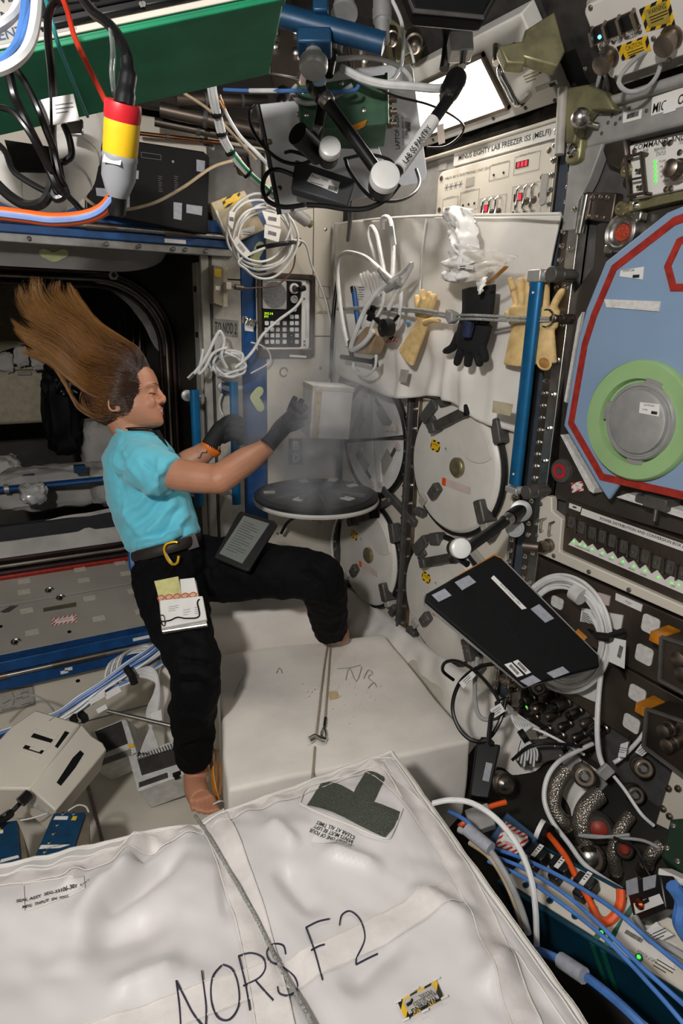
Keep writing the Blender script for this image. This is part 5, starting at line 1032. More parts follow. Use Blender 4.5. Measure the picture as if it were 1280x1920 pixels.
# trunk, arms and legs under the clothes
TR = [((228, 806), (285, 802), .07), ((207, 822), (303, 815), .145), ((198, 860), (322, 845), .185), ((199, 900), (335, 880), .175), ((207, 945), (348, 915), .155), ((221, 985), (360, 955), .15), ((236, 1015), (369, 985), .16), ((247, 1036), (364, 1008), .165)]
tside = (F0*.96-R0*.22).normalized()
def trunk(b, rows, g, dep=2.0, n=40, ex=2.3):
    rg = []
    for L_, R_, hw in rows:
        a, c = at(*L_, dep), at(*R_, dep); rg.append(ringpts((a+c)/2, (c-a).normalized(), tside, (c-a).length/2+g, hw+g, n, ex))
    b.loft(rg)
trunk(b, TR[2:], -.03)
trunk(b, [((247, 1036), (366, 1008), .16), ((252, 1075), (385, 1045), .17), ((262, 1110), (385, 1085), .16)], -.04)
RA = [(252, 866, 1.85, .052), (330, 889, 1.80, .046), (400, 898, 1.78, .042), (418, 893, 1.78, .042), (455, 868, 1.83, .040), (496, 841, 1.895, .028), (504, 833, 1.90, .026)]
limb(b, RA, 18)
LA = [(290, 870, 2.16, .050), (330, 885, 2.12, .044), (352, 868, 2.08, .042), (380, 850, 2.07, .034), (396, 838, 2.06, .027), (403, 830, 2.06, .025)]
limb(b, LA, 18)
RLg = [(312, 1070, 1.93, .068), (335, 1150, 1.80, .058), (362, 1240, 1.70, .044), (366, 1275, 1.70, .042), (362, 1350, 1.76, .040), (366, 1428, 1.82, .034), (370, 1452, 1.83, .034)]
limb(b, RLg, 18)
LLg = [(340, 1062, 2.06, .070), (430, 1070, 2.0, .062), (520, 1075, 1.95, .052), (588, 1080, 1.94, .045), (606, 1102, 1.97, .042), (614, 1150, 2.08, .040), (624, 1186, 2.17, .034)]
limb(b, LLg, 18)
# right foot, bare, sole down and pointing at the viewer; left foot tucked behind
limb(b, [(368, 1436, 1.83, .031), (365, 1456, 1.83, .032), (368, 1480, 1.79, .033), (376, 1500, 1.75, .031)], 16)
for k in range(5):
    t = k/4; limb(b, [(358+38*t, 1490+4*math.sin(t*2), 1.77, .0095), (361+42*t, 1508+5*math.sin(t*2.4), 1.735, .0085), (363+44*t, 1519+6*math.sin(t*2.6), 1.715, .007+.003*t)], 10)
limb(b, [(624, 1180, 2.17, .032), (634, 1190, 2.19, .03), (650, 1191, 2.18, .024)], 12)
body = ob('body', b, skin, pw); remesh(body, .0032, 5)
# face details
def hob(name, b, m): return ob(name, b, m, pw)
lipm = mat('lip_rose', 'b0605c', .4, var=0); lash = mat('lash_brown', '24160f', .6, var=0)
b = MB(); b.x = HX
for P, r in (([(.088, -.032, .0545), (.1065, -.015, .0525), (.1120, 0, .0530), (.1065, .015, .0525), (.088, .032, .0545)], .0040), ([(.088, -.031, .0520), (.1050, -.013, .0400), (.1105, 0, .0382), (.1050, .013, .0400), (.088, .031, .0520)], .0044)):
    q = crm(P, 5); n = len(q); b.sweep(q, [r*(.35+.65*math.sin(math.pi*(k+.3)/(n-.4))) for k in range(n)], 8)
hob('lips', b, lipm)
b = MB(); b.x = HX; b.sweep(crm([(.092, -.027, .0520), (.1055, -.013, .0466), (.1105, 0, .0456), (.1055, .013, .0466), (.092, .027, .0520)], 4), .0040, 8); hob('teeth', b, mat('teeth', 'd8d2c8', .3, var=0))
for s in (1, -1):
    b = MB(); b.x = HX; b.sweep(crm([(.106, .018*s, .0955), (.1053, .030*s, .0932), (.096, .042*s, .0940), (.090, .047*s, .0925)], 4), [.0007]*3+[.0015]*7+[.0008]*3, 6); hob('eyelash', b, lash)
    b = MB(); b.x = HX; b.sweep(crm([(.114, .012*s, .1190), (.1105, .028*s, .1235), (.094, .052*s, .1180)], 5), [.0009]*2+[.0017]*6+[.0008]*3, 6, flat=.6); hob('eyebrow', b, MT.get('brow_brown') or mat('brow_brown', '6a4a30', .8, var=.2, vs=300))
b = MB(); b.x = HX; b.ball((.004, -.0815, .050), .0025, 10); hob('earring', b, chrome)
# hair: a close cap on the scalp and loose strands drifting up and back
hm = bpy.data.materials.new('hair_brown'); hm.use_nodes = True; nt = hm.node_tree; bs = nt.nodes['Principled BSDF']; hi = nt.nodes.new('ShaderNodeHairInfo'); cr = nt.nodes.new('ShaderNodeValToRGB')
cr.color_ramp.elements[0].color = lin('2c1a10'); cr.color_ramp.elements[1].color = lin('8f6534'); e = cr.color_ramp.elements.new(.45); e.color = lin('7a5126'); e = cr.color_ramp.elements.new(.16); e.color = lin('3f2615')
nt.links.new(hi.outputs['Intercept'], cr.inputs[0]); nt.links.new(cr.outputs[0], bs.inputs['Base Color']); bs.inputs['Roughness'].default_value = .38; bs.inputs['Specular IOR Level'].default_value = .6
capm = mat('hair_root', '40281a', .6, var=.2, vs=80)
b = MB(); b.x = HX @ MX.Translation((-.005, 0, .135))
EA, EB, EC = .107, .0845, .106
vs_, N_ = [], 40
for i in range(25):
    t = math.pi*i/24*.83
    for j in range(N_): a = 2*math.pi*j/N_; vs_.append(V((EA*math.sin(t)*math.cos(a), EB*math.sin(t)*math.sin(a), EC*math.cos(t))))
keep = []
for i in range(24):
    for j in range(N_):
        c = (vs_[i*N_+j]+vs_[(i+1)*N_+j])/2
        hx, hz = c.x-.005, c.z+.135
        lim = -.02 if hz < .078 else (.012 if hz < .09 else (.028 if hz < .10 else (.046 if hz < .12 else (.066 if hz < .142 else (.060 if hz < .168 else (.072 if hz < .185 else .2))))))
        if hx > lim or (abs(hx+.001) < .019 and .046 < hz < .104 and abs(c.y) > .04): continue
        keep.append((i*N_+j, (i+1)*N_+j, (i+1)*N_+(j+1) % N_, i*N_+(j+1) % N_))
b.add(vs_, keep); o = hob('hair_cap', b, capm); q = o.modifiers.new('thickness', 'SOLIDIFY'); q.thickness = .006; q.offset = 0
G = [[(281, 686), (262, 656), (228, 632), (188, 606), (158, 572), (140, 546), (126, 520)],
     [(276, 690), (246, 660), (198, 634), (150, 594), (118, 563), (104, 545), (112, 520)],
     [(268, 696), (232, 674), (178, 652), (134, 608), (92, 590), (62, 552), (54, 512)],
     [(260, 702), (225, 696), (160, 670), (115, 630), (70, 606), (38, 588), (20, 562)],
     [(266, 716), (218, 720), (150, 696), (105, 657), (62, 632), (34, 615), (14, 594)],
     [(256, 738), (210, 748), (155, 728), (112, 688), (70, 657), (40, 640), (12, 625)],
     [(249, 745), (226, 743), (178, 745), (135, 716), (92, 682), (55, 664), (18, 648)],
     [(216, 784), (200, 790), (172, 784), (142, 762), (122, 722), (102, 690), (78, 668)]]
rn = random.Random(5); NS, NP = 6500, 16
hc_ = bpy.data.hair_curves.new('hair'); hc_.add_curves([NP]*NS); pos = []; rad = []
HCi = HX.inverted(); ctr = V((-.005, 0, .135))
clumps = [(rn.uniform(0, 6.99), rn.uniform(-1, 1), [rn.uniform(-1, 1) for _ in range(6)]) for _ in range(34)]
for k in range(NS):
    cg, cs, cr_ = clumps[rn.randrange(len(clumps))]
    dg_, ds_ = rn.gauss(0, .42), rn.gauss(0, .3); lone = rn.random() < .12
    ln_ = rn.uniform(.82, 1.0)*(.86+.14*cr_[3])*(1.0 if rn.random() < .85 else .6); P2 = []
    for j in range(7):
        t = j/6; kk = 1 if lone else 1-.78*t*t; g = max(0, cg+dg_*kk); g = min(6, g) if cg < 6.25 else min(6.99, max(6.8, g)); i = int(g); P2.append(V((*G[i][j], 0)).lerp(V((*G[i+1][j], 0)), g-i))
    s0 = max(-1, min(1, cs+ds_))
    pts = []
    for j in range(7):
        t = j/6; s = s0; px, py = P2[j].x+5*t*t+cr_[0]*8*t*t+rn.gauss(0, 1.5)*t, P2[j].y+cr_[1]*8*t*t+rn.gauss(0, 1.5)*t
        dd = 1.95+s*(.062+.03*t)+cr_[2]*.05*t
        p = at(px, py, dd)
        if j < 2:          # hold the first points on the scalp
            l = HCi @ p-ctr; l.y = s*.078 if j == 0 else l.y; w_ = math.sqrt((l.x/EA)**2+(l.y/EB)**2+(l.z/EC)**2); l = l/w_*(1.02+.03*rn.random()+.10*j) if (j == 0 or w_ < 1.12) else l; p = HX @ (l+ctr)
        pts.append(p)
    c_ = crm(pts, 5); tot = (len(c_)-1)*ln_
    for j in range(NP):
        x = j/(NP-1)*tot; a = min(int(x), len(c_)-2); p = c_[a].lerp(c_[a+1], x-a); pos += list(p+V((rn.gauss(0, .0007), rn.gauss(0, .0007), rn.gauss(0, .0007)))*(j > 0)); rad.append(.0005*(1-.75*(j/(NP-1))**2))
hc_.attributes['position'].data.foreach_set('vector', pos)
ra = hc_.attributes.get('radius') or hc_.attributes.new('radius', 'FLOAT', 'POINT'); ra.data.foreach_set('value', rad)
hc_.materials.append(hm); ho = bpy.data.objects.new('hair', hc_); C.objects.link(ho); ho.parent = pw
# shirt
def crease(o, lines_, amp, ns=22, na=.004):
    me = bake(o); cm = cam.matrix_world.inverted(); me.update(); nn = [v.normal.copy() for v in me.vertices]
    for v, n in zip(me.vertices, nn):
        c = cm @ v.co; px, py = 640+FPX*c.x/-c.z, 960-FPX*c.y/-c.z; z = na*NZ.noise(v.co*ns)+na*.5*NZ.noise(v.co*ns*2.3)
        for (ax, ay, bx, by, w_, k) in lines_:
            dx, dy = bx-ax, by-ay; L = math.hypot(dx, dy); t = ((px-ax)*dx+(py-ay)*dy)/L/L; d = ((px-ax)*dy-(py-ay)*dx)/L+6*NZ.noise(V((t*3, ax*.01, 0)))
            z += amp*k*max(0, min(1, t*5))*max(0, min(1, (1-t)*5))*math.exp(-(d/w_)**2)
        v.co += n*z
b = MB(); trunk(b, [((220, 817), (299, 817), .125)]+TR[2:-1]+[((241, 1028), (373, 994), .178), ((250, 1036), (366, 1006), .16)], .006)
limb(b, [(246, 862, 1.86, .066), (285, 880, 1.81, .068), (310, 891, 1.795, .066), (322, 896, 1.79, .062)], 20)
limb(b, [(285, 862, 2.14, .064), (310, 878, 2.13, .060), (322, 884, 2.12, .056)], 18)
sh_ = ob('shirt', b, shirtm, pw); remesh(sh_, .005, 4)
crease(sh_, [(318, 925, 236, 1002, 7, -1), (335, 935, 262, 1012, 7, 1), (348, 945, 285, 1018, 6, -1), (356, 962, 305, 1022, 6, 1), (362, 980, 322, 1024, 5, -.8), (300, 905, 222, 975, 8, .8), (232, 850, 225, 925, 6, -.7), (225, 840, 262, 905, 5, .5), (262, 856, 312, 905, 6, -.7), (300, 850, 290, 905, 5, .5), (250, 1012, 352, 985, 6, -.9), (256, 1024, 350, 1000, 5, .9), (228, 940, 262, 1010, 7, .6)], .011)
b = MB(); c = at(258, 815, 1.965); b.sweep([c+R0*(.062*math.cos(a))+F0*(.075*math.sin(a))-D0*(.002-.022*math.cos(a+.5))*.8 for a in [k*math.pi/12 for k in range(24)]], .0055, 8, True); ob('collar', b, shirtm, pw)
b = MB(); b.tube([at(*p) for p in ((240, 806, 1.885), (262, 806, 1.87), (285, 808, 1.88), (300, 822, 1.92), (304, 835, 1.94))], .003, 6); b.tube([at(*p) for p in ((236, 803, 1.885), (262, 802, 1.868), (288, 803, 1.89))], .0022, 6); ob('neck_cord', b, kcab, pw)
b = MB(); b.prism([(0, 0), (.018, 0), (.012, .05), (-.006, .05)], -.002, .002); b.v = [at(306, 838, 1.9)+R0*(p.x*.8-p.y*.4)-D0*p.y+F0*p.z for p in b.v]; ob('dark_placket', b, blackm, pw)
# trousers, belt
b = MB(); trunk(b, [((250, 1020), (366, 995), .155), ((249, 1040), (375, 1015), .172), ((252, 1078), (392, 1050), .185), ((265, 1115), (392, 1090), .165)], .0)
limb(b, [(312, 1075, 1.92, .104), (328, 1140, 1.81, .094), (358, 1225, 1.70, .072), (368, 1268, 1.68, .066), (362, 1330, 1.73, .062), (364, 1400, 1.79, .054), (368, 1426, 1.815, .050)], 22)
limb(b, [(345, 1062, 2.05, .108), (430, 1068, 2.0, .098), (520, 1072, 1.95, .082), (588, 1078, 1.93, .074), (606, 1102, 1.96, .070), (614, 1150, 2.08, .064), (620, 1182, 2.15, .058)], 22)
tr_ = ob('trousers', b, trou, pw); remesh(tr_, .006, 4)
crease(tr_, [(330, 1235, 405, 1250, 6, -1), (325, 1255, 408, 1272, 6, 1), (328, 1280, 405, 1290, 6, -1), (330, 1170, 390, 1200, 7, .7), (560, 1060, 625, 1110, 6, -1), (575, 1050, 635, 1095, 6, 1), (400, 1060, 330, 1105, 8, -.8), (330, 1340, 400, 1355, 7, .7), (335, 1400, 398, 1390, 6, -.8), (560, 1110, 635, 1135, 6, .8), (470, 1060, 520, 1110, 8, .6)], .012, 20, .008)
b = MB(); a, c = at(252, 1040, 1.985), at(372, 1008, 1.985); b.sweep(ringpts((a+c)/2, (c-a).normalized(), tside, (c-a).length/2+.004, .178, 40, 2.3), .016, 8, True, flat=.35, up=-D0); ob('belt', b, mat('belt_brown', '2a2420', .6), pw)
b = MB(); q = at(353, 1018, 1.86); b.box(-.028, .028, -.02, .02, -.004, .004); b.v = [q+(R0*.95-D0*.3)*p.x+(-D0*.95-R0*.3)*p.y-F0*p.z for p in b.v]; ob('belt_buckle', b, mat('buckle', '3a3230', .4, .3), pw)
b = MB(); limb(b, [(247, 1035, 1.95, .012), (250, 1060, 1.95, .014), (252, 1078, 1.95, .008)], 8); ob('blue_clip', b, bluep, pw)
b = MB(); limb(b, [(612, 1186, 2.10, .012), (640, 1190, 2.12, .012)], 8) ; ob('ankle_band', b, blackm, pw)
# gloved hands
b = MB()
limb(b, [(499, 838, 1.895, .037), (512, 823, 1.905, .034), (528, 803, 1.925, .038), (545, 786, 1.94, .036), (552, 778, 1.945, .028)], 16, flat=.72, up=F0)
for P in ([(543, 772, 1.96, .0115), (548, 758, 1.97, .0105), (554, 744, 1.975, .009)], [(549, 775, 1.95, .0115), (559, 761, 1.955, .0105), (567, 749, 1.96, .009)], [(553, 780, 1.94, .0115), (564, 770, 1.94, .0105), (575, 761, 1.94, .009)], [(554, 787, 1.93, .0115), (566, 783, 1.925, .0105), (577, 780, 1.925, .009)], [(535, 805, 1.91, .0135), (552, 800, 1.90, .013), (570, 793, 1.90, .0100)]):
    limb(b, P, 10, seg=4)
o = ob('right_glove', b, glvm, pw); remesh(o, .0028, 4)
b = MB(); limb(b, [(393, 838, 2.055, .037), (402, 822, 2.06, .035), (415, 806, 2.075, .038), (424, 800, 2.085, .034)], 16, flat=.8, up=F0)
for k in range(4):
    y = 786+k*12; limb(b, [(418, y+4, 2.075, .0125), (434, y-3, 2.055, .0125), (448, y, 2.065, .012), (455, y+5, 2.09, .0115), (446, y+9, 2.11, .0105)], 10, seg=4)
limb(b, [(408, 815, 2.05, .0135), (424, 792, 2.05, .0125), (437, 784, 2.06, .0105)], 10, seg=4)
o = ob('left_glove', b, glvb, pw); remesh(o, .0028, 4)
b = MB(); a, c = at(388, 844, 2.064), at(404, 831, 2.06); q = a.lerp(c, .5); d = (c-a).normalized(); u = d.orthogonal().normalized(); v = d.cross(u)
b.sweep([q+(u*math.cos(k*.3927)+v*math.sin(k*.3927))*.0345 for k in range(16)], .012, 8, True, flat=.25, up=d); ob('wrist_strap', b, mat('strap_orange', 'e8751a', .5), pw)
b = MB()
for k in range(5): p = at(393+k*3.5, 838+k*1.6, 2.026); b.sweep([p, p+V((0, 0, .010))], .0016, 5)
ob('strap_print', b, ink, pw)
b = MB(); b.tube([at(370+k*4.2, 858-k*3.2+3*math.sin(k*2.1), 2.030+.0015*k*0) for k in range(7)], .0011, 5); ob('forearm_script', b, mat('tattoo', '3b3038', .6, var=0), pw)
# carabiner on the belt
cb = thing('carabiner', 'yellow carabiner clipped to the front of her belt', 'carabiner', WF)
P = [at(*p, 1.80) for p in ((320, 1017), (311, 1021), (308, 1032), (314, 1048), (323, 1058), (332, 1055), (335, 1042))]
ob('hook', MB().tube(P, .0042, 8), mat('anodized_yellow', 'd8a818', .3, .6), cb); ob('gate', MB().sweep([at(309, 1034, 1.80), at(324, 1057, 1.80)], .0028, 8), chrome, cb); ob('top_bar', MB().tube([at(*p, 1.80) for p in ((320, 1017), (328, 1016), (333, 1017))], .0038, 8), MT['anodized_yellow'], cb)
ob('tether', MB().tube([at(324, 1058, 1.80), at(314, 1085, 1.76), at(306, 1130, 1.70), at(304, 1165, 1.67)], .0012, 5).tube([at(326, 1058, 1.80), at(318, 1085, 1.76), at(310, 1130, 1.70), at(306, 1165, 1.67)], .0012, 5), blackm, cb)
# notepad strapped on the near thigh
NF = face3(((305, 1184, 1.63), (388, 1168, 1.64), (290, 1092, 1.72))); 
def npx(*p): return [NF.uv(*q, 0) for q in p]
nb_ = thing('notepad', 'worn clipboard notepad with a yellow sheet strapped to her near thigh', 'notepad', NF)
ob('back_board', MB().prism(npx((303, 1184), (388, 1170), (372, 1118), (366, 1086), (291, 1092), (298, 1130)), -.016, .0), mat('board', 'b8b6ae', .6), nb_, bev=.002)
ob('white_pages', MB().prism(npx((338, 1088), (365, 1085), (373, 1122), (342, 1126)), .0, .006), paper, nb_, bev=.001)
ob('yellow_sheet', MB().prism(npx((290, 1092), (335, 1083), (343, 1122), (300, 1128)), .0, .0075), mat('sheet_yellow', 'c9c585', .6), nb_, bev=.001)
ob('tan_band', MB().prism(npx((298, 1121), (372, 1114), (373, 1124), (299, 1131)), .0075, .0085), mat('band_tan', 'c9a888', .6), nb_)
for k in range(5):
    u, v = NF.uv(303+k*15, 1124-k*1.4); ob('red_loop', MB().sweep([(u+.009*math.cos(j*.524), v+.0075*math.sin(j*.524), .009) for j in range(12)], .0011, 5, True), redink, nb_)
ob('front_pages', MB().prism(npx((301, 1129), (381, 1121), (389, 1165), (305, 1181)), .0, .011), paper, nb_, bev=.002)
lines(nb_, *NF.uv(318, 1142), 3, .025, .0112, .006, faint, .0012); lines(nb_, *NF.uv(345, 1148), 3, .018, .0112, .007, faint, .0012); lines(nb_, *NF.uv(366, 1143), 4, .014, .0112, .006, faint, .0012)
ob('elastic', MB().tube([V((*NF.uv(*p), .013)) for p in ((303, 1170), (320, 1168), (335, 1162), (352, 1164), (375, 1160), (372, 1135), (376, 1128))], .002, 6), blackm, nb_)
ob('ring_clip', MB().tube([V((*NF.uv(*p), .014)) for p in ((307, 1176), (303, 1160), (310, 1160), (312, 1176))], .0018, 6, True), chrome, nb_); ob('edge_bar', MB().sweep([V((*NF.uv(305, 1184), 0)), V((*NF.uv(388, 1171), 0))], .004, 8), steel, nb_)
# tablet on the far thigh
TF = face3(((403, 1046, 1.84), (466, 1071, 1.82), (447, 959, 1.90)))
tq = lambda p, z=0: TF.uv(*p, z)
tb2 = thing('tablet', 'dark tablet with a grey page on its screen strapped to her raised thigh', 'tablet', TF)
ob('case', MB().prism([tq(p) for p in ((404, 1038), (400, 1046), (460, 1070), (468, 1068), (520, 984), (516, 977), (452, 958), (446, 962))], -.012, 0), blackp, tb2, bev=.003)
scr = mat('screen_grey', '6a6e6a', .25, var=.02, coat=.3)
ob('screen', MB().prism([tq(p) for p in ((411, 1038), (454, 1057), (505, 982), (457, 967))], .0, .0012), scr, tb2)
a, c_, d = V((*tq((411, 1038)), 0)), V((*tq((454, 1057)), 0)), V((*tq((457, 967)), 0)); b = MB()
for k in range(13):
    t = .12+.06*k; p0 = a.lerp(d, 1-t)+(c_-a)*.12; p1 = a.lerp(d, 1-t)+(c_-a)*(.85 if k % 3 else .6); n = (d-a).normalized()*.0009; b.prism([tuple((p0+n)[:2]), tuple((p1+n)[:2]), tuple((p1-n)[:2]), tuple((p0-n)[:2])], .0012, .0016)
ob('screen_text', b, mat('screen_ink', '3a3f3c', .4, var=0), tb2)
# ---------------------------------------------------------------- overhead: power box, cables, arms, laptop desk
def cable(name, label, P, r, m, n=8, seg=7, group=None, extra=None):
    b = MB(); b.tube([at(*p) for p in P], r, n, seg=seg); o = ob(name, b, m); tag(o, label, 'cable', group)
    for nm, mb_, mm in (extra or []): ob(nm, mb_, mm, o)
    return o
GF = face3(((-110, 281, .99), (505, 141, 1.07), (-110, 132, .80)))
gw_ = (at(505, 141, 1.07)-GF.o).length; gh = (at(-110, 132, .80)-GF.o).dot(GF.v)
gx = thing('power_box_overhead', 'long green anodized power box floating at the top left with black sockets', 'box', GF)
ob('green_shell', MB().box(0, gw_, 0, gh, -.115, 0), green, gx, bev=.004)
ob('edge_bead', MB().box(0, gw_, gh-.012, gh+.004, -.004, .003), green, gx, bev=.0015)
fp_ = ob('socket_plate', MB().box(.02, gw_-.006, gh, gh+.004, -.11, -.008), cream, gx, bev=.001)
SF = Frame(GF.w(0, gh+.004, 0), GF.u, -GF.n)
b0 = [SF.uv(*p) for p in ((128, 45), (224, 18), (310, 8), (398, -6))]
for k, (u, v) in enumerate(b0):
    x0, x1 = u-.036, u+.036; z0 = -.018
    s_ = ob('socket', MB().box(x0, x1, gh+.004, gh+.012, -.085, -.016), blackp, gx, bev=.004)
    ob('socket_face', MB().box(x0+.008, x1-.008, gh+.012, gh+.016, -.075, -.026), blackm, s_, bev=.006)
    b = MB(); 
    for xx in (x0+.005, x1-.005): b.lathe([(.003, gh+.012), (.003, gh+.014)], (xx, 0, -.02), (0, 1, 0), 8)
    ob('socket_screw', b, steel, s_)
b = MB(); u, v = SF.uv(38, 70); b.box(u-.10, u+.07, gh+.004, gh+.0046, -.10, -.012); pl_ = ob('caution_plate', b, grp, gx)
PT = SF
for s, dz, w_, hh in (('ATTENTION', -.022, .10, .012), ('DISCONNECT', -.042, .11, .010), ('POWER', -.060, .06, .010)):
    t = write(None, s, 0, 0, 0, w_, hh, ink if s != 'ATTENTION' else navy, bold=.02); t.parent = pl_
    t.matrix_local = MX.Translation((u-.01, gh+.0049, dz)) @ MX.Rotation(-math.pi/2, 4, 'X') @ MX.Identity(4)
# cables hanging round the green box
bw = [((70, -20, .60), (66, 40, .58), (52, 90, .56), (20, 122, .55), (-30, 140, .55)), ((58, -20, .61), (52, 35, .59), (38, 82, .57), (5, 115, .56), (-40, 130, .56)), ((45, -25, .62), (30, 20, .60), (5, 45, .58), (-40, 70, .57))]
for k, (P, m, lb) in enumerate(zip(bw, (wcab, bcab, wcab), ('outer white cable bending through the top left corner', 'pale blue cable bending beside the white one at top left', 'short white cable cutting the very top left corner'))): cable('data_cable', lb, P, .0050, m)
cable('data_cable', 'second pale blue cable tucked inside the bend at top left', [(50, -20, .6), (44, 38, .585), (30, 86, .565), (-5, 118, .555), (-40, 132, .555)], .004, bcab)
cable('red_wire', 'thin red wire crossing the green box to the yellow connector', [(110, -20, .72), (126, 20, .71), (140, 70, .70), (168, 130, .69), (198, 190, .68), (215, 215, .68)], .0030, rcab)
cable('teal_wire', 'thin teal wire slanting across the green box', [(82, -15, .74), (96, 35, .73), (110, 85, .75), (132, 140, .82), (152, 190, .9), (164, 218, 1.0)], .0026, tcab)
bk_ = [([(185, -5, .72), (110, 5, .72), (92, 25, .70), (90, 70, .68), (97, 140, .66), (100, 200, .66), (98, 260, .66), (108, 320, .67), (120, 350, .68), (125, 365, .68)], .0042, 'black cable dropping from the sockets through the white tag'),
       ([(15, 130, .62), (25, 175, .62), (40, 210, .63), (62, 255, .64), (85, 300, .66), (105, 345, .67), (118, 365, .68), (105, 372, .68), (95, 355, .68)], .0045, 'thick black cable curving down the far left over the duct'),
       ([(28, 128, .63), (50, 160, .63), (72, 205, .63), (85, 240, .64), (100, 280, .66), (112, 330, .67), (122, 350, .68)], .0035, 'slim black cable behind the white paper tag'),
       ([(-30, 200, .64), (15, 205, .63), (45, 235, .63), (70, 275, .64), (95, 320, .66)], .003, 'thin black cable entering from the left edge'),
       ([(-20, 330, .72), (15, 365, .7), (50, 385, .69), (80, 380, .68), (95, 355, .68), (98, 335, .68)], .0055, 'corrugated black hose looping under the white duct'),
       ([(120, 235, .68), (130, 260, .68), (134, 290, .68), (122, 302, .68), (112, 310, .68), (118, 350, .68), (112, 362, .68), (100, 350, .68)], .0036, 'small black cable loop below the white tag'),
       ([(118, 358, .68), (140, 380, .70), (162, 402, .72), (185, 405, .76), (215, 392, .8), (222, 372, .85)], .0032, 'black cable trailing from the loops behind the orange cable'),
       ([(-10, 265, .70), (10, 285, .69), (25, 320, .68), (60, 345, .68), (92, 360, .68), (110, 355, .68)], .0032, 'black cable hugging the front of the white duct'),
       ([(150, -10, .70), (176, 25, .67), (200, 42, .65), (222, 68, .64), (238, 105, .63), (240, 125, .63)], .0052, 'black power cord feeding the yellow connector')]
for P, r, lb in bk_: cable('black_cable', lb, P, r, kcab)
tg = thing('cable_tag', 'white paper tag wrapped on black cables below the green box', 'tag', face3(((82, 235, .645), (150, 226, .645), (76, 192, .645))))
TGf = face3(((82, 235, .645), (150, 226, .645), (76, 192, .645)))
ob('paper_flag', MB().prism([TGf.uv(*p) for p in ((99, 184), (138, 177), (150, 226), (100, 235))], 0, .001), paper, tg); ob('paper_wrap', MB().prism([TGf.uv(*p) for p in ((77, 194), (97, 189), (97, 238), (92, 241))], .004, .005), paper, tg)
lines(tg, *TGf.uv(104, 198), 3, .018, .0013, .004, faint, .0009)
# yellow, red and grey power connector with its orange cable
cnn = thing('power_connector', 'grey and yellow power connector with a red ring, hanging on an orange cable', 'connector', WF)
A0, A1 = at(231, 196, .62), at(221, 352, .66); ax = (A1-A0).normalized(); Ln = (A1-A0).length; sc_ = .62/1202.5
ob('red_ring', MB().lathe([(.0095, -.002), (.0165, -.004), (.0175, .0), (.0175, .008), (.0168, .012)], A0+ax*.002, ax, 28), red, cnn)
ob('yellow_collar', MB().lathe([(.0168, .0), (.0172, .004), (.0170, .028), (.0165, .030)], A0+ax*.013, ax, 28), yellow, cnn)
ob('grey_body', MB().lathe([(.0168, .0), (.0176, .003), (.0168, .006), (.0168, .022), (.012, .036), (.010, .040)], A0+ax*.043, ax, 28), mat('grey_plastic', '8c8e92', .4, var=.04), cnn)
ob('cable_gland', MB().lathe([(.0098, 0), (.0095, .016), (.008, .018)], A0+ax*.083, ax, 18), blackp, cnn)
ob('boot', MB().sweep(crm([at(238, 112, .62), at(240, 140, .62), at(236, 170, .62), at(232, 202, .62)], 4), [.0065]*4+[.0085]*5+[.0098]*4, 14), blackp, cnn)
b = MB(); P = [at(*p, .628) for p in ((208, 60), (212, 100), (210, 140), (214, 178))]; b.sweep(crm(P, 4), .006, 10, flat=.3, up=F0); ob('clear_sleeve', b, mat('clear_plastic', 'cfd2d2', .1, var=.2, vs=60, alpha=.35, coat=.8), cnn)
q = A0+ax*.058-F0*.0188; b = MB().box(-.009, .009, -.004, .004, 0, .0006); b.v = [q+(R0*.98+D0*.2)*p.x+(D0*.98-R0*.2)*p.y-F0*p.z for p in b.v]; ob('white_label', b, paper, cnn)
oc = [(220, 350, .66), (212, 372, .665), (190, 395, .67), (155, 408, .67), (100, 412, .67), (50, 406, .665), (-30, 396, .66)]
o = cable('orange_cable', 'thick orange cable with a blue stripe sweeping left from the connector', oc, .0068, ocab, 12)
P = crm([at(*p) for p in oc], 7); ob('blue_stripe', MB().sweep([p-F0*.0052+D0*.003 for p in P], .0030, 6), mat('stripe_blue', '6f87b8', .45), o)
# white insulated duct
dc = thing('insulated_duct', 'fat white quilted duct elbow behind the black cables at left', 'duct', WF)
P = [at(*p) for p in ((146, 232, 1.42), (140, 285, 1.40), (120, 335, 1.38), (75, 352, 1.36), (25, 338, 1.36), (5, 318, 1.36))]
q = crm(P, 8); b = MB(); b.sweep(q, .052, 24); 
b.v = [p+V((NZ.noise(p*30), NZ.noise(p*30+V((9, 0, 0))), NZ.noise(p*30+V((0, 9, 0)))))*.004 for p in b.v]; ob('duct_cloth', b, fabric, dc)
b = MB()
for k in range(2, len(q)-2, 6): 
    t = (q[k+1]-q[k-1]).normalized(); u = t.orthogonal().normalized(); v = t.cross(u); b.sweep([q[k]+(u*math.cos(j*.3)+v*math.sin(j*.3))*.0525 for j in range(21)], .0018, 5, True)
ob('quilt_seam', b, fabric, dc)
b = MB(); P = [at(*p, 1.24) for p in ((8, 262), (95, 275), (98, 320), (25, 318))]; b.add(P+[p+F0*.01 for p in P], [(0, 1, 2, 3), (7, 6, 5, 4), (0, 4, 5, 1), (1, 5, 6, 2), (2, 6, 7, 3), (3, 7, 4, 0)]); ob('black_flap', b, blackm, dc)
c = at(141, 240, 1.30); b = MB(); b.box(-.016, .016, -.016, .016, -.004, .004); b.v = [c+R0*p.x-D0*p.y-F0*p.z for p in b.v]; o = ob('chrome_catch', b, chrome, dc, bev=.002)
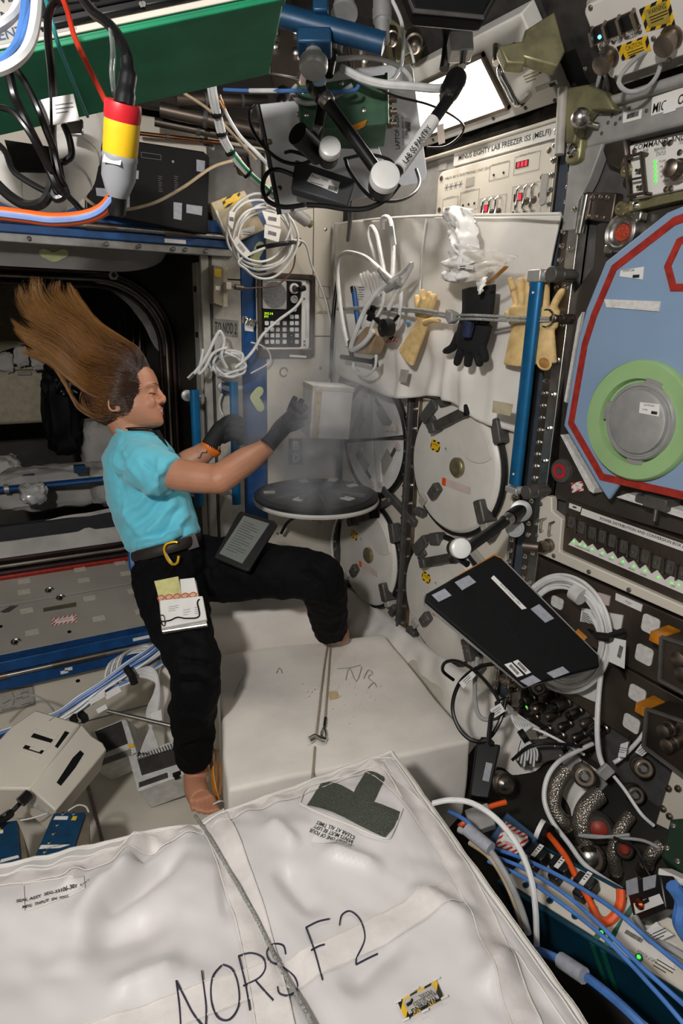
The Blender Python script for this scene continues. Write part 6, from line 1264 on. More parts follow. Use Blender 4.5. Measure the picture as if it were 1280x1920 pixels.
# laptop stowed on the forward wall, label plate and cord
lf = Frame((0, YW-.08, 0), (1, 0, 0), (0, .0, 1))
lt = thing('laptop_stowed', 'black laptop with grey velcro squares fixed to the wall over the hatch', 'laptop', lf)
ob('shell', MB().prism([lf.uv(*p) for p in ((163, 250), (382, 284), (393, 294), (389, 440), (165, 398))], -.022, 0), blackm, lt, bev=.004)
for q in ([(168, 265), (186, 268), (186, 290), (170, 288)], [(232, 318), (260, 320), (259, 336), (232, 333)], [(179, 352), (204, 354), (204, 370), (181, 367)], [(228, 360), (243, 361), (243, 394), (227, 391)], [(325, 379), (341, 381), (340, 413), (325, 410)], [(349, 383), (379, 387), (378, 404), (349, 399)], [(368, 299), (384, 302), (383, 323), (368, 321)]):
    ob('velcro_patch', MB().prism([lf.uv(*p) for p in q], 0, .0015), velcrog, lt)
outline(lt, *[lf.uv(265, 300)[0], lf.uv(302, 300)[0], lf.uv(300, 300)[1], lf.uv(300, 290)[1]], .0002, faint)
for x in (296, 326): lines(lt, *lf.uv(x, 330), 8, .012, .0002, .006, faint, .001)
ob('port_light', MB().lathe([(.004, 0), (.004, .001)], (*lf.uv(324, 303), 0), (0, 0, 1), 10), steel, lt)
b = MB(); pq(b, EW, [(108, 340), (160, 345), (160, 402), (110, 400)], 0, .006); o = ob('label_plate', b, cream, None, EW, bev=.003); o.parent = wf; o2 = write(None, 'LAB1O1', *EW.uv(128, 381), .007, .05, .014, ink, frame=EW, bold=.02); o2.parent = wf
b = MB(); pq(b, EW, [(27, 389), (46, 390), (46, 397), (27, 396)], .032, .033); o = ob('white_label', b, paper, None, EW); o.parent = wf
cable('tan_cable', 'tan cord drooping across the stowed laptop to the white bundle', [(142, 352, 1.8), (160, 372, 1.75), (190, 391, 1.7), (235, 393, 1.7), (290, 380, 1.7), (345, 350, 1.72), (395, 315, 1.76), (432, 302, 1.8), (450, 298, 1.85)], .0042, tancab)
# structure, pipes and dark equipment between the ceiling boxes
pp = [((300, 205, 1.9), (560, 262, 2.0), .02, 'wide dark metal conduit above the stowed laptop'), ((290, 228, 1.95), (540, 278, 2.05), .013, 'second slimmer conduit under the wide one'), ((260, 250, 1.95), (420, 268, 2.1), .006, 'thin copper pipe above the stowed laptop'), ((330, 185, 1.85), (500, 190, 1.95), .016, 'dark pipe just below the green power box')]
for a, c, r, lb in pp:
    o = ob('conduit', MB().cyl(at(*a), at(*c), r, n=12), brown if r > .008 else mat('copper', 'a0684a', .35, 1)); tag(o, lb, 'pipe')
    for t in (.3, .7): ob('pipe_clip', MB().cyl(at(*a).lerp(at(*c), t), at(*a).lerp(at(*c), t+.03), r*1.2, n=12), dgrey, o)
def cbox(name, label, cat, q, d, th, m, bev=.003, tilt=0, kids=None):
    """box whose seen face has the four given pixel corners (bottom-left, bottom-right, top-right, top-left) at depth d"""
    ds = d if isinstance(d, (list, tuple)) else [d]*4
    F = face3(((*q[0], ds[0]), (*q[1], ds[1]), (*q[3], ds[3])))
    t = thing(name, label, cat, F); ob('body', MB().prism([F.uv(*p) for p in q], -th, 0), m, t, bev=bev); return t, F
for q, d, th, m, lb in (([(505, 140), (560, 150), (600, 30), (505, 0)], 1.75, .2, brown, 'dark bronzed housing behind the blue overhead rail'), ([(740, 120), (840, 60), (900, -20), (720, -20)], 1.7, .15, olive, 'olive metal housing at the top beside the arm mount'), ([(660, 140), (760, 140), (760, 70), (650, 60)], 1.8, .1, nickel, 'dull metal block behind the white cable tangle'), ([(775, 22), (905, 34), (950, -50), (745, -50)], 1.2, .04, blackm, 'black padded housing hanging over the lamp'), ([(330, 262), (400, 275), (395, 235), (325, 222)], 2.1, .05, white, 'white folded panel glimpsed above the stowed laptop'), ([(440, 312), (470, 318), (466, 290), (438, 286)], 2.0, .06, brown, 'small dark valve body beside the green wire bundle')):
    t, F = cbox('overhead_housing', lb, 'housing', q, d, th, m, .008)
    c = V((*F.uv(sum(p[0] for p in q)/4, sum(p[1] for p in q)/4), 0)); b = MB()
    for k in range(5): b.lathe([(.012, 0), (.012, .012), (.007, .016)], (c.x+.05*math.cos(k*1.3), c.y+.03*math.sin(k*1.3), 0), (0, 0, 1), 12) if th > .07 and m is not blackm else None
    if b.v: ob('cover_bolt', b, steel, t)
    ob('cover_rim', MB().sweep([V((*F.uv(*p), .002)) for p in q], .004, 6, True), dgrey, t)
# connectors on the bracket between green box and desk plate
for px, py, r, lb in ((776, 80, .022, 'round metal connector above the white cables'), (735, 70, .016, 'smaller metal connector left of the round one'), (530, 185, .018, 'black ribbed connector at the corner of the desk plate')):
    p = at(px, py, 1.62); o = ob('round_connector', MB().lathe([(r, -.03), (r, 0), (r*.8, .002), (r*.85, .02), (r*.6, .03), (r*.3, .034)], p, (D0*.8-F0*.5), 16), nickel if r != .018 else blackp); tag(o, lb, 'connector')
bp_ = thing('support_bracket', 'olive clamp bracket holding the lamp end near the top right', 'bracket', WF)
for q, dz in (([(985, 55), (1040, 20), (1060, 95), (1045, 125), (975, 105)], 1.30), ([(935, 85), (985, 75), (985, 120), (950, 118)], 1.30)):
    F = face3(((*q[-1], dz), (*q[-2], dz), (*q[0], dz))); b = MB(); b.prism([F.uv(*p) for p in q], -.03, 0); b.v = [F.m @ p for p in b.v]; ob('bracket_plate', b, olive, bp_, bev=.004)
ob('bracket_foot', MB().cyl(at(970, 85, 1.47), at(975, 115, 1.47), .018, n=16).cyl(at(975, 115, 1.47), at(975, 122, 1.47), .024, n=16), steel, bp_)
ob('bracket_post', MB().cyl(at(935, 70, 1.5), at(935, 118, 1.5), .015, n=14), steel, bp_)
# laptop desk plates
DK = face3(((640, 372, 1.62), (802, 338, 1.66), (640, 150, 1.50)))
dk = thing('laptop_desk', 'grey metal laptop desk plate turned edge down with its printed name', 'desk', DK)
ob('desk_plate', MB().prism([DK.uv(*p) for p in ((560, 388), (640, 372), (785, 345), (798, 338), (801, 322), (780, 170), (775, 130), (768, 118), (640, 130), (560, 180))], -.02, 0), mat('desk_grey', 'c4c6ca', .5, .1, var=.03), dk, bev=.003)
rt = dirrot(DK, (752, 270), (750, 215), 0)
for k, (s, dx, w_, hh) in enumerate((('LAPTOP DESK', 0, .075, .012), ('P/N SEG33120737-301', 11, .062, .006), ('S/N 0094', 17, .03, .006))): write(dk, s, *DK.uv(744+dx, 247-k*3, 0), .0006, w_, hh, ink, rot=rt, bold=.012)
barcode(dk, *DK.uv(766, 238), .02, .009, .0006, 31, ink, rt)
SP = face3(((527, 402, 1.53), (740, 358, 1.57), (485, 196, 1.43)))
spp = thing('silver_plate', 'pale brushed metal plate below the articulated arms with dark edges', 'plate', SP)
ob('plate', MB().prism([SP.uv(*p) for p in ((527, 402), (740, 360), (700, 250), (565, 188), (485, 196))], -.012, .004), mat('brushed_metal', 'd0d0d0', .5, .15, var=.05, vs=5), spp, bev=.002)
ob('dark_edge', MB().sweep([V((*SP.uv(*p), .0)) for p in ((483, 196), (500, 275), (524, 402))], .006, 8), blackp, spp)
b = MB(); bolts(b, [SP.uv(*p, .004) for p in ((505, 266), (524, 353), (547, 392), (560, 215))], .006, .004, .003); ob('plate_screw', b, nickel, spp)
ob('hinge_strip', MB().prism([SP.uv(*p, .006) for p in ((543, 234), (556, 231), (565, 272), (552, 276))], .004, .008), cream, spp)
# green electronics box
t, F = cbox('green_box', 'matte green electronics box hung above the laptop desk', 'box', [(566, 246), (726, 232), (724, 138), (560, 160)], 1.42, .09, dgreen)
b = MB(); bolts(b, [F.uv(*p) for p in ((574, 215), (682, 206), (716, 168), (568, 172), (640, 156))], .006, 0, .003); ob('box_screw', b, steel, t)
ob('front_lip', MB().sweep([V((*F.uv(*p), .0)) for p in ((566, 246), (560, 160))], .004, 6).sweep([V((*F.uv(*p), .0)) for p in ((726, 232), (724, 138))], .004, 6), dgreen, t)
for y in (172, 195, 218): p = V((*F.uv(727, y), -.03)); ob('side_connector', MB().lathe([(.010, 0), (.010, .012), (.007, .013), (.007, .022)], p, (1, 0, 0), 12), nickel, t)
ob('amber_tab', MB().prism([F.uv(*p) for p in ((656, 240), (688, 227), (684, 238), (668, 246))], .002, .006), kapton, t)
# articulated arms
ar = thing('articulated_boom', 'black articulated arm with a white locking knob hanging over the laptop desk', 'boom', WF)
d = 1.30
ob('ball_joint', MB().ball(at(592, 158, d), .021, 18).lathe([(.017, 0), (.017, .03), (.013, .034)], at(592, 158, d), (R0*.5+D0), 16), blackp, ar)
ob('blue_cap', MB().lathe([(.014, .0), (.014, .0205), (.008, .022)], at(598, 160, d), -F0, 18), mat('cap_blue', '9fb6c8', .5), ar)
ob('collar', MB().lathe([(.0155, 0), (.0165, .004), (.0165, .016), (.014, .02)], at(606, 180, d), (at(715, 330, d)-at(606, 180, d)), 18), steel, ar)
ob('tube', MB().cyl(at(612, 190, d), at(708, 322, d), .0125, n=16), blackp, ar)
def knob(par, px, py, dd, r): 
    a = (R0*.12-F0-D0*.05).normalized()
    ob('white_knob', MB().lathe([(r*.8, 0), (r, .006), (r, .018), (r*.96, .024), (r*.7, .027)], at(px, py, dd)-F0*.006, a, 32), MT.get('knob_white') or mat('knob_white', 'dcdbd7', .3, var=.02), par); ob('knob_hub', MB().lathe([(r*.9, -.025), (r*.95, 0)], at(px, py, dd)-F0*.006, a, 24), blackp, par)
knob(ar, 718, 343, 1.29, .0300)
ob('tube', MB().cyl(at(738, 330, d), at(846, 178, d+.05), .0125, n=16), blackp, ar)
A_, B_ = at(748, 316, d-.0), at(812, 226, d+.033); ob('white_sleeve', MB().cyl(A_, B_, .0138, n=20), paper, ar)
LFr = face3(((751, 322, d-.02), (812, 236, d+.012), (741, 310, d-.02))); t = write(None, 'LAB S5 PANTRY', *LFr.uv(781, 272), .0035, .105, .0125, ink, frame=LFr, bold=.01); t.parent = ar
ob('arm_boot', MB().lathe([(.0165, 0), (.021, .01), (.023, .05), (.020, .065), (.012, .07)], at(838, 180, d+.05), (at(868, 125, d+.08)-at(838, 180, d+.05)), 18), blackp, ar)
ob('boot_nut', MB().lathe([(.017, -.008), (.017, .008)], at(838, 182, d+.05), (at(868, 125, d+.08)-at(838, 180, d+.05)), 6), steel, ar)
ob('mount_stud', MB().cyl(at(867, 125, d+.08), at(869, 95, d+.09), .008, n=12), chrome, ar); F = face3(((845, 95, d+.08), (890, 92, d+.08), (843, 60, d+.08))); b = MB(); b.box(0, .05, 0, .042, -.04, 0); b.v = [F.m @ p for p in b.v]; ob('mount_block', b, alu, ar, bev=.002)
a2 = thing('articulated_boom', 'shorter black arm with a cylindrical grip and small white knob', 'boom', WF)
ob('tube', MB().cyl(at(606, 192, 1.34), at(590, 275, 1.34), .012, n=16), blackp, a2); ob('tube', MB().cyl(at(627, 75, 1.36), at(614, 140, 1.36), .0125, n=16), blackp, a2)
ob('grip', MB().cyl(at(557, 250, 1.30), at(598, 290, 1.36), .0225, n=20), blackp, a2); ob('grip_ring', MB().cyl(at(588, 245, 1.335), at(600, 250, 1.335), .014, n=16), steel, a2)
knob(a2, 617, 290, 1.32, .0220)
ob('top_collar', MB().cyl(at(627, 100, 1.36), at(629, 78, 1.36), .016, n=16), mat('clear_collar', '8f9294', .2, .4), a2)
# blue overhead handrail with clamp knobs
bh = thing('overhead_handrail', 'short thick blue handrail clamped up at the ceiling', 'handrail', WF); d = 1.25
ob('rail_bar', MB().sweep([at(523, 28, d), at(720, 82, d)], .0235, 20, flat=.85), navy, bh)
F = face3(((556, 78, d-.03), (620, 78, d-.03), (556, 46, d-.03))); b = MB(); b.box(0, .066, 0, .03, -.05, 0).box(.03, .06, .06, .1, -.05, 0); b.v = [F.m @ p for p in b.v]; ob('rail_clamp', b, navy, bh, bev=.004)
ob('clamp_knob', MB().lathe([(.016, 0), (.016, .04), (.028, .042), (.028, .055), (.024, .062)], at(588, 82, d), D0*1.0-F0*.2, 24), alu, bh)
ob('clamp_knob', MB().lathe([(.02, -.03), (.02, 0), (.027, .004), (.027, .012)], at(645, 18, d+.03), D0-F0*.2, 24), alu, bh)
ob('clamp_post', MB().cyl(at(716, -10, d), at(716, 40, d), .018, n=16).cyl(at(716, 40, d), at(717, 78, d), .014, n=14).lathe([(.019, 0), (.019, .014)], at(716, 18, d), D0, 16), alu, bh)
# power adapter with its coiled cord
AF = face3(((545, 354, 1.45), (652, 386, 1.45), (553, 298, 1.45)))
pa = thing('power_adapter', 'dark grey power adapter with a white bar code label, wrapped in black cord', 'adapter', AF)
ob('adapter_body', MB().prism([AF.uv(*p) for p in ((545, 354), (652, 386), (668, 336), (553, 298))], -.03, .0), mat('adapter_grey', '35363a', .5), pa, bev=.004)
ob('adapter_label', MB().prism([AF.uv(*p) for p in ((575, 340), (632, 363), (637, 342), (585, 324))], 0, .001), paper, pa); barcode(pa, *AF.uv(624, 354), .022, .010, .0014, 41, ink, 0); r_ = dirrot(AF, (585, 330), (632, 348), 0); write(pa, 'Power Cable', *AF.uv(600, 335), .0014, .04, .006, ink, rot=r_*0); lines(pa, *AF.uv(582, 341), 2, .03, .0012, .005, ink, .0012)
for k in range(4):
    b = MB(); P = [at(612+(38+4*k)*math.cos(a+.2*k)+4*k-6, 350+(30-1.5*k)*math.sin(a+.2*k), 1.38-.01*k+.01*math.sin(a*2)) for a in [j*.52 for j in range(12)]]; b.tube(P, .0042, 8, True); ob('cord_coil', b, kcab, pa)
ob('cord_tie', MB().sweep([at(572, 355, 1.37), at(598, 368, 1.37)], .018, 10, flat=.6), blackm, pa); ob('cord_lump', MB().ball(at(571, 382, 1.38), .018, 14), blackm, pa)
ob('strain_relief', MB().sweep([at(502, 318, 1.46), at(525, 322, 1.45), at(550, 330, 1.45)], [.006, .009, .009], 10), blackp, pa)
for P, r, lb in (([(550, 328, 1.45), (520, 318, 1.45), (500, 326, 1.45), (492, 350, 1.45), (500, 375, 1.44), (530, 388, 1.42), (571, 384, 1.39)], .0052, 'black cord looping left from the power adapter'),
                 ([(575, 384, 1.38), (610, 386, 1.37), (650, 392, 1.36), (690, 390, 1.35), (725, 372, 1.33), (748, 345, 1.32)], .0055, 'thick black cord running right under the desk to the white knob'),
                 ([(648, 300, 1.4), (655, 320, 1.4), (680, 355, 1.38), (705, 374, 1.36), (745, 376, 1.4), (775, 362, 1.45), (786, 342, 1.5), (780, 318, 1.55)], .0042, 'thin black cord circling behind the white knob'),
                 ([(645, 298, 1.42), (690, 290, 1.45), (730, 300, 1.45), (748, 322, 1.42)], .0036, 'black cord arching over the desk plate'),
                 ([(655, 378, 1.5), (656, 410, 1.6), (652, 450, 1.8)], .0055, 'black cord dropping from the adapter down to the blanket'),
                 ([(478, 196, 1.5), (468, 210, 1.5), (470, 235, 1.48), (490, 270, 1.46), (525, 300, 1.44), (560, 308, 1.42), (582, 302, 1.4)], .0042, 'grey cord swinging across the silver plate'),
                 ([(535, 286, 1.44), (548, 284, 1.42), (575, 292, 1.4), (592, 300, 1.4)], .004, 'short black cord end on top of the adapter'),
                 ([(700, 160, 1.35), (740, 180, 1.4), (800, 195, 1.45), (845, 215, 1.5), (868, 235, 1.55), (862, 255, 1.55), (835, 275, 1.55), (800, 277, 1.55)], .0028, 'thin black lanyard in front of the lit lamp'),
                 ([(836, 40, 1.48), (838, 75, 1.47), (836, 105, 1.46), (832, 130, 1.46)], .011, 'black braided strap hanging beside the lamp')): cable('black_cable', lb, P, r, kcab)
b = MB(); F = face3(((823, 275, 1.55), (834, 270, 1.55), (816, 236, 1.55))); b.prism([F.uv(*p) for p in ((822, 272), (834, 268), (831, 232), (818, 236))], 0, .002); o = ob('paper_strip', b, mat('strip_pink', 'd0bfb2', .6), None, F); tag(o, 'small pinkish paper strip on the lanyard in front of the lamp', 'tag')
# white cables and bundle
for P, r, m, lb in (([(560, 108, 1.38), (590, 118, 1.36), (640, 110, 1.36), (690, 108, 1.36), (735, 118, 1.36), (760, 135, 1.38), (770, 150, 1.4)], .005, wcab, 'white cable arching right above the green electronics box'),
                    ([(640, 128, 1.36), (680, 148, 1.35), (720, 158, 1.35), (770, 162, 1.36), (820, 166, 1.38), (850, 160, 1.4)], .0085, wcab, 'thick taped white cable running towards the lamp'),
                    ([(735, 0, 1.4), (752, 40, 1.4), (756, 80, 1.38), (752, 120, 1.37), (735, 150, 1.36), (700, 160, 1.36)], .0042, wcab, 'white cable dropping from the ceiling into the tangle'),
                    ([(556, 160, 1.44), (548, 172, 1.44), (558, 188, 1.42), (580, 194, 1.4), (620, 185, 1.38), (660, 160, 1.37)], .005, gcab, 'grey cable hooking round the left of the green electronics box'),
                    ([(760, 75, 1.45), (770, 95, 1.42), (776, 118, 1.42)], .003, wcab, 'thin white lead below the round metal connector'),
                    ([(420, 168, 1.5), (470, 170, 1.45), (540, 170, 1.4), (600, 172, 1.36), (660, 170, 1.36), (672, 160, 1.36)], .0038, bcab, 'blue cable running level behind the arm joint'),
                    ([(410, 178, 1.6), (425, 215, 1.65), (450, 255, 1.7), (480, 285, 1.72), (505, 312, 1.72)], .005, wcab, 'single white cable beside the green wire bundle'),
                    ([(345, 175, 1.7), (390, 205, 1.75), (430, 245, 1.8), (480, 300, 1.85)], .0042, tancab, 'dull beige cable behind the white bundle')): cable('white_cable' if m is wcab else 'cable', lb, P, r, m)
ob('sleeve', MB().sweep([at(468, 170, 1.447), at(520, 170, 1.415)], .0048, 8), wcab, [o for o in C.objects if o.get('label') == 'blue cable running level behind the arm joint'][0])
wbn = thing('wire_bundle', 'tied bundle of white and green wires curving down beside the stowed laptop', 'cable', WF)
cl_ = crm([at(*p) for p in ((396, 150, 1.55), (402, 190, 1.58), (410, 225, 1.62), (420, 262, 1.66), (440, 295, 1.7), (465, 325, 1.74), (495, 352, 1.76), (518, 372, 1.78))], 6)
for k in range(9):
    a = k*.7; offv = (R0*math.cos(a)+F0*math.sin(a))*(.004+.006*(k % 3)/2); n = len(cl_); st = 22 if k in (1, 3, 4, 7) else 0
    ob('wire', MB().sweep([p+offv for p in cl_], .0034, 6), wcab, wbn)
    if st: ob('green_wire', MB().sweep([p+offv*1.25-F0*.003 for p in cl_[22:]], .0037, 6), gncab, wbn)
for i in (10, 16, 22, 30, 38):
    t = (cl_[i+1]-cl_[i-1]).normalized(); ob('tie', MB().sweep([cl_[i]-t*.003, cl_[i]+t*.003], .0155, 12), blackm, wbn)
ob('amber_tape', MB().sweep([at(411, 185, 1.58), at(421, 203, 1.6)], .008, 6, flat=.4), kapton, wbn)
# metal rod near the coil
rd = thing('metal_canister', 'short silver canister wedged under the silver plate beside the white coil', 'canister', EW); ob('canister_body', MB().cyl(EW.p3(548, 395, .12), EW.p3(575, 415, .10), .02, n=18), alu, rd); ob('canister_cap', MB().cyl(EW.p3(575, 415, .10), EW.p3(583, 421, .095), .013, n=14), olive, rd)
# white lead loops of the switch box
for P, lb in (([(1131, 120, 1.43), (1122, 150, 1.42), (1117, 190, 1.41), (1127, 213, 1.40), (1140, 195, 1.41), (1139, 160, 1.42), (1132, 130, 1.43)], 'narrow white lead loop under the left connector of the switch box'), ([(1243, 88, 1.25), (1205, 100, 1.25), (1172, 130, 1.25), (1160, 155, 1.25), (1178, 172, 1.25), (1210, 165, 1.25), (1232, 140, 1.25), (1243, 100, 1.25)], 'wide white lead loop under the right connector of the switch box')): cable('lead_loop', lb, P, .0045, gcab)
# ---------------------------------------------------------------- foam blocks
def block3(name, label, base, z0, z1, m, group=None, sub=None):
    """upright block from a ground quad, subdivided and slightly uneven"""
    b = MB(); n = 14
    c = [V((*p, 0)) for p in base]
    def P(s, t, z): return (c[0].lerp(c[1], s)).lerp(c[3].lerp(c[2], s), t)+V((0, 0, z))
    def nz(p, a): return p+V((NZ.noise(p*7), NZ.noise(p*7+V((5, 0, 0))), NZ.noise(p*7+V((0, 5, 0)))))*a
    b.grid(lambda s, t: nz(P(s, t, z1), .006), n, n)
    for (i, j) in ((0, 1), (1, 2), (2, 3), (3, 0)): b.grid(lambda s, t: nz(c[i].lerp(c[j], s)+V((0, 0, z0+(z1-z0)*t)), .006), n, 8)
    o = ob(name, b, m, ang=60)
    bm = bmesh.new(); bm.from_mesh(o.data); bmesh.ops.remove_doubles(bm, verts=bm.verts, dist=.0005); bmesh.ops.recalc_face_normals(bm, faces=bm.faces); bm.to_mesh(o.data); bm.free()
    bv = o.modifiers.new('edge', 'BEVEL'); bv.width = .012; bv.segments = 3; bv.limit_method = 'ANGLE'; bv.angle_limit = math.radians(50)
    return tag(o, label, 'block', group)
fb = block3('foam_block', 'large white foam block with pencil scrawl and a cord lying over it', [(.41, 1.23), (1.06, 1.10), (1.18, 1.72), (.60, 1.86)], .0, .40, foam)
f2 = block3('foam_block', 'taller white foam block behind the scrawled one, between her legs', [(.43, 1.915), (1.02, 1.80), (1.06, 2.16), (.47, 2.24)], .0, .52, foam)
FT = Frame((0, 0, .404), (1, 0, 0), (0, 1, 0))
pencil = mat('pencil', '8f8b84', .7, var=0); 
def onf(P, z=.0015): return [FT.p3(*p, z) for p in P]
b = MB()
for P in ([(648, 1275), (655, 1252), (668, 1278), (678, 1250)], [(682, 1272), (690, 1256), (698, 1262), (690, 1270), (704, 1282)], [(690, 1290), (700, 1280), (706, 1288)], [(632, 1254), (655, 1252), (676, 1247)], [(518, 1262), (524, 1252), (529, 1262)], [(440, 1308), (448, 1285), (456, 1270)]): b.tube(onf(P), .0011, 5, seg=3)
o = ob('pencil_scrawl', b, pencil, None); o.data.transform(FT.m); o.parent = fb
b = MB(); b.prism([FT.uv(*p) for p in ((616, 1297), (632, 1296), (636, 1308), (618, 1312))], 0, .001); o = ob('tape_scrap', b, mat('tape_tan', 'd0b48c', .6)); o.data.transform(FT.m); o.parent = fb
rn = random.Random(3); b = MB()
for k in range(46): p = FT.p3(640+rn.gauss(0, 40)+(55 if k > 35 else 0), 1300+rn.gauss(0, 17)-(50 if k > 35 else 0), .003); b.ball(p, rn.uniform(.0015, .0032), 5)
o = ob('foam_crumbs', b, white); o.data.transform(FT.m); o.parent = fb; stuff(o)
cd_ = thing('tie_line', 'thin doubled tan cord with a metal buckle lying on the foam block', 'line', FT)
tc_ = mat('cord_tan', 'a39880', .6, var=.1, vs=300)
ob('cord', MB().tube(onf([(616, 1192), (606, 1260), (598, 1330), (591, 1388)], .004), .0028, 6).tube(onf([(590, 1400), (587, 1440), (583, 1470)], .004), .0028, 6), tc_, cd_)
ob('cord', MB().tube(onf([(620, 1192), (616, 1260), (612, 1310), (609, 1350)], .004), .0028, 6), tc_, cd_)
ob('cord_sleeve', MB().sweep(onf([(610, 1346), (608, 1362)], .005), .0042, 8), kcab, cd_)
ob('buckle', MB().sweep(onf([(580, 1388), (590, 1382), (600, 1386), (611, 1389)], .010), .009, 8, flat=.45), chrome, cd_); ob('snap_hook', MB().tube(onf([(607, 1362), (602, 1375), (606, 1388), (611, 1378), (607, 1362)], .007), .0026, 6), chrome, cd_)
# crumpled white cloth skirt between the foam and the freezer rack
ck = Frame((XW-.02, 0, 0), (0, -1, 0), (0, 0, 1))
b = MB()
def skirt(s, t):
    y = 2.15-1.30*s; x = XW-.01-.13*math.sin(t*1.5)-.03*t; z = .40-.30*t
    p = V((x, y, z)); return p+V((-1, 0, .6))*(.035*NZ.noise(V((s*7, t*2.5, 3)))+.018*NZ.noise(V((s*18, t*5, 8))))
b.grid(skirt, 90, 20); sk = ob('cloth_skirt', b, fabric); sk.modifiers.new('t', 'SOLIDIFY').thickness = .004; tag(sk, 'wrinkled white cloth skirt hanging under the freezer lids', 'cloth')
vp = thing('valve_panel', 'small white valve panel with chrome toggles under the freezer rack', 'panel', RK); VZ = .02
ob('panel_plate', MB().prism([RK.uv(*p, VZ) for p in ((818, 1262), (838, 1250), (872, 1300), (866, 1332), (846, 1326), (820, 1290))], .0, VZ), white, vp, bev=.003)
for (x, y) in ((824, 1277), (834, 1288), (843, 1298), (853, 1310)): ob('toggle', MB().tube([RK.p3(x, y-8, VZ), RK.p3(x-8, y-6, .05), RK.p3(x-8, y+6, .05), RK.p3(x+2, y+9, VZ)], .0045, 8), chrome, vp)
b = MB(); pq(b, RK, [(824, 1262), (836, 1256), (838, 1268), (827, 1272)], VZ, VZ+.001); ob('red_marking', b, redhaz, vp); dots(vp, [RK.uv(862, 1317, VZ)], VZ, .004, gncab, 'green_cap')
# ---------------------------------------------------------------- big white soft bag in front
BGZ = .60
BP = Frame((0, 0, BGZ), (1, 0, 0), (0, 1, 0))
e0 = V((*BP.uv(0, 1622), 0)); e1 = V((*BP.uv(372, 1538), 0)); e2 = V((*BP.uv(733, 1406), 0)); e3 = V((*BP.uv(1100, 1925), 0))
lft = e0+(e0-e1)*1.1
def far_y(x):
    for a, c in ((lft, e0), (e0, e1), (e1, e2)):
        if x <= c.x or c is e2: t = (x-a.x)/(c.x-a.x); return a.y+(c.y-a.y)*t
def right_x(y): t = (y-e2.y)/(e3.y-e2.y); return e2.x+(e3.x-e2.x)*t
NEAR = .12
def ridge(x, y, ax, ay, bx, by, w_, a):
    a *= 1.5
    d = V((bx-ax, by-ay)); L = d.length; d /= L; q = V((x-ax, y-ay)); t = q.dot(d)/L; s = q.x*d.y-q.y*d.x
    k = max(0, min(1, t*4))*max(0, min(1, (1-t)*4)); return a*k*math.exp(-(s/w_)**2)
def bw_(px, py): return BP.uv(px, py)
RG = [((150, 1770), (355, 1600), .02, -.022), ((230, 1640), (110, 1860), .03, .022), ((260, 1560), (225, 1690), .018, .016), ((60, 1820), (330, 1740), .03, -.016), ((300, 1590), (250, 1640), .012, -.012), ((150, 1640), (130, 1700), .012, .010), ((520, 1640), (600, 1740), .016, -.010), ((600, 1620), (720, 1650), .014, .010), ((760, 1690), (900, 1760), .02, .012), ((500, 1560), (560, 1620), .015, .010), ((640, 1880), (760, 1770), .02, -.010), ((900, 1900), (960, 1790), .02, .014), ((420, 1640), (430, 1760), .012, -.008), ((350, 1840), (200, 1900), .02, .012)]
RGW = [(*bw_(*a), *bw_(*c), w_, h) for a, c, w_, h in RG]
st0, st1 = V(bw_(368, 1532)), V(bw_(600, 1930))
def bagz(x, y):
    fy, rx = far_y(x), right_x(y); d = min(fy-y, rx-x); ed = max(0, min(1, d/.14)); z = .030*math.sin(ed*math.pi/2)
    z += .014*NZ.noise(V((x*4, y*4, 1)))*ed+.007*NZ.noise(V((x*11+y*5, y*8-x*4, 4)))*ed+.0035*NZ.noise(V((x*28+y*9, y*20, 7)))+.0025*abs(NZ.noise(V((x*50-y*20, y*18+x*9, 2))))*max(0, 1-d/.2)
    z += .0045*math.sin((x-y*.3)*95+3*NZ.noise(V((x*6, y*6, 2))))*math.exp(-((d-.035)/.022)**2)
    for r in RGW: z += ridge(x, y, *r)
    dd = (st1-st0).normalized(); q = V((x, y))-st0; s = q.x*dd.y-q.y*dd.x; z -= .014*math.exp(-(s/.018)**2)*(1 if q.dot(dd) > -.05 else 0)
    if d < .012: z -= .006*(1-d/.012)
    return z
bag = thing('cargo_bag', 'big white satin cargo bag in front with handwritten letters and a mesh vent', 'bag', BP)
b = MB(); NU, NV = 150, 120
def bagpt(s, t):
    x_ = lft.x+(e2.x-lft.x)*s; yf = far_y(x_); y = NEAR+(yf-NEAR)*t; xr = right_x(y); x = lft.x+(xr-lft.x)*s; yf2 = far_y(min(x, e2.x)); y = NEAR+(yf2-NEAR)*t
    return V((x, y, bagz(x, y)))
b.grid(bagpt, NU, NV); ob('bag_top', b, satin, bag, ang=180)
# sides
b = MB(); rim = [bagpt(k/60, 1) for k in range(61)]+[bagpt(1, 1-k/60) for k in range(1, 61)]
def side(s, t):
    x = s*(len(rim)-1); i = min(int(x), len(rim)-2); p = rim[i].lerp(rim[i+1], x-i); bul = .035*math.sin(t*math.pi); 
    out = V((0, 1, 0)) if i < 58 else (V((1, 0, 0)) if i > 62 else V((.7, .7, 0))); return p+out*bul-V((0, 0, .42*t))+out*.010*NZ.noise(V((s*25, t*5, 3)))
b.grid(side, 120, 12); ob('bag_side', b, satin, bag, ang=180)
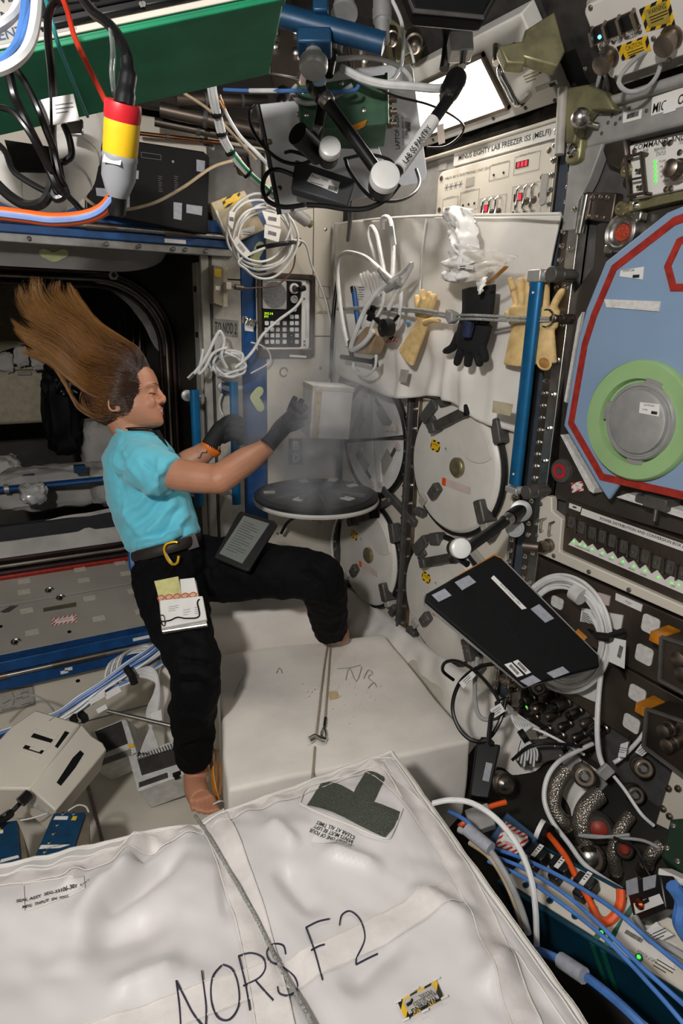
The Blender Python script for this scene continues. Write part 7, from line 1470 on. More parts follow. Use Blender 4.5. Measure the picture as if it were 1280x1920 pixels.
# piped edge with zip tape
q = [p+V((0, 0, .001)) for p in rim]
ob('piped_edge', MB().sweep(q, .0042, 8), fabric, bag); ob('zip_tape', MB().sweep([p+V((0, .006 if i < 60 else 0, -.006))+V((.006 if i >= 60 else 0, 0, 0)) for i, p in enumerate(q)], .0048, 6), mat('zip_cream', 'c8c2b6', .6, var=.1, vs=300), bag)
for dd_ in (.033, .012):
    c_ = [V((p.x-(dd_ if i > 60 else dd_*.8*(i > 54)), p.y-(dd_ if i < 60 else 0), 0)) for i, p in enumerate(rim) if i not in (59, 60, 61)]; ob('hem_seam', MB().sweep([V((p.x, p.y, bagz(p.x, p.y)+.0005)) for p in crm(c_, 3)], .0013, 5), fabric, bag)
def bq(px, py):
    z = 0
    for _ in range(6): x, y = BP.uv(px, py, z); z = .5*z+.5*bagz(x, y)
    return x, y
def onbag(px, py, dz=.0015): x, y = bq(px, py); return V((x, y, bagz(x, y)+dz))
def ribbon(P, w_, name, m, dz=.002, n=40):
    c = crm([V((*bq(*p), 0)) for p in P], 10); b = MB(); N = len(c)
    def f(s, t):
        i = min(int(s*(N-1)), N-2); d = (c[i+1]-c[i]).normalized(); nn = V((-d.y, d.x, 0)); p = c[i].lerp(c[i+1], s*(N-1)-i)+nn*w_*(t-.5); return V((p.x, p.y, bagz(p.x, p.y)+dz+.0012*NZ.noise(V((s*60, t*2, 1)))))
    b.grid(f, n*2, 4)
    for t in (.03, .97): ob('stitch_line', MB().sweep([f(i/60, t)+V((0, 0, .0006+.0006*(i % 2))) for i in range(61)], .0010, 4), fabric, bag)
    return ob(name, b, m, bag, ang=180)
web = mat('webbing', 'dcd6d2', .45, var=.02, vs=60, bump=.3, bs=700)
ribbon([(395, 1528), (440, 1640), (480, 1760), (515, 1925), (540, 2080)], .05, 'webbing_band', web, .0025); ribbon([(-60, 2030), (180, 1950), (400, 1870), (620, 1790), (858, 1672)], .045, 'webbing_band', web, .0022); ribbon([(700, 1440), (780, 1520), (850, 1610), (905, 1720), (960, 1850), (1000, 1960), (1030, 2080)], .045, 'webbing_band', web, .0022); ribbon([(-60, 1665), (140, 1630), (380, 1555)], .035, 'webbing_band', web, .002); ribbon([(400, 1540), (560, 1490), (715, 1432)], .028, 'webbing_band', web, .002)
# mesh vent
def poly_on(P, name, m, dz, par):
    b = MB(); c = [onbag(*p, dz) for p in P]; bm = bmesh.new(); vs = [bm.verts.new(p) for p in c]; bm.faces.new(vs); bmesh.ops.triangulate(bm, faces=bm.faces); bmesh.ops.subdivide_edges(bm, edges=bm.edges, cuts=5, use_grid_fill=True)
    for v in bm.verts: v.co.z = bagz(v.co.x, v.co.y)+dz
    me = bpy.data.meshes.new(name); bm.to_mesh(me); bm.free(); me.materials.append(m); o = bpy.data.objects.new(name, me); C.objects.link(o); o.parent = par; me.shade_smooth(); return o
mv = poly_on([(575, 1514), (601, 1473), (616, 1470), (663, 1489), (685, 1450), (693, 1449), (720, 1460), (721, 1466), (700, 1507), (750, 1526), (745, 1545), (721, 1574)], 'mesh_vent', mesh_d, .0035, bag)
ob('vent_binding', MB().tube([onbag(*p, .004) for p in ((562, 1511), (600, 1530), (660, 1553), (721, 1576), (738, 1560), (754, 1520))], .0018, 6), fabric, bag); ob('vent_binding', MB().tube([onbag(*p, .004) for p in ((562, 1511), (578, 1480), (640, 1462), (690, 1444), (720, 1446), (754, 1500))], .0015, 6), fabric, bag)
def bagtext(s, px, py, w_, h, rot, m=ink, par=bag, dz=.005, bold=.015):
    x, y = bq(px, py); o = write(par, s, x, y, 0, w_, h, m, rot, bold=bold)
    for v in o.data.vertices: v.co.z = bagz(v.co.x, v.co.y)+dz
    return o
lw = poly_on([(584, 1582), (596, 1544), (664, 1570), (654, 1594)], 'vent_label', paper, .0035, bag)
a, c = V(bq(655, 1590)), V(bq(584, 1562)); rt_ = math.atan2(c.y-a.y, c.x-a.x)
for s, px, py, w_ in (('AT LEAST ONE OF FOUR', 620, 1577, .082), ('VENTS MUST BE LEFT', 624, 1568, .074), ('CLEAR AT ALL TIMES', 628, 1559, .072)): bagtext(s, px, py, w_, .0085, rt_)
wq = [(745, 1885), (817, 1843), (832, 1878), (760, 1919)]
hl = poly_on(wq, 'warning_label', haz, .0045, bag); cx, cy = sum(p[0] for p in wq)/4, sum(p[1] for p in wq)/4
poly_on([(cx+(p[0]-cx)*.78, cy+(p[1]-cy)*.74) for p in wq], 'label_field', mat('label_grey2', 'b9b4ac', .6), .0055, bag)
a, c = V(bq(832, 1878)), V(bq(760, 1919)); rt_ = math.atan2(c.y-a.y, c.x-a.x)
bagtext('WARNING', 796, 1892, .040, .008, rt_, dz=.0065); bagtext('PRESSURIZED', 797, 1880, .038, .0055, rt_, dz=.0065, bold=0); bagtext('VESSEL', 798, 1872, .022, .0055, rt_, dz=.0065, bold=0)
b = MB(); b.sweep([onbag(762, 1893, .0065), onbag(770, 1888, .0065), onbag(772, 1882, .0065)], .0022, 6, flat=.5); ob('pictogram', b, ink, bag)
for P in ((745, 1885), (817, 1843), (832, 1878), (760, 1919), (778, 1862), (796, 1903)): ob('stitch', MB().sweep([onbag(P[0]-6, P[1]+3, .006), onbag(P[0]+6, P[1]-3, .006)], .0012, 5), paper, bag)
a, c = V(bq(50, 1690)), V(bq(150, 1663)); rt_ = math.atan2(c.y-a.y, c.x-a.x)
bagtext('SEAL ASSY  SEG-33106-301  LOT', 101, 1676, .105, .0058, rt_, dz=.003, bold=.02); bagtext('MFG  THPUT  SN  0002', 86, 1693, .064, .0058, rt_, dz=.003, bold=.02)
ob('patch_seam', MB().sweep([onbag(a_[0]+(c_[0]-a_[0])*k/12, a_[1]+(c_[1]-a_[1])*k/12, .002) for a_, c_ in (((44, 1660), (156, 1645)), ((156, 1645), (160, 1672)), ((160, 1672), (46, 1712)), ((46, 1712), (44, 1660))) for k in range(12)], .0009, 5), fabric, bag)
# handwriting in marker: N O R S F 2
mark = mat('marker_ink', '23233a', .6, var=0)
letters = [[(340, 1965), (337, 1900), (330, 1842)], [(330, 1842), (345, 1872), (362, 1905), (385, 1935)], [(385, 1935), (386, 1890), (378, 1826)],
           [(415, 1815), (398, 1838), (396, 1880), (408, 1912), (430, 1916), (447, 1890), (446, 1850), (435, 1822), (418, 1813)],
           [(468, 1898), (460, 1850), (447, 1797)], [(447, 1797), (470, 1791), (492, 1800), (497, 1820), (485, 1838), (456, 1853)], [(478, 1842), (495, 1862), (512, 1880)],
           [(535, 1792), (530, 1776), (512, 1774), (500, 1790), (507, 1808), (530, 1818), (552, 1836), (557, 1858), (542, 1872), (524, 1868), (520, 1856)],
           [(604, 1841), (590, 1790), (573, 1743)], [(573, 1743), (595, 1732), (617, 1727)], [(583, 1786), (598, 1778), (608, 1775)],
           [(636, 1738), (640, 1720), (655, 1712), (672, 1725), (682, 1748), (682, 1770), (668, 1800), (667, 1812)], [(667, 1812), (690, 1800), (707, 1792)]]
names = 'NNNORRRSFFF22'
grp_l = {}
for nm, P in zip(names, letters): grp_l.setdefault(nm, []).append(P)
for nm, Ps in grp_l.items():
    b = MB()
    for P in Ps: c = crm(P and [V((*p, 0)) for p in P], 6); b.sweep([onbag(p.x, p.y, .0035) for p in c], .0019, 6, flat=.5, up=(0, 0, 1)) 
    ob('marker_letter', b, mark, bag)
bs_ = ob('bag_strap', MB().sweep([BP.w(*onbag(p.x, p.y, .004)) for p in crm([V((*p, 0)) for p in ((366, 1530), (385, 1560), (420, 1620), (455, 1680), (490, 1745), (520, 1810), (560, 1880), (590, 1935), (650, 2060))], 14)], .0034, 8), bungee); tag(bs_, 'grey flecked elastic strap pulled across the white cargo bag', 'strap')
# ---------------------------------------------------------------- floor at the left: case, ventilated units, blue boxes, cables
def quadbox(name, label, cat, top, d, side, th, m, grp_=None):
    F = face3(((*top[0], d[0]), (*top[1], d[1]), (*top[3], d[2]))); t = thing(name, label, cat, F, grp_); return t, F
WB = face3(((57, 1480, 1.62), (151, 1356, 1.80), (-25, 1440, 1.66)))
wbx = thing('white_case', 'tilted off-white plastic case with black slots at the lower left', 'case', WB)
def wv(*p, z=0): return [WB.uv(*q, z) for q in p]
ob('case_shell', MB().prism(wv((57, 1480), (151, 1356), (66, 1330), (20, 1362), (-60, 1450), (-30, 1478)), -.13, 0), cream, wbx, bev=.006)
ob('lid_panel', MB().prism(wv((32, 1408), (65, 1366), (110, 1380), (72, 1426)), 0, .002), cream, wbx, bev=.001)
ob('slot', MB().prism(wv((58, 1383), (64, 1376), (100, 1388), (96, 1394)), .002, .0035), blackm, wbx); ob('slot', MB().prism(wv((43, 1404), (48, 1398), (83, 1409), (78, 1415)), .002, .0035), blackm, wbx); ob('slot_bar', MB().prism(wv((55, 1406), (58, 1402), (78, 1408), (74, 1412)), .0035, .005), cream, wbx); ob('slot', MB().prism(wv((103, 1400), (122, 1371), (130, 1374), (108, 1403)), .0, .0015), blackm, wbx)
ob('lid_seam', MB().sweep([V((*q, .0)) for q in wv((92, 1352), (110, 1340))], .002, 5), grp, wbx)
W2 = face3(((104, 1521, 1.60), (200, 1406, 1.78), (57, 1480, 1.62)))
b = MB(); q = [W2.uv(*p) for p in ((104, 1521), (200, 1406), (193, 1393), (172, 1380), (151, 1356), (57, 1480))]; b.prism(q, -.10, .001); b.v = [WB.m.inverted() @ (W2.m @ p) for p in b.v]; ob('front_panel', b, cream, wbx, bev=.004)
b = MB(); b.prism([W2.uv(*p) for p in ((106, 1468), (136, 1422), (150, 1408), (157, 1414), (141, 1440), (114, 1474))], .001, .003); b.v = [WB.m.inverted() @ (W2.m @ p) for p in b.v]; ob('slot', b, blackm, wbx)
b = MB(); b.tube([at(40, 1490, 1.66), at(65, 1505, 1.64), at(95, 1520, 1.62)], .010, 8); o = ob('clear_wrap', b, MT['clear_plastic']); tag(o, 'crinkled clear wrap hanging under the tilted white case', 'wrap')
def vent_unit(label, q, ds, louv, perf, extra, th):
    F = face3(((*q[0], ds[0]), (*q[1], ds[1]), (*q[3], ds[2]))); t = thing('ventilated_unit', label, 'unit', F); P = lambda *p: [F.uv(*x) for x in p]
    ob('unit_case', MB().prism(P(*q), -th, 0), mat('unit_grey', 'c6c5c1', .45) if 'unit_grey' not in MT else MT['unit_grey'], t, bev=.003)
    A, B_, C_, D_ = [V((*x, 0)) for x in P(*louv)]; ob('louvre_bed', MB().prism([tuple(x[:2]) for x in (A, B_, C_, D_)], 0, .001), blackm, t)
    n = 15
    for k in range(n):
        t0 = (k+.3)/n; t1 = (k+.7)/n; a, c, e, f = D_.lerp(A, t0), C_.lerp(B_, t0), C_.lerp(B_, t1), D_.lerp(A, t1); ob('louvre', MB().prism([tuple(x[:2]) for x in (a, c, e, f)], .001, .005), mat_l, t)
    A, B_, C_, D_ = [V((*x, 0)) for x in P(*perf)]; pf = ob('perforated_panel', MB().prism([tuple(x[:2]) for x in (A, B_, C_, D_)], 0, .002), white, t); b = MB()
    for i in range(22):
        for j in range(5): p = A.lerp(B_, (i+.5+.5*(j % 2))/23).lerp(D_.lerp(C_, (i+.5+.5*(j % 2))/23), (j+.5)/5); b.lathe([(.0022, .002), (.0022, .0024)], p, (0, 0, 1), 6)
    stuff(ob('perforations', b, blackm, pf)); return t, F
t, F = vent_unit('grey ventilated unit with dark louvres, half hidden behind the tilted white case', [(180, 1445), (256, 1410), (236, 1346), (170, 1372)], (2.02, 2.04, 2.1), [(195, 1412), (240, 1394), (228, 1352), (178, 1372)], [(184, 1438), (250, 1415), (248, 1403), (184, 1427)], None, .12)
b = MB(); b.prism([F.uv(*p) for p in ((241, 1397), (251, 1394), (252, 1401), (242, 1404)) ], .001, .003); ob('yellow_sticker', b, yellow, t)
t, F = vent_unit('white ventilated unit with black fins beside her bare foot', [(258, 1484), (345, 1452), (332, 1386), (240, 1418)], (1.93, 1.95, 2.02), [(266, 1454), (342, 1430), (333, 1402), (258, 1424)], [(260, 1478), (318, 1458), (316, 1448), (260, 1468)], None, .12)
b = MB()
for k in range(16): a, c = F.p3(258+k*5.2, 1418-k*1.75, .002), F.p3(262+k*5.2, 1428-k*1.75, .002); b.sweep([a, a+V((0, 0, .008)), c+V((0, 0, .008)), c], .0014, 5)
stuff(ob('wire_guard', b, steel, t)); b = MB(); u, v = F.uv(332, 1452); b.box(u-.012, u+.012, v-.006, v+.006, 0, .006).box(u-.008, u+.008, v-.016, v-.009, 0, .006); ob('port', b, blackm, t)
for k, (q, ds, lb, tx) in enumerate(([[(62, 1612), (138, 1590), (161, 1522), (100, 1524)], (1.42, 1.46, 1.56), 'dark blue metal box with a printed strip and yellow sticker, right of two', 1], [[(-30, 1640), (38, 1612), (32, 1537), (-25, 1545)], (1.40, 1.43, 1.55), 'dark blue metal box cut by the left edge, yellow sticker at its edge', 0])):
    F = face3(((*q[0], ds[0]), (*q[1], ds[1]), (*q[3], ds[2]))); t = thing('blue_box', lb, 'box', F); ob('box_body', MB().prism([F.uv(*p) for p in q], -.09, 0), navy, t, bev=.003)
    ob('box_back', MB().prism([F.uv(*p) for p in (((161, 1522), (168, 1530), (166, 1585), (138, 1592)) if tx else ((32, 1537), (42, 1560), (50, 1606), (38, 1612)))], -.085, -.01), mat('box_tan', '6f6557', .5) if 'box_tan' not in MT else MT['box_tan'], t)
    if tx:
        ob('white_label', MB().prism([F.uv(*p) for p in ((100, 1537), (126, 1537), (128, 1531), (104, 1531))], 0, .001), paper, t); ob('yellow_sticker', MB().prism([F.uv(*p) for p in ((133, 1538), (142, 1538), (145, 1531), (137, 1531))], 0, .001), yellow, t)
        ob('name_strip', MB().prism([F.uv(*p) for p in ((73, 1592), (112, 1590), (131, 1584), (77, 1585))], 0, .001), paper, t); write(t, 'LAB-2G Firewall #1', *F.uv(102, 1588), .0014, .060, .006, ink); b = MB(); bolts(b, [F.uv(*p) for p in ((107, 1547), (100, 1563), (92, 1580), (118, 1526), (138, 1526), (84, 1597))], .005, 0, .003); ob('box_screw', b, steel, t)
    else:
        ob('yellow_sticker', MB().prism([F.uv(*p) for p in ((-6, 1560), (3, 1558), (3, 1552), (-6, 1553))], 0, .001), yellow, t); ob('white_label', MB().prism([F.uv(*p) for p in ((-6, 1564), (6, 1562), (6, 1556), (-6, 1558))], 0, .0008), paper, t); ob('name_strip', MB().prism([F.uv(*p) for p in ((0, 1618), (36, 1608), (34, 1604), (2, 1612))], 0, .001), paper, t)
cable('white_cable', 'thin white cord strung between the two blue boxes', [(38, 1538, 1.55), (60, 1534, 1.56), (88, 1525, 1.58)], .0018, wcab); cable('white_cable', 'white loop of cord behind the right blue box', [(128, 1520, 1.62), (145, 1510, 1.62), (160, 1512, 1.6), (166, 1522, 1.58)], .0022, wcab)
ps = thing('power_stick', 'black cable plug with a bright rivet under the white case', 'plug', WF); ob('plug_body', MB().sweep([at(-10, 1545, 1.5), at(20, 1525, 1.55)], .011, 8).sweep([at(20, 1525, 1.55), at(36, 1508, 1.58)], .006, 8).sweep([at(38, 1505, 1.58), at(55, 1488, 1.6)], .014, 8), blackp, ps); ob('rivet', MB().ball(at(8, 1528, 1.515), .004, 8), chrome, ps)
# bundle of blue and white data cables
cbn = thing('cable_bundle', 'thick bundle of blue and white data cables lying against the lower forward wall', 'cable', WF)
rn = random.Random(8); base = [(310, 1215), (280, 1238), (240, 1262), (195, 1290), (150, 1322), (110, 1345), (60, 1365), (-20, 1392)]
for k in range(22):
    o1, o2, o3 = rn.uniform(-22, 26), rn.uniform(-20, 26), rn.uniform(-.05, .05)
    P = [at(px+o1*.3*(1-i/7), py+(o1*(1-i/7)+o2*(i/7))*(1 if i not in (3, 5) else .7), 2.12-.03*i+o3) for i, (px, py) in enumerate(base)]
    ob('data_cable', MB().tube(P, rn.choice((.004, .0045, .005)), 6, seg=5), wcab if k % 2 else bcab, cbn)
for k in range(9):
    o1 = rn.uniform(-8, 8); P = [at(*p) for p in ((235+o1, 1275, 2.05), (268+o1, 1252+k*2, 2.0), (292, 1262+k*2, 1.98), (298-k, 1300, 1.98), (292-k*2, 1340, 1.99), (270+k*3, 1395, 2.02), (262+k*4, 1420, 2.03))]
    ob('data_cable', MB().tube(P, .0045, 6, seg=5), wcab, cbn)
for k in range(6):
    P = [at(*p) for p in ((195+k*5, 1282, 2.12), (205+k*5, 1245-k*3, 2.14), (240+k*5, 1226-k*3, 2.16), (285, 1222-k*2, 2.16), (305, 1235, 2.14))]; ob('data_cable', MB().tube(P, .004, 6, seg=5), gcab if k % 2 else wcab, cbn)
for (x0, y0, x1, y1) in ((236, 1252, 252, 1282), (124, 1328, 140, 1355), (150, 1338, 160, 1352)): ob('black_wrap', MB().sweep([at(x0, y0, 1.97), at((x0+x1)/2+3, (y0+y1)/2, 1.95), at(x1, y1, 1.97)], .012, 8, flat=.5), rubber, cbn)
for q in ([(166, 1312), (196, 1295), (200, 1304), (170, 1322)], [(196, 1300), (222, 1285), (228, 1296), (200, 1312)], [(180, 1330), (198, 1320), (202, 1328), (184, 1338)], [(282, 1338), (302, 1330), (304, 1350), (284, 1355)]):
    F = face3(((*q[3], 1.97), (*q[2], 1.97), (*q[0], 1.97))); b = MB(); b.prism([F.uv(*p) for p in q], 0, .001); b.v = [F.m @ p for p in b.v]; ob('paper_tag', b, paper, cbn)
for k in range(5): ob('cable_plug', MB().sweep([at(262+k*8, 1412, 2.02), at(258+k*8, 1430, 2.03)], .0065, 8), blackp if k != 3 else yellow, cbn)
o = ob('metal_bar', MB().cyl(at(202, 1333, 1.92), at(326, 1362, 1.9), .0065, n=10), steel); tag(o, 'slim metal bar lying across the cable bundle towards her leg', 'bar')
b = MB(); pq(b, EW, [(-20, 1293), (64, 1283), (68, 1323), (-18, 1345)], 0, .001); o = ob('diagram_label', b, grp, None, EW); o.parent = wf
b = MB(); fr2 = [EW.p3(*p, .0014) for p in ((-20, 1297), (61, 1287), (65, 1320), (-18, 1341))]; b.sweep(fr2, .001, 4, True)
for P in (((5, 1320), (20, 1312), (40, 1308)), ((22, 1298), (28, 1310), (24, 1322)), ((40, 1300), (52, 1297), (54, 1306), (42, 1310), (40, 1300)), ((3, 1332), (30, 1326)), ((40, 1322), (58, 1317))): b.sweep([EW.p3(*p, .0014) for p in P], .0009, 4)
o = ob('diagram_print', b, ink, None, EW); o.parent = wf
cable('thin_lead', 'thin grey lead arching over the printed diagram at lower left', [(-10, 1345, 2.1), (15, 1318, 2.1), (45, 1303, 2.1), (75, 1308, 2.1), (95, 1325, 2.08), (102, 1336, 2.05)], .003, gcab)
ag = thing('amber_straps', 'crumpled amber film straps on the foam block beside her foot', 'strap', WF)
for P in ([(392, 1400, 1.86), (396, 1430, 1.84), (400, 1470, 1.82), (408, 1500, 1.8)], [(404, 1405, 1.86), (406, 1440, 1.84), (406, 1475, 1.82), (410, 1498, 1.8)], [(412, 1428, 1.86), (414, 1460, 1.84), (412, 1490, 1.82)], [(388, 1408, 1.86), (394, 1415, 1.85), (398, 1402, 1.86)]): ob('film_strap', MB().sweep(crm([at(*p) for p in P], 4), .007, 8, flat=.3), kapton, ag)
ob('white_cord', MB().tube([at(*p) for p in ((400, 1508, 1.72), (412, 1502, 1.72), (420, 1503, 1.74))], .002, 6), wcab, ag)
# ---------------------------------------------------------------- laptop on its arm, right
LF_ = face3(((985, 1283, 1.34), (1125, 1236, 1.40), (800, 1120, 1.42)))
F = LF_
lp_ = thing('laptop', 'closed black laptop floating on an arm, back towards us with grey velcro squares', 'laptop', F)
LP = lambda *p: [F.uv(*q) for q in p]
ob('lid', MB().prism(LP((985, 1286), (1124, 1250), (1122, 1228), (940, 1046), (927, 1040), (800, 1112), (797, 1126)), -.012, 0), blackm, lp_, bev=.004)
ob('base', MB().prism(LP((990, 1283), (1130, 1246), (1130, 1224), (946, 1040), (928, 1034), (800, 1108), (800, 1126)), -.03, -.013), alu, lp_, bev=.003)
for q in ([(809, 1116), (833, 1104), (846, 1117), (822, 1129)], [(852, 1092), (878, 1079), (892, 1092), (866, 1107)], [(994, 1142), (1010, 1133), (1038, 1160), (1022, 1168)], [(974, 1277), (998, 1266), (1014, 1277), (990, 1287)], [(1024, 1262), (1054, 1250), (1067, 1261), (1038, 1272)]): ob('velcro_patch', MB().prism(LP(*q), 0, .0015), velcrog, lp_)
ob('name_strip', MB().prism(LP((920, 1084), (925, 1079), (987, 1141), (978, 1143)), 0, .001), paper, lp_); rt_ = dirrot(F, (978, 1138), (926, 1086), 0); write(lp_, 'MEC (MSG) Laptop', *F.uv(956, 1114), .0014, .062, .0065, ink, rot=rt_)
for q in ([(945, 1246), (958, 1242), (981, 1266), (969, 1270)], [(961, 1241), (970, 1237), (995, 1261), (986, 1265)]): ll_ = ob('bar_code_label', MB().prism(LP(*q), 0, .001), paper, lp_); cx, cy = sum(p[0] for p in q)/4, sum(p[1] for p in q)/4; barcode(ll_, *F.uv(cx, cy), .024, .007, .0014, int(cx), ink, rt_)
lgm = mat('logo_gloss', '1b1b1d', .15, var=0); u, v = F.uv(957, 1178); ob('logo_ring', MB().ring(circ(u, v, .019, 28), circ(u, v, .0165, 28), 0, .0008), lgm, lp_); write(lp_, 'hp', u, v, .0008, .019, .022, lgm, rot=rt_)
ob('amber_trim', MB().sweep([V((*F.uv(*p), -.008)) for p in ((858, 1082), (900, 1058), (928, 1040), (940, 1046))], .006, 6), kapton, lp_); ob('amber_trim', MB().sweep([V((*F.uv(*p), -.014)) for p in ((1083, 1180), (1100, 1196))], .010, 6), kapton, lp_)
ob('corner_plug', MB().tube([at(*p) for p in ((800, 1112, 1.43), (790, 1122, 1.43), (795, 1133, 1.43), (815, 1135, 1.43))], .005, 8), kcab, lp_)
la = thing('articulated_boom', 'black arm with a round white knob holding the laptop off the rack', 'boom', WF)
pa_, pb_ = at(868, 1034, 1.52), at(968, 962, 1.66)
ob('tube', MB().cyl(pa_, pb_, .0135, n=16), blackp, la); ob('tube_collar', MB().cyl(pb_+(pa_-pb_)*.14, pb_+(pa_-pb_)*.24, .0165, n=18), steel, la)
ob('boot', MB().cyl(pb_+(pa_-pb_)*.12, pb_-(pa_-pb_)*.16, .0185, n=18), blackp, la)
ob('end_disc', MB().lathe([(.026, 0), (.028, .006), (.028, .016), (.018, .02)], at(975, 957, 1.68), (-(pb_-pa_).normalized()*.3-F0), 26), alu, la)
ob('socket_disc', MB().lathe([(.022, 0), (.024, .006), (.024, .014), (.019, .014), (.018, .010)], at(963, 990, 1.70), -F0, 24), alu, la)
knob(la, 858, 1028, 1.48, .0235); ob('knob_neck', MB().cyl(at(856, 1040, 1.50), at(860, 1052, 1.50), .021, n=18).cyl(at(864, 1050, 1.49), at(876, 1058, 1.47), .008, n=10), blackp, la)
# white cable coil behind the laptop
wcl = thing('white_cable_coil', 'thick coil of white cable strapped on the rack behind the laptop', 'cable', RK)
for k in range(9):
    rr_ = 1+.035*k; P = [RK.p3(1058+(68*rr_)*math.cos(a), 1188+(86*rr_)*math.sin(a)+10*math.cos(a), .05+.006*(k % 3)+.008*math.sin(2*a+k)) for a in [j*math.pi/8 for j in range(16)]]; ob('cable_loop', MB().tube(P, .0042, 8, True), wcab, wcl)
ob('clear_tie', MB().sweep([RK.p3(1075, 1108, .07), RK.p3(1092, 1120, .07)], .022, 12), mat('tie_clear', 'c8c8c4', .4), wcl)
ob('black_strap', MB().sweep([RK.p3(1118, 1192, .08), RK.p3(1140, 1196, .085), RK.p3(1168, 1186, .03)], .013, 8, flat=.6), rubber, wcl)
b = MB(); pq(b, RK, [(1150, 1196), (1173, 1201), (1170, 1254), (1140, 1240)], .07, .071); tg_ = ob('paper_tag', b, paper, wcl); barcode(tg_, *RK.uv(1163, 1222, .07), .030, .010, .0714, 77, ink, 1.5)
for P, r, m, lb in (([(1105, 1150, 1.60), (1123, 1185, 1.56), (1128, 1240, 1.54), (1122, 1300, 1.52), (1119, 1360, 1.5), (1122, 1410, 1.5), (1132, 1440, 1.5)], .0062, wcab, 'thick white cable dropping from the coil to a grey splice'),
                    ([(1092, 1170, 1.66), (1120, 1195, 1.6), (1150, 1235, 1.56), (1178, 1280, 1.55), (1190, 1330, 1.55), (1183, 1380, 1.56), (1178, 1400, 1.56)], .0052, kcab, 'black cable curving down beside the thick white cable'),
                    ([(1245, 1285, 1.52), (1236, 1315, 1.52), (1222, 1345, 1.52), (1215, 1362, 1.52), (1195, 1390, 1.53), (1165, 1420, 1.55), (1150, 1430, 1.55)], .0052, wcab, 'white cable coming from the upper connector bay at the right'),
                    ([(958, 1340, 1.62), (975, 1370, 1.62), (1000, 1366, 1.62), (1040, 1384, 1.6), (1068, 1400, 1.6), (1095, 1415, 1.6)], .0035, wcab, 'thin white cable crossing the connector field'),
                    ([(1110, 1395, 1.58), (1075, 1412, 1.54), (1045, 1430, 1.5), (1025, 1460, 1.48), (1020, 1500, 1.46), (1035, 1540, 1.44), (1065, 1580, 1.42), (1100, 1625, 1.4), (1165, 1668, 1.38)], .0055, wcab, 'white sheathed cable looping over the braided hoses'),
                    ([(850, 1275, 1.72), (830, 1258, 1.7), (835, 1242, 1.68), (858, 1240, 1.66), (890, 1258, 1.64), (920, 1290, 1.62), (935, 1320, 1.6), (920, 1350, 1.6)], .0045, kcab, 'black cable looping under the laptop, left coil'),
                    ([(995, 1245, 1.5), (950, 1244, 1.55), (900, 1250, 1.6), (862, 1280, 1.64), (848, 1325, 1.64), (860, 1365, 1.62), (885, 1388, 1.6), (915, 1385, 1.6), (938, 1350, 1.6), (948, 1310, 1.62)], .0052, kcab, 'thick black cable ring hanging below the laptop'),
                    ([(895, 1232, 1.66), (890, 1275, 1.66), (892, 1325, 1.65), (905, 1348, 1.64), (935, 1345, 1.63), (955, 1335, 1.63)], .0055, gcab, 'light cable curving through the black ring'),
                    ([(915, 1395, 1.55), (918, 1365, 1.56), (922, 1340, 1.57), (935, 1325, 1.6)], .006, kcab, 'black lead coming out of the power brick'),
                    ([(960, 1425, 1.58), (990, 1400, 1.56), (1020, 1394, 1.55), (1060, 1396, 1.55), (1090, 1400, 1.55)], .004, kcab, 'black cable level across the lower connectors'),
                    ([(1150, 1455, 1.5), (1170, 1480, 1.48), (1190, 1510, 1.46), (1205, 1530, 1.45), (1225, 1548, 1.45)], .004, wcab, 'short white cable from the splice with a blue ring'),
                    ([(1180, 1565, 1.4), (1120, 1570, 1.42), (1085, 1566, 1.44), (1120, 1568, 1.42), (1200, 1575, 1.4), (1235, 1590, 1.38)], .0035, gcab, 'thin grey twin lead in front of the red valve')): cable('cable', lb, P, r, m)
wl2 = thing('white_lead_bundle', 'small tied bundle of thin white leads left of the connector field', 'cable', WF)
for k in range(7): P = [at(*p) for p in ((955+k*4, 1338+k*2, 1.64), (966+k*5, 1360, 1.6), (980, 1378, 1.58), (975+k*5, 1405, 1.58), (970+k*6, 1425+(k % 3)*6, 1.59))]; ob('lead', MB().tube(P, .0028, 6), wcab, wl2)
ob('black_tie', MB().sweep([at(976, 1383, 1.575), at(986, 1377, 1.575)], .016, 12), blackm, wl2)
def flag(q, d, lb, m=paper, extra=None):
    F = face3(((*q[3], d), (*q[2], d), (*q[0], d))); t = thing('paper_flag', lb, 'tag', F); ob('flag', MB().prism([F.uv(*p) for p in q], 0, .001), m, t); c = [sum(p[i] for p in q)/4 for i in (0, 1)]
    lines(t, F.uv(*c)[0]-.012, F.uv(*c)[1]+.005, 3, .022, .0012, .005, ink, .0013); return t, F
flag([(860, 1280), (885, 1258), (892, 1266), (868, 1291)], 1.6, 'white paper tag on the upper left of the black cable ring'); flag([(918, 1330), (938, 1318), (947, 1333), (926, 1346)], 1.57, 'square white tag at the right of the black cable ring'); flag([(1190, 1410), (1205, 1390), (1222, 1403), (1203, 1418)], 1.5, 'white printed tag below the right connector bays'); flag([(1163, 1395), (1178, 1390), (1172, 1420), (1158, 1418)], 1.5, 'white tag with amber tape beside the grey splice')
q = [(1118, 1450), (1138, 1432), (1155, 1448), (1135, 1466)]; F = face3(((*q[3], 1.48), (*q[2], 1.48), (*q[0], 1.48))); b = MB(); b.prism([F.uv(*p) for p in q], -.012, 0); o = ob('grey_splice', b, grey, None, F, bev=.003); tag(o, 'grey square splice where the white cables meet', 'splice')
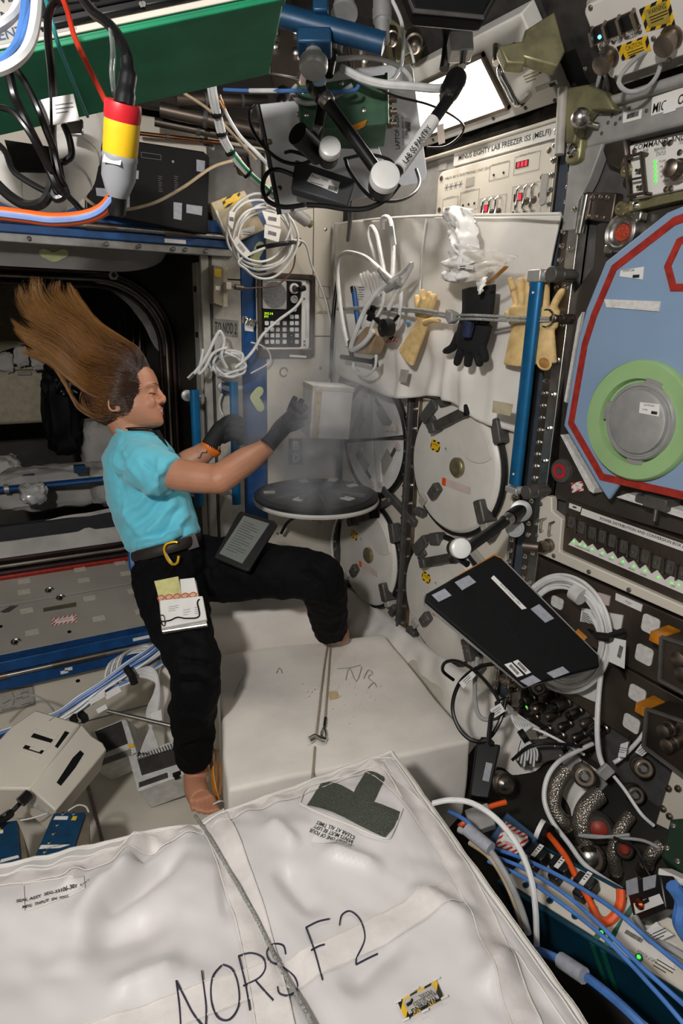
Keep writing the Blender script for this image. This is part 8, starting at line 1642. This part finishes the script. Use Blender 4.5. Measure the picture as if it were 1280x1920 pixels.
# power brick
F = face3(((881, 1492, 1.55), (915, 1496, 1.54), (893, 1392, 1.62)))
pbk = thing('power_brick', 'upright black power brick with a grey label left of the hoses', 'adapter', F); ob('brick_body', MB().prism([F.uv(*p) for p in ((880, 1492), (916, 1498), (938, 1396), (893, 1390))], -.05, 0), blackp, pbk, bev=.004); ob('brick_label', MB().prism([F.uv(*p) for p in ((904, 1463), (916, 1466), (923, 1432), (911, 1429))], 0, .001), velcrog, pbk)
# braided hoses, couplings, red valve
for P, r, lb in (([(1060, 1445, 1.58), (1042, 1475, 1.56), (1035, 1510, 1.55), (1048, 1535, 1.54), (1062, 1545, 1.55)], .020, 'thick braided metal hose arching at the left of the valve'), ([(1122, 1490, 1.55), (1098, 1515, 1.53), (1090, 1545, 1.52), (1098, 1575, 1.52)], .022, 'thick braided metal hose in the middle of the hoses'), ([(1180, 1530, 1.5), (1160, 1560, 1.48), (1150, 1600, 1.48), (1155, 1635, 1.49)], .015, 'slimmer braided hose right of the red valve'), ([(1240, 1585, 1.4), (1222, 1600, 1.4), (1212, 1620, 1.42)], .014, 'short braided hose end beside the green box')):
    o = ob('braided_hose', MB().tube([at(*p) for p in P], r, 16), braid); tag(o, lb, 'hose'); q = at(*P[-1]); ob('hose_collar', MB().cyl(q, q+(at(*P[-1])-at(*P[-2])).normalized()*.03, r*1.15, n=16), nickel, o)
for (px, py, d, r, lb, rd_) in ((1122, 1553, 1.5, .034, 'round valve with a red centre between the hoses', 1), (1170, 1592, 1.46, .022, 'smaller coupling with a dull red face below the valve', 1), (1095, 1455, 1.5, .026, 'round gold-tinted coupling above the hoses', 0), (1105, 1610, 1.5, .036, 'stacked ring coupling low between the hoses', 0), (945, 1470, 1.62, .028, 'angled metal elbow beside the power brick', 0), (1010, 1290, 1.7, .018, 'upright threaded coupling under the laptop corner', 0), (1205, 1440, 1.5, .024, 'ribbed connector under the lower connector bay', 0), (1190, 1490, 1.5, .022, 'ribbed connector left of the cream edge plate', 0), (960, 1275, 1.75, .016, 'steel coupling under the laptop beside the rail', 0)):
    t = thing('pipe_coupling', lb, 'coupling', WF); q = at(px, py, d); ax_ = (-F0+R0*.25*(-1 if px > 1000 else 1)-D0*.2)
    ob('coupling_body', MB().lathe([(r*.8, -.05), (r*.8, -.03), (r, -.028), (r, -.012), (r*.9, -.010), (r, -.006), (r, .004), (r*.86, .008), (r*.8, .002)], q, ax_, 22), nickel if not rd_ else mat('valve_dark', '4a4642', .4, .7) if 'valve_dark' not in MT else MT['valve_dark'], t)
    ob('coupling_face', MB().lathe([(r*.55, .0), (r*.55, .006), (r*.3, .012)], q, ax_, 16), mat('valve_red', '8a2c1c', .5) if rd_ and 'valve_red' not in MT else (MT['valve_red'] if rd_ else steel), t)
for q, d, th, m, lb in (([(975, 1440), (1060, 1420), (1050, 1395), (985, 1400)], 1.66, .05, dgrey, 'grey sheet metal cover behind the thin white leads'), ([(1060, 1440), (1190, 1560), (1205, 1530), (1075, 1410)], 1.62, .03, grey, 'long grey diagonal bracket crossing behind the hoses'), ([(930, 1560), (1010, 1620), (1060, 1560), (970, 1480)], 1.75, .05, dark, 'dark recess cover below the power brick'), ([(1000, 1480), (1180, 1640), (1260, 1600), (1090, 1440)], 1.82, .04, mat('recess_metal', '2b2826', .45, .6, var=.2), 'dark metal back plate behind the braided hoses')): 
    t, F = cbox('machine_cover', lb, 'cover', q, d, th, m, .003); b = MB(); bolts(b, [tuple(V(F.uv(*q[i])).lerp(V(F.uv(*q[(i+2) % 4])), .12)) for i in range(4)], .005, 0, .003); ob('cover_screw', b, steel, t)
# teal power box with its connectors, lower right
TB = face3(((953, 1655, 1.30), (1268, 1852, 1.02), (998, 1586, 1.36)))
tbx = thing('teal_power_box', 'long teal anodized power box with green lights at the lower right', 'box', TB)
V2 = lambda *p: [TB.uv(*q) for q in p]
fq = V2((948, 1662), (1272, 1862), (1292, 1770), (1000, 1584)); x0 = fq[0][0]-.02; x1 = fq[1][0]+.05; y1 = max(p[1] for p in fq); 
ob('teal_shell', MB().box(x0, x1, -.012, y1+.012, -.16, -.002), teal, tbx, bev=.004); ob('front_plate', MB().prism(rr((x0+x1)/2, y1/2, x1-x0-.02, y1, .008), -.004, .001), cream, tbx); ob('edge_bead', MB().box(x0, x1, -.014, -.004, -.006, .004), teal, tbx, bev=.002)
for (px, py, s) in ((986, 1661, 0), (1031, 1690, 0), (1078, 1719, 0), (1128, 1751, 1), (1198, 1797, 1)): u, v = TB.uv(px, py); i_ = ob('indicator', MB().lathe([(.0065, 0.001), (.0065, .003)], (u, v, 0), (0, 0, 1), 16), teal, tbx); ob('lens', MB().lathe([(.0035, .003), (.003, .005)], (u, v, 0), (0, 0, 1), 12), ledg if s else blackp, i_)
for k, (px, py) in enumerate(((1012, 1618), (1055, 1640), (1102, 1672))):
    u, v = TB.uv(px, py); s_ = ob('plug', MB().box(u-.020, u+.020, v-.012, v+.016, .001, .03).box(u-.012, u+.012, v-.03, v-.012, .001, .022), blackp, tbx, bev=.004); b = MB().box(u-.004, u+.006, v-.012, v+.020, .03, .031); ob('plug_label', b, paper, s_); lines(s_, u-.002, v+.014, 3, .006, .0312, .006, ink, .002)
lb_ = ob('data_label', MB().prism(V2((1150, 1768), (1172, 1718), (1268, 1772), (1262, 1822)), .001, .002), white, tbx); u, v = TB.uv(1188, 1757); barcode(lb_, u, v, .030, .008, .0024, 51, ink); rt_ = math.pi
write(lb_, 'Inverter LIGHT Module', *TB.uv(1212, 1752), .0024, .055, .006, ink, rot=rt_); write(lb_, 'INPUT POWER', *TB.uv(1213, 1795), .0024, .034, .006, ink, rot=rt_); lines(lb_, *TB.uv(1232, 1800), 3, .03, .0024, .006, ink, .0015)
for k, x in enumerate((1128, 1148)): u, v = TB.uv(x, 1745+12*k); ob('green_tape', MB().box(u-.005, u+.005, -.014, y1*.95, .001, .0018).box(u-.005, u+.005, -.0155, -.0145, -.10, .001), mat('tape_green', '1c6a52', .3, alpha=.75) if 'tape_green' not in MT else MT['tape_green'], tbx)
F = face3(((925, 1588, 1.36), (970, 1602, 1.32), (945, 1540, 1.40))); ws = thing('emergency_placard', 'red and white striped emergency placard lying by the teal box', 'placard', F); ob('placard', MB().prism([F.uv(*p) for p in ((928, 1584), (966, 1602), (990, 1576), (988, 1566), (948, 1540))], -.002, 0), redhaz, ws); ob('placard_field', MB().prism([F.uv(*p) for p in ((938, 1578), (966, 1591), (982, 1572), (950, 1552))], 0, .001), paper, ws)
r_ = dirrot(F, (945, 1556), (980, 1575), 0)
for s, p, w_ in (('EMERGENCY USE', (966, 1563), .036), ('FIRE PORT', (960, 1571), .026), ('LABS5D2', (953, 1582), .024)): write(ws, s, *F.uv(*p), .0014, w_, .006, redink, rot=r_, bold=.02)
bx2 = thing('fire_port_base', 'dark blue tray under the striped placard', 'tray', WF); F = face3(((905, 1590, 1.42), (990, 1625, 1.38), (945, 1520, 1.46))); b = MB(); b.prism([F.uv(*p) for p in ((905, 1590), (985, 1618), (1010, 1570), (950, 1522))], -.05, 0); b.v = [F.m @ p for p in b.v]; ob('tray_body', b, navy, bx2, bev=.003)
F = face3(((885, 1560, 1.42), (930, 1545, 1.42), (890, 1520, 1.45))); b = MB(); b.box(0, .055, 0, .05, -.03, 0); cn_ = ob('connector_block', b, grey, None, F, bev=.003); tag(cn_, 'small grey connector block with silver fittings near the bag edge', 'connector')
# cables at the lower right
for P, r, m, lb in (([(1028, 1565, 1.34), (1042, 1582, 1.3), (1062, 1610, 1.27), (1085, 1655, 1.22), (1100, 1680, 1.19), (1112, 1705, 1.17)], .006, ocab, 'orange cable running down from the black plug'), ([(1110, 1702, 1.17), (1120, 1722, 1.15), (1138, 1728, 1.14), (1155, 1712, 1.14), (1163, 1690, 1.15), (1163, 1668, 1.16)], .008, ocab, 'thick orange cable hooking up into a sleeve'), ([(860, 1550, 1.45), (885, 1532, 1.45), (915, 1514, 1.46), (948, 1504, 1.47)], .006, ocab, 'orange cable end beside the bag edge'),
                    ([(812, 1506, 1.22), (845, 1500, 1.2), (885, 1506, 1.18), (930, 1535, 1.15), (970, 1585, 1.12), (995, 1645, 1.1), (1004, 1710, 1.09), (1006, 1775, 1.1)], .0052, wcab, 'white cable arching out over the bag edge'),
                    ([(905, 1585, 1.25), (960, 1602, 1.2), (1020, 1628, 1.14), (1080, 1660, 1.08), (1150, 1705, 1.0), (1220, 1765, .95), (1300, 1830, .9)], .0036, bcab, 'uppermost of three blue cables over the teal box'), ([(910, 1600, 1.22), (975, 1625, 1.16), (1050, 1670, 1.08), (1120, 1730, 1.0), (1200, 1810, .93), (1300, 1900, .86)], .0034, bcab, 'middle of three blue cables over the teal box'), ([(915, 1615, 1.2), (980, 1645, 1.14), (1060, 1700, 1.05), (1140, 1765, .97), (1230, 1860, .9), (1290, 1930, .86)], .0034, bcab, 'lowest of three blue cables over the teal box'),
                    ([(1000, 1780, 1.1), (1050, 1800, 1.06), (1110, 1840, 1.0), (1170, 1890, .95), (1220, 1940, .92)], .0068, bcab, 'thick taped blue cable low in front of the teal box'), ([(1060, 1810, 1.05), (1120, 1850, 1.0), (1200, 1915, .94), (1240, 1950, .92)], .0045, wcab, 'white cable beside the thick blue one at the bottom'),
                    ([(860, 1555, 1.2), (905, 1580, 1.16), (945, 1635, 1.12), (975, 1700, 1.1), (990, 1750, 1.1)], .0058, gcab, 'grey cable hugging the bag edge'), ([(880, 1580, 1.2), (920, 1610, 1.16), (955, 1670, 1.14), (980, 1740, 1.12)], .0045, tancab, 'dull tan cable beside the grey one at the bag edge'), ([(840, 1520, 1.35), (880, 1545, 1.34), (905, 1590, 1.32), (930, 1620, 1.3)], .0045, bcab, 'dark blue lead under the white arching cable'),
                    ([(1260, 1660, 1.0), (1278, 1690, 1.0), (1274, 1730, 1.0), (1290, 1760, 1.0)], .011, bcab, 'blue netted cable bundle at the right edge'), ([(1190, 1720, 1.1), (1215, 1760, 1.06), (1250, 1775, 1.03), (1290, 1800, 1.0)], .006, gcab, 'grey lead from the black transceiver'), ([(1150, 1570, 1.36), (1190, 1590, 1.33), (1205, 1620, 1.3), (1225, 1650, 1.28), (1260, 1668, 1.26)], .003, kcab, 'thin black lead above the black transceiver')): cable('cable', lb, P, r, m)
ob('sleeve', MB().sweep([at(875, 1555, 1.185), at(920, 1592, 1.14)], .012, 10), velcrog, [o for o in C.objects if o.get('label') == 'grey cable hugging the bag edge'][0])
ob('sleeve', MB().sweep([at(1050, 1800, 1.052), at(1095, 1830, 1.008)], .0125, 10), velcrog, [o for o in C.objects if o.get('label') == 'thick taped blue cable low in front of the teal box'][0])
bpg = thing('black_plug', 'round black plug with a white label at the head of the orange cable', 'plug', WF); ob('plug_body', MB().cyl(at(1012, 1555, 1.36), at(1030, 1566, 1.34), .020, n=16), blackp, bpg); ob('plug_label', MB().cyl(at(1008, 1552, 1.355), at(1016, 1557, 1.35), .0205, n=16), paper, bpg)
F = face3(((1190, 1732, 1.12), (1248, 1702, 1.06), (1172, 1660, 1.16))); tr2 = thing('transceiver', 'small black box with two grey velcro pads and a copper stud at right', 'box', F)
ob('box_body', MB().prism([F.uv(*p) for p in ((1190, 1734), (1248, 1704), (1236, 1640), (1170, 1652))], -.03, 0), blackp, tr2, bev=.003)
for q in ([(1176, 1680), (1197, 1674), (1194, 1645), (1174, 1652)], [(1207, 1671), (1228, 1664), (1230, 1640), (1206, 1646)]): ob('velcro_pad', MB().prism([F.uv(*p) for p in q], 0, .0015), velcrog, tr2)
ob('white_label', MB().prism([F.uv(*p) for p in ((1192, 1714), (1244, 1694), (1236, 1676), (1188, 1694))], .0, .0012), paper, tr2); barcode(tr2, *F.uv(1212, 1690), .018, .006, .0016, 61); ob('copper_stud', MB().lathe([(.009, 0), (.009, .006), (.005, .010)], (*F.uv(1203, 1696), 0), (0, 0, 1), 14), mat('copper_stud', 'a5583a', .3, 1), tr2)
flag([(1210, 1745), (1238, 1736), (1262, 1752), (1240, 1762)], 1.04, 'white cable flag reading as number one beside the teal box'); flag([(1208, 1748), (1230, 1728), (1250, 1750), (1225, 1762)], 1.08, 'square white flag under the black transceiver')
F = face3(((1240, 1640, 1.2), (1300, 1665, 1.15), (1258, 1560, 1.26))); gb2 = thing('green_case', 'dark green metal case cut by the right frame edge', 'case', F); ob('case_body', MB().prism([F.uv(*p) for p in ((1238, 1606), (1310, 1660), (1320, 1530), (1256, 1535))], -.08, 0), mat('case_green', '16301f', .5, .2), gb2, bev=.004); b = MB(); bolts(b, [F.uv(*p) for p in ((1250, 1590), (1262, 1548), (1270, 1615))], .006, 0, .003); ob('case_bolt', b, steel, gb2)
F = face3(((1232, 1640, 1.18), (1300, 1672, 1.12), (1236, 1628, 1.18))); b = MB(); b.box(0, .10, 0, .012, -.04, 0); o = ob('white_bar', b, white, None, F, bev=.002); tag(o, 'white flat bar under the dark green case', 'bar')
# ---------------------------------------------------------------- tidy up: small fixings joined as stuff, empties moved to the base of their things
for o in list(C.objects):
    if o.type == 'MESH' and o.parent and o.name.split('.')[0].rsplit('_', 1)[-1] in ('bolt', 'screw', 'rivet', 'fastener', 'code', 'print', 'scrawl', 'field', 'digit', 'symbol', 'patch') and o.name.split('.')[0] not in ('velcro_patch_', 'label_field'):
        if len(o.data.vertices) > 24 or o.name.startswith(('bar_code', 'small_print')): o['kind'] = 'stuff'
bpy.context.view_layer.update()
for r in list(C.objects):
    if r.parent or 'category' not in r: continue
    ms = [c for c in [r]+list(r.children) if c.type == 'MESH']
    if not ms: continue
    pts = [c.matrix_world @ V(p) for c in ms for p in c.bound_box]
    lo_ = V([min(p[i] for p in pts) for i in range(3)]); hi_ = V([max(p[i] for p in pts) for i in range(3)])
    base = V(((lo_.x+hi_.x)/2, (lo_.y+hi_.y)/2, lo_.z)); d = r.matrix_world.inverted() @ base
    if r.type == 'EMPTY':
        for c in r.children: c.matrix_local = MX.Translation(-d) @ c.matrix_local
    elif r.data.users == 1 and not r.children and 'kind' not in r: r.data.transform(MX.Translation(-d))
    else: continue
    r.matrix_world = r.matrix_world @ MX.Translation(d)
kin = {}
for o in C.objects:
    if 'category' in o and not o.parent: kin.setdefault(o.name.split('.')[0], []).append(o)
for nm, l in kin.items():
    if len(l) > 1:
        for o in l:
            if 'group' not in o: o['group'] = nm.replace('_', ' ')+('es' if nm.endswith('x') else 's')+' in the cabin'
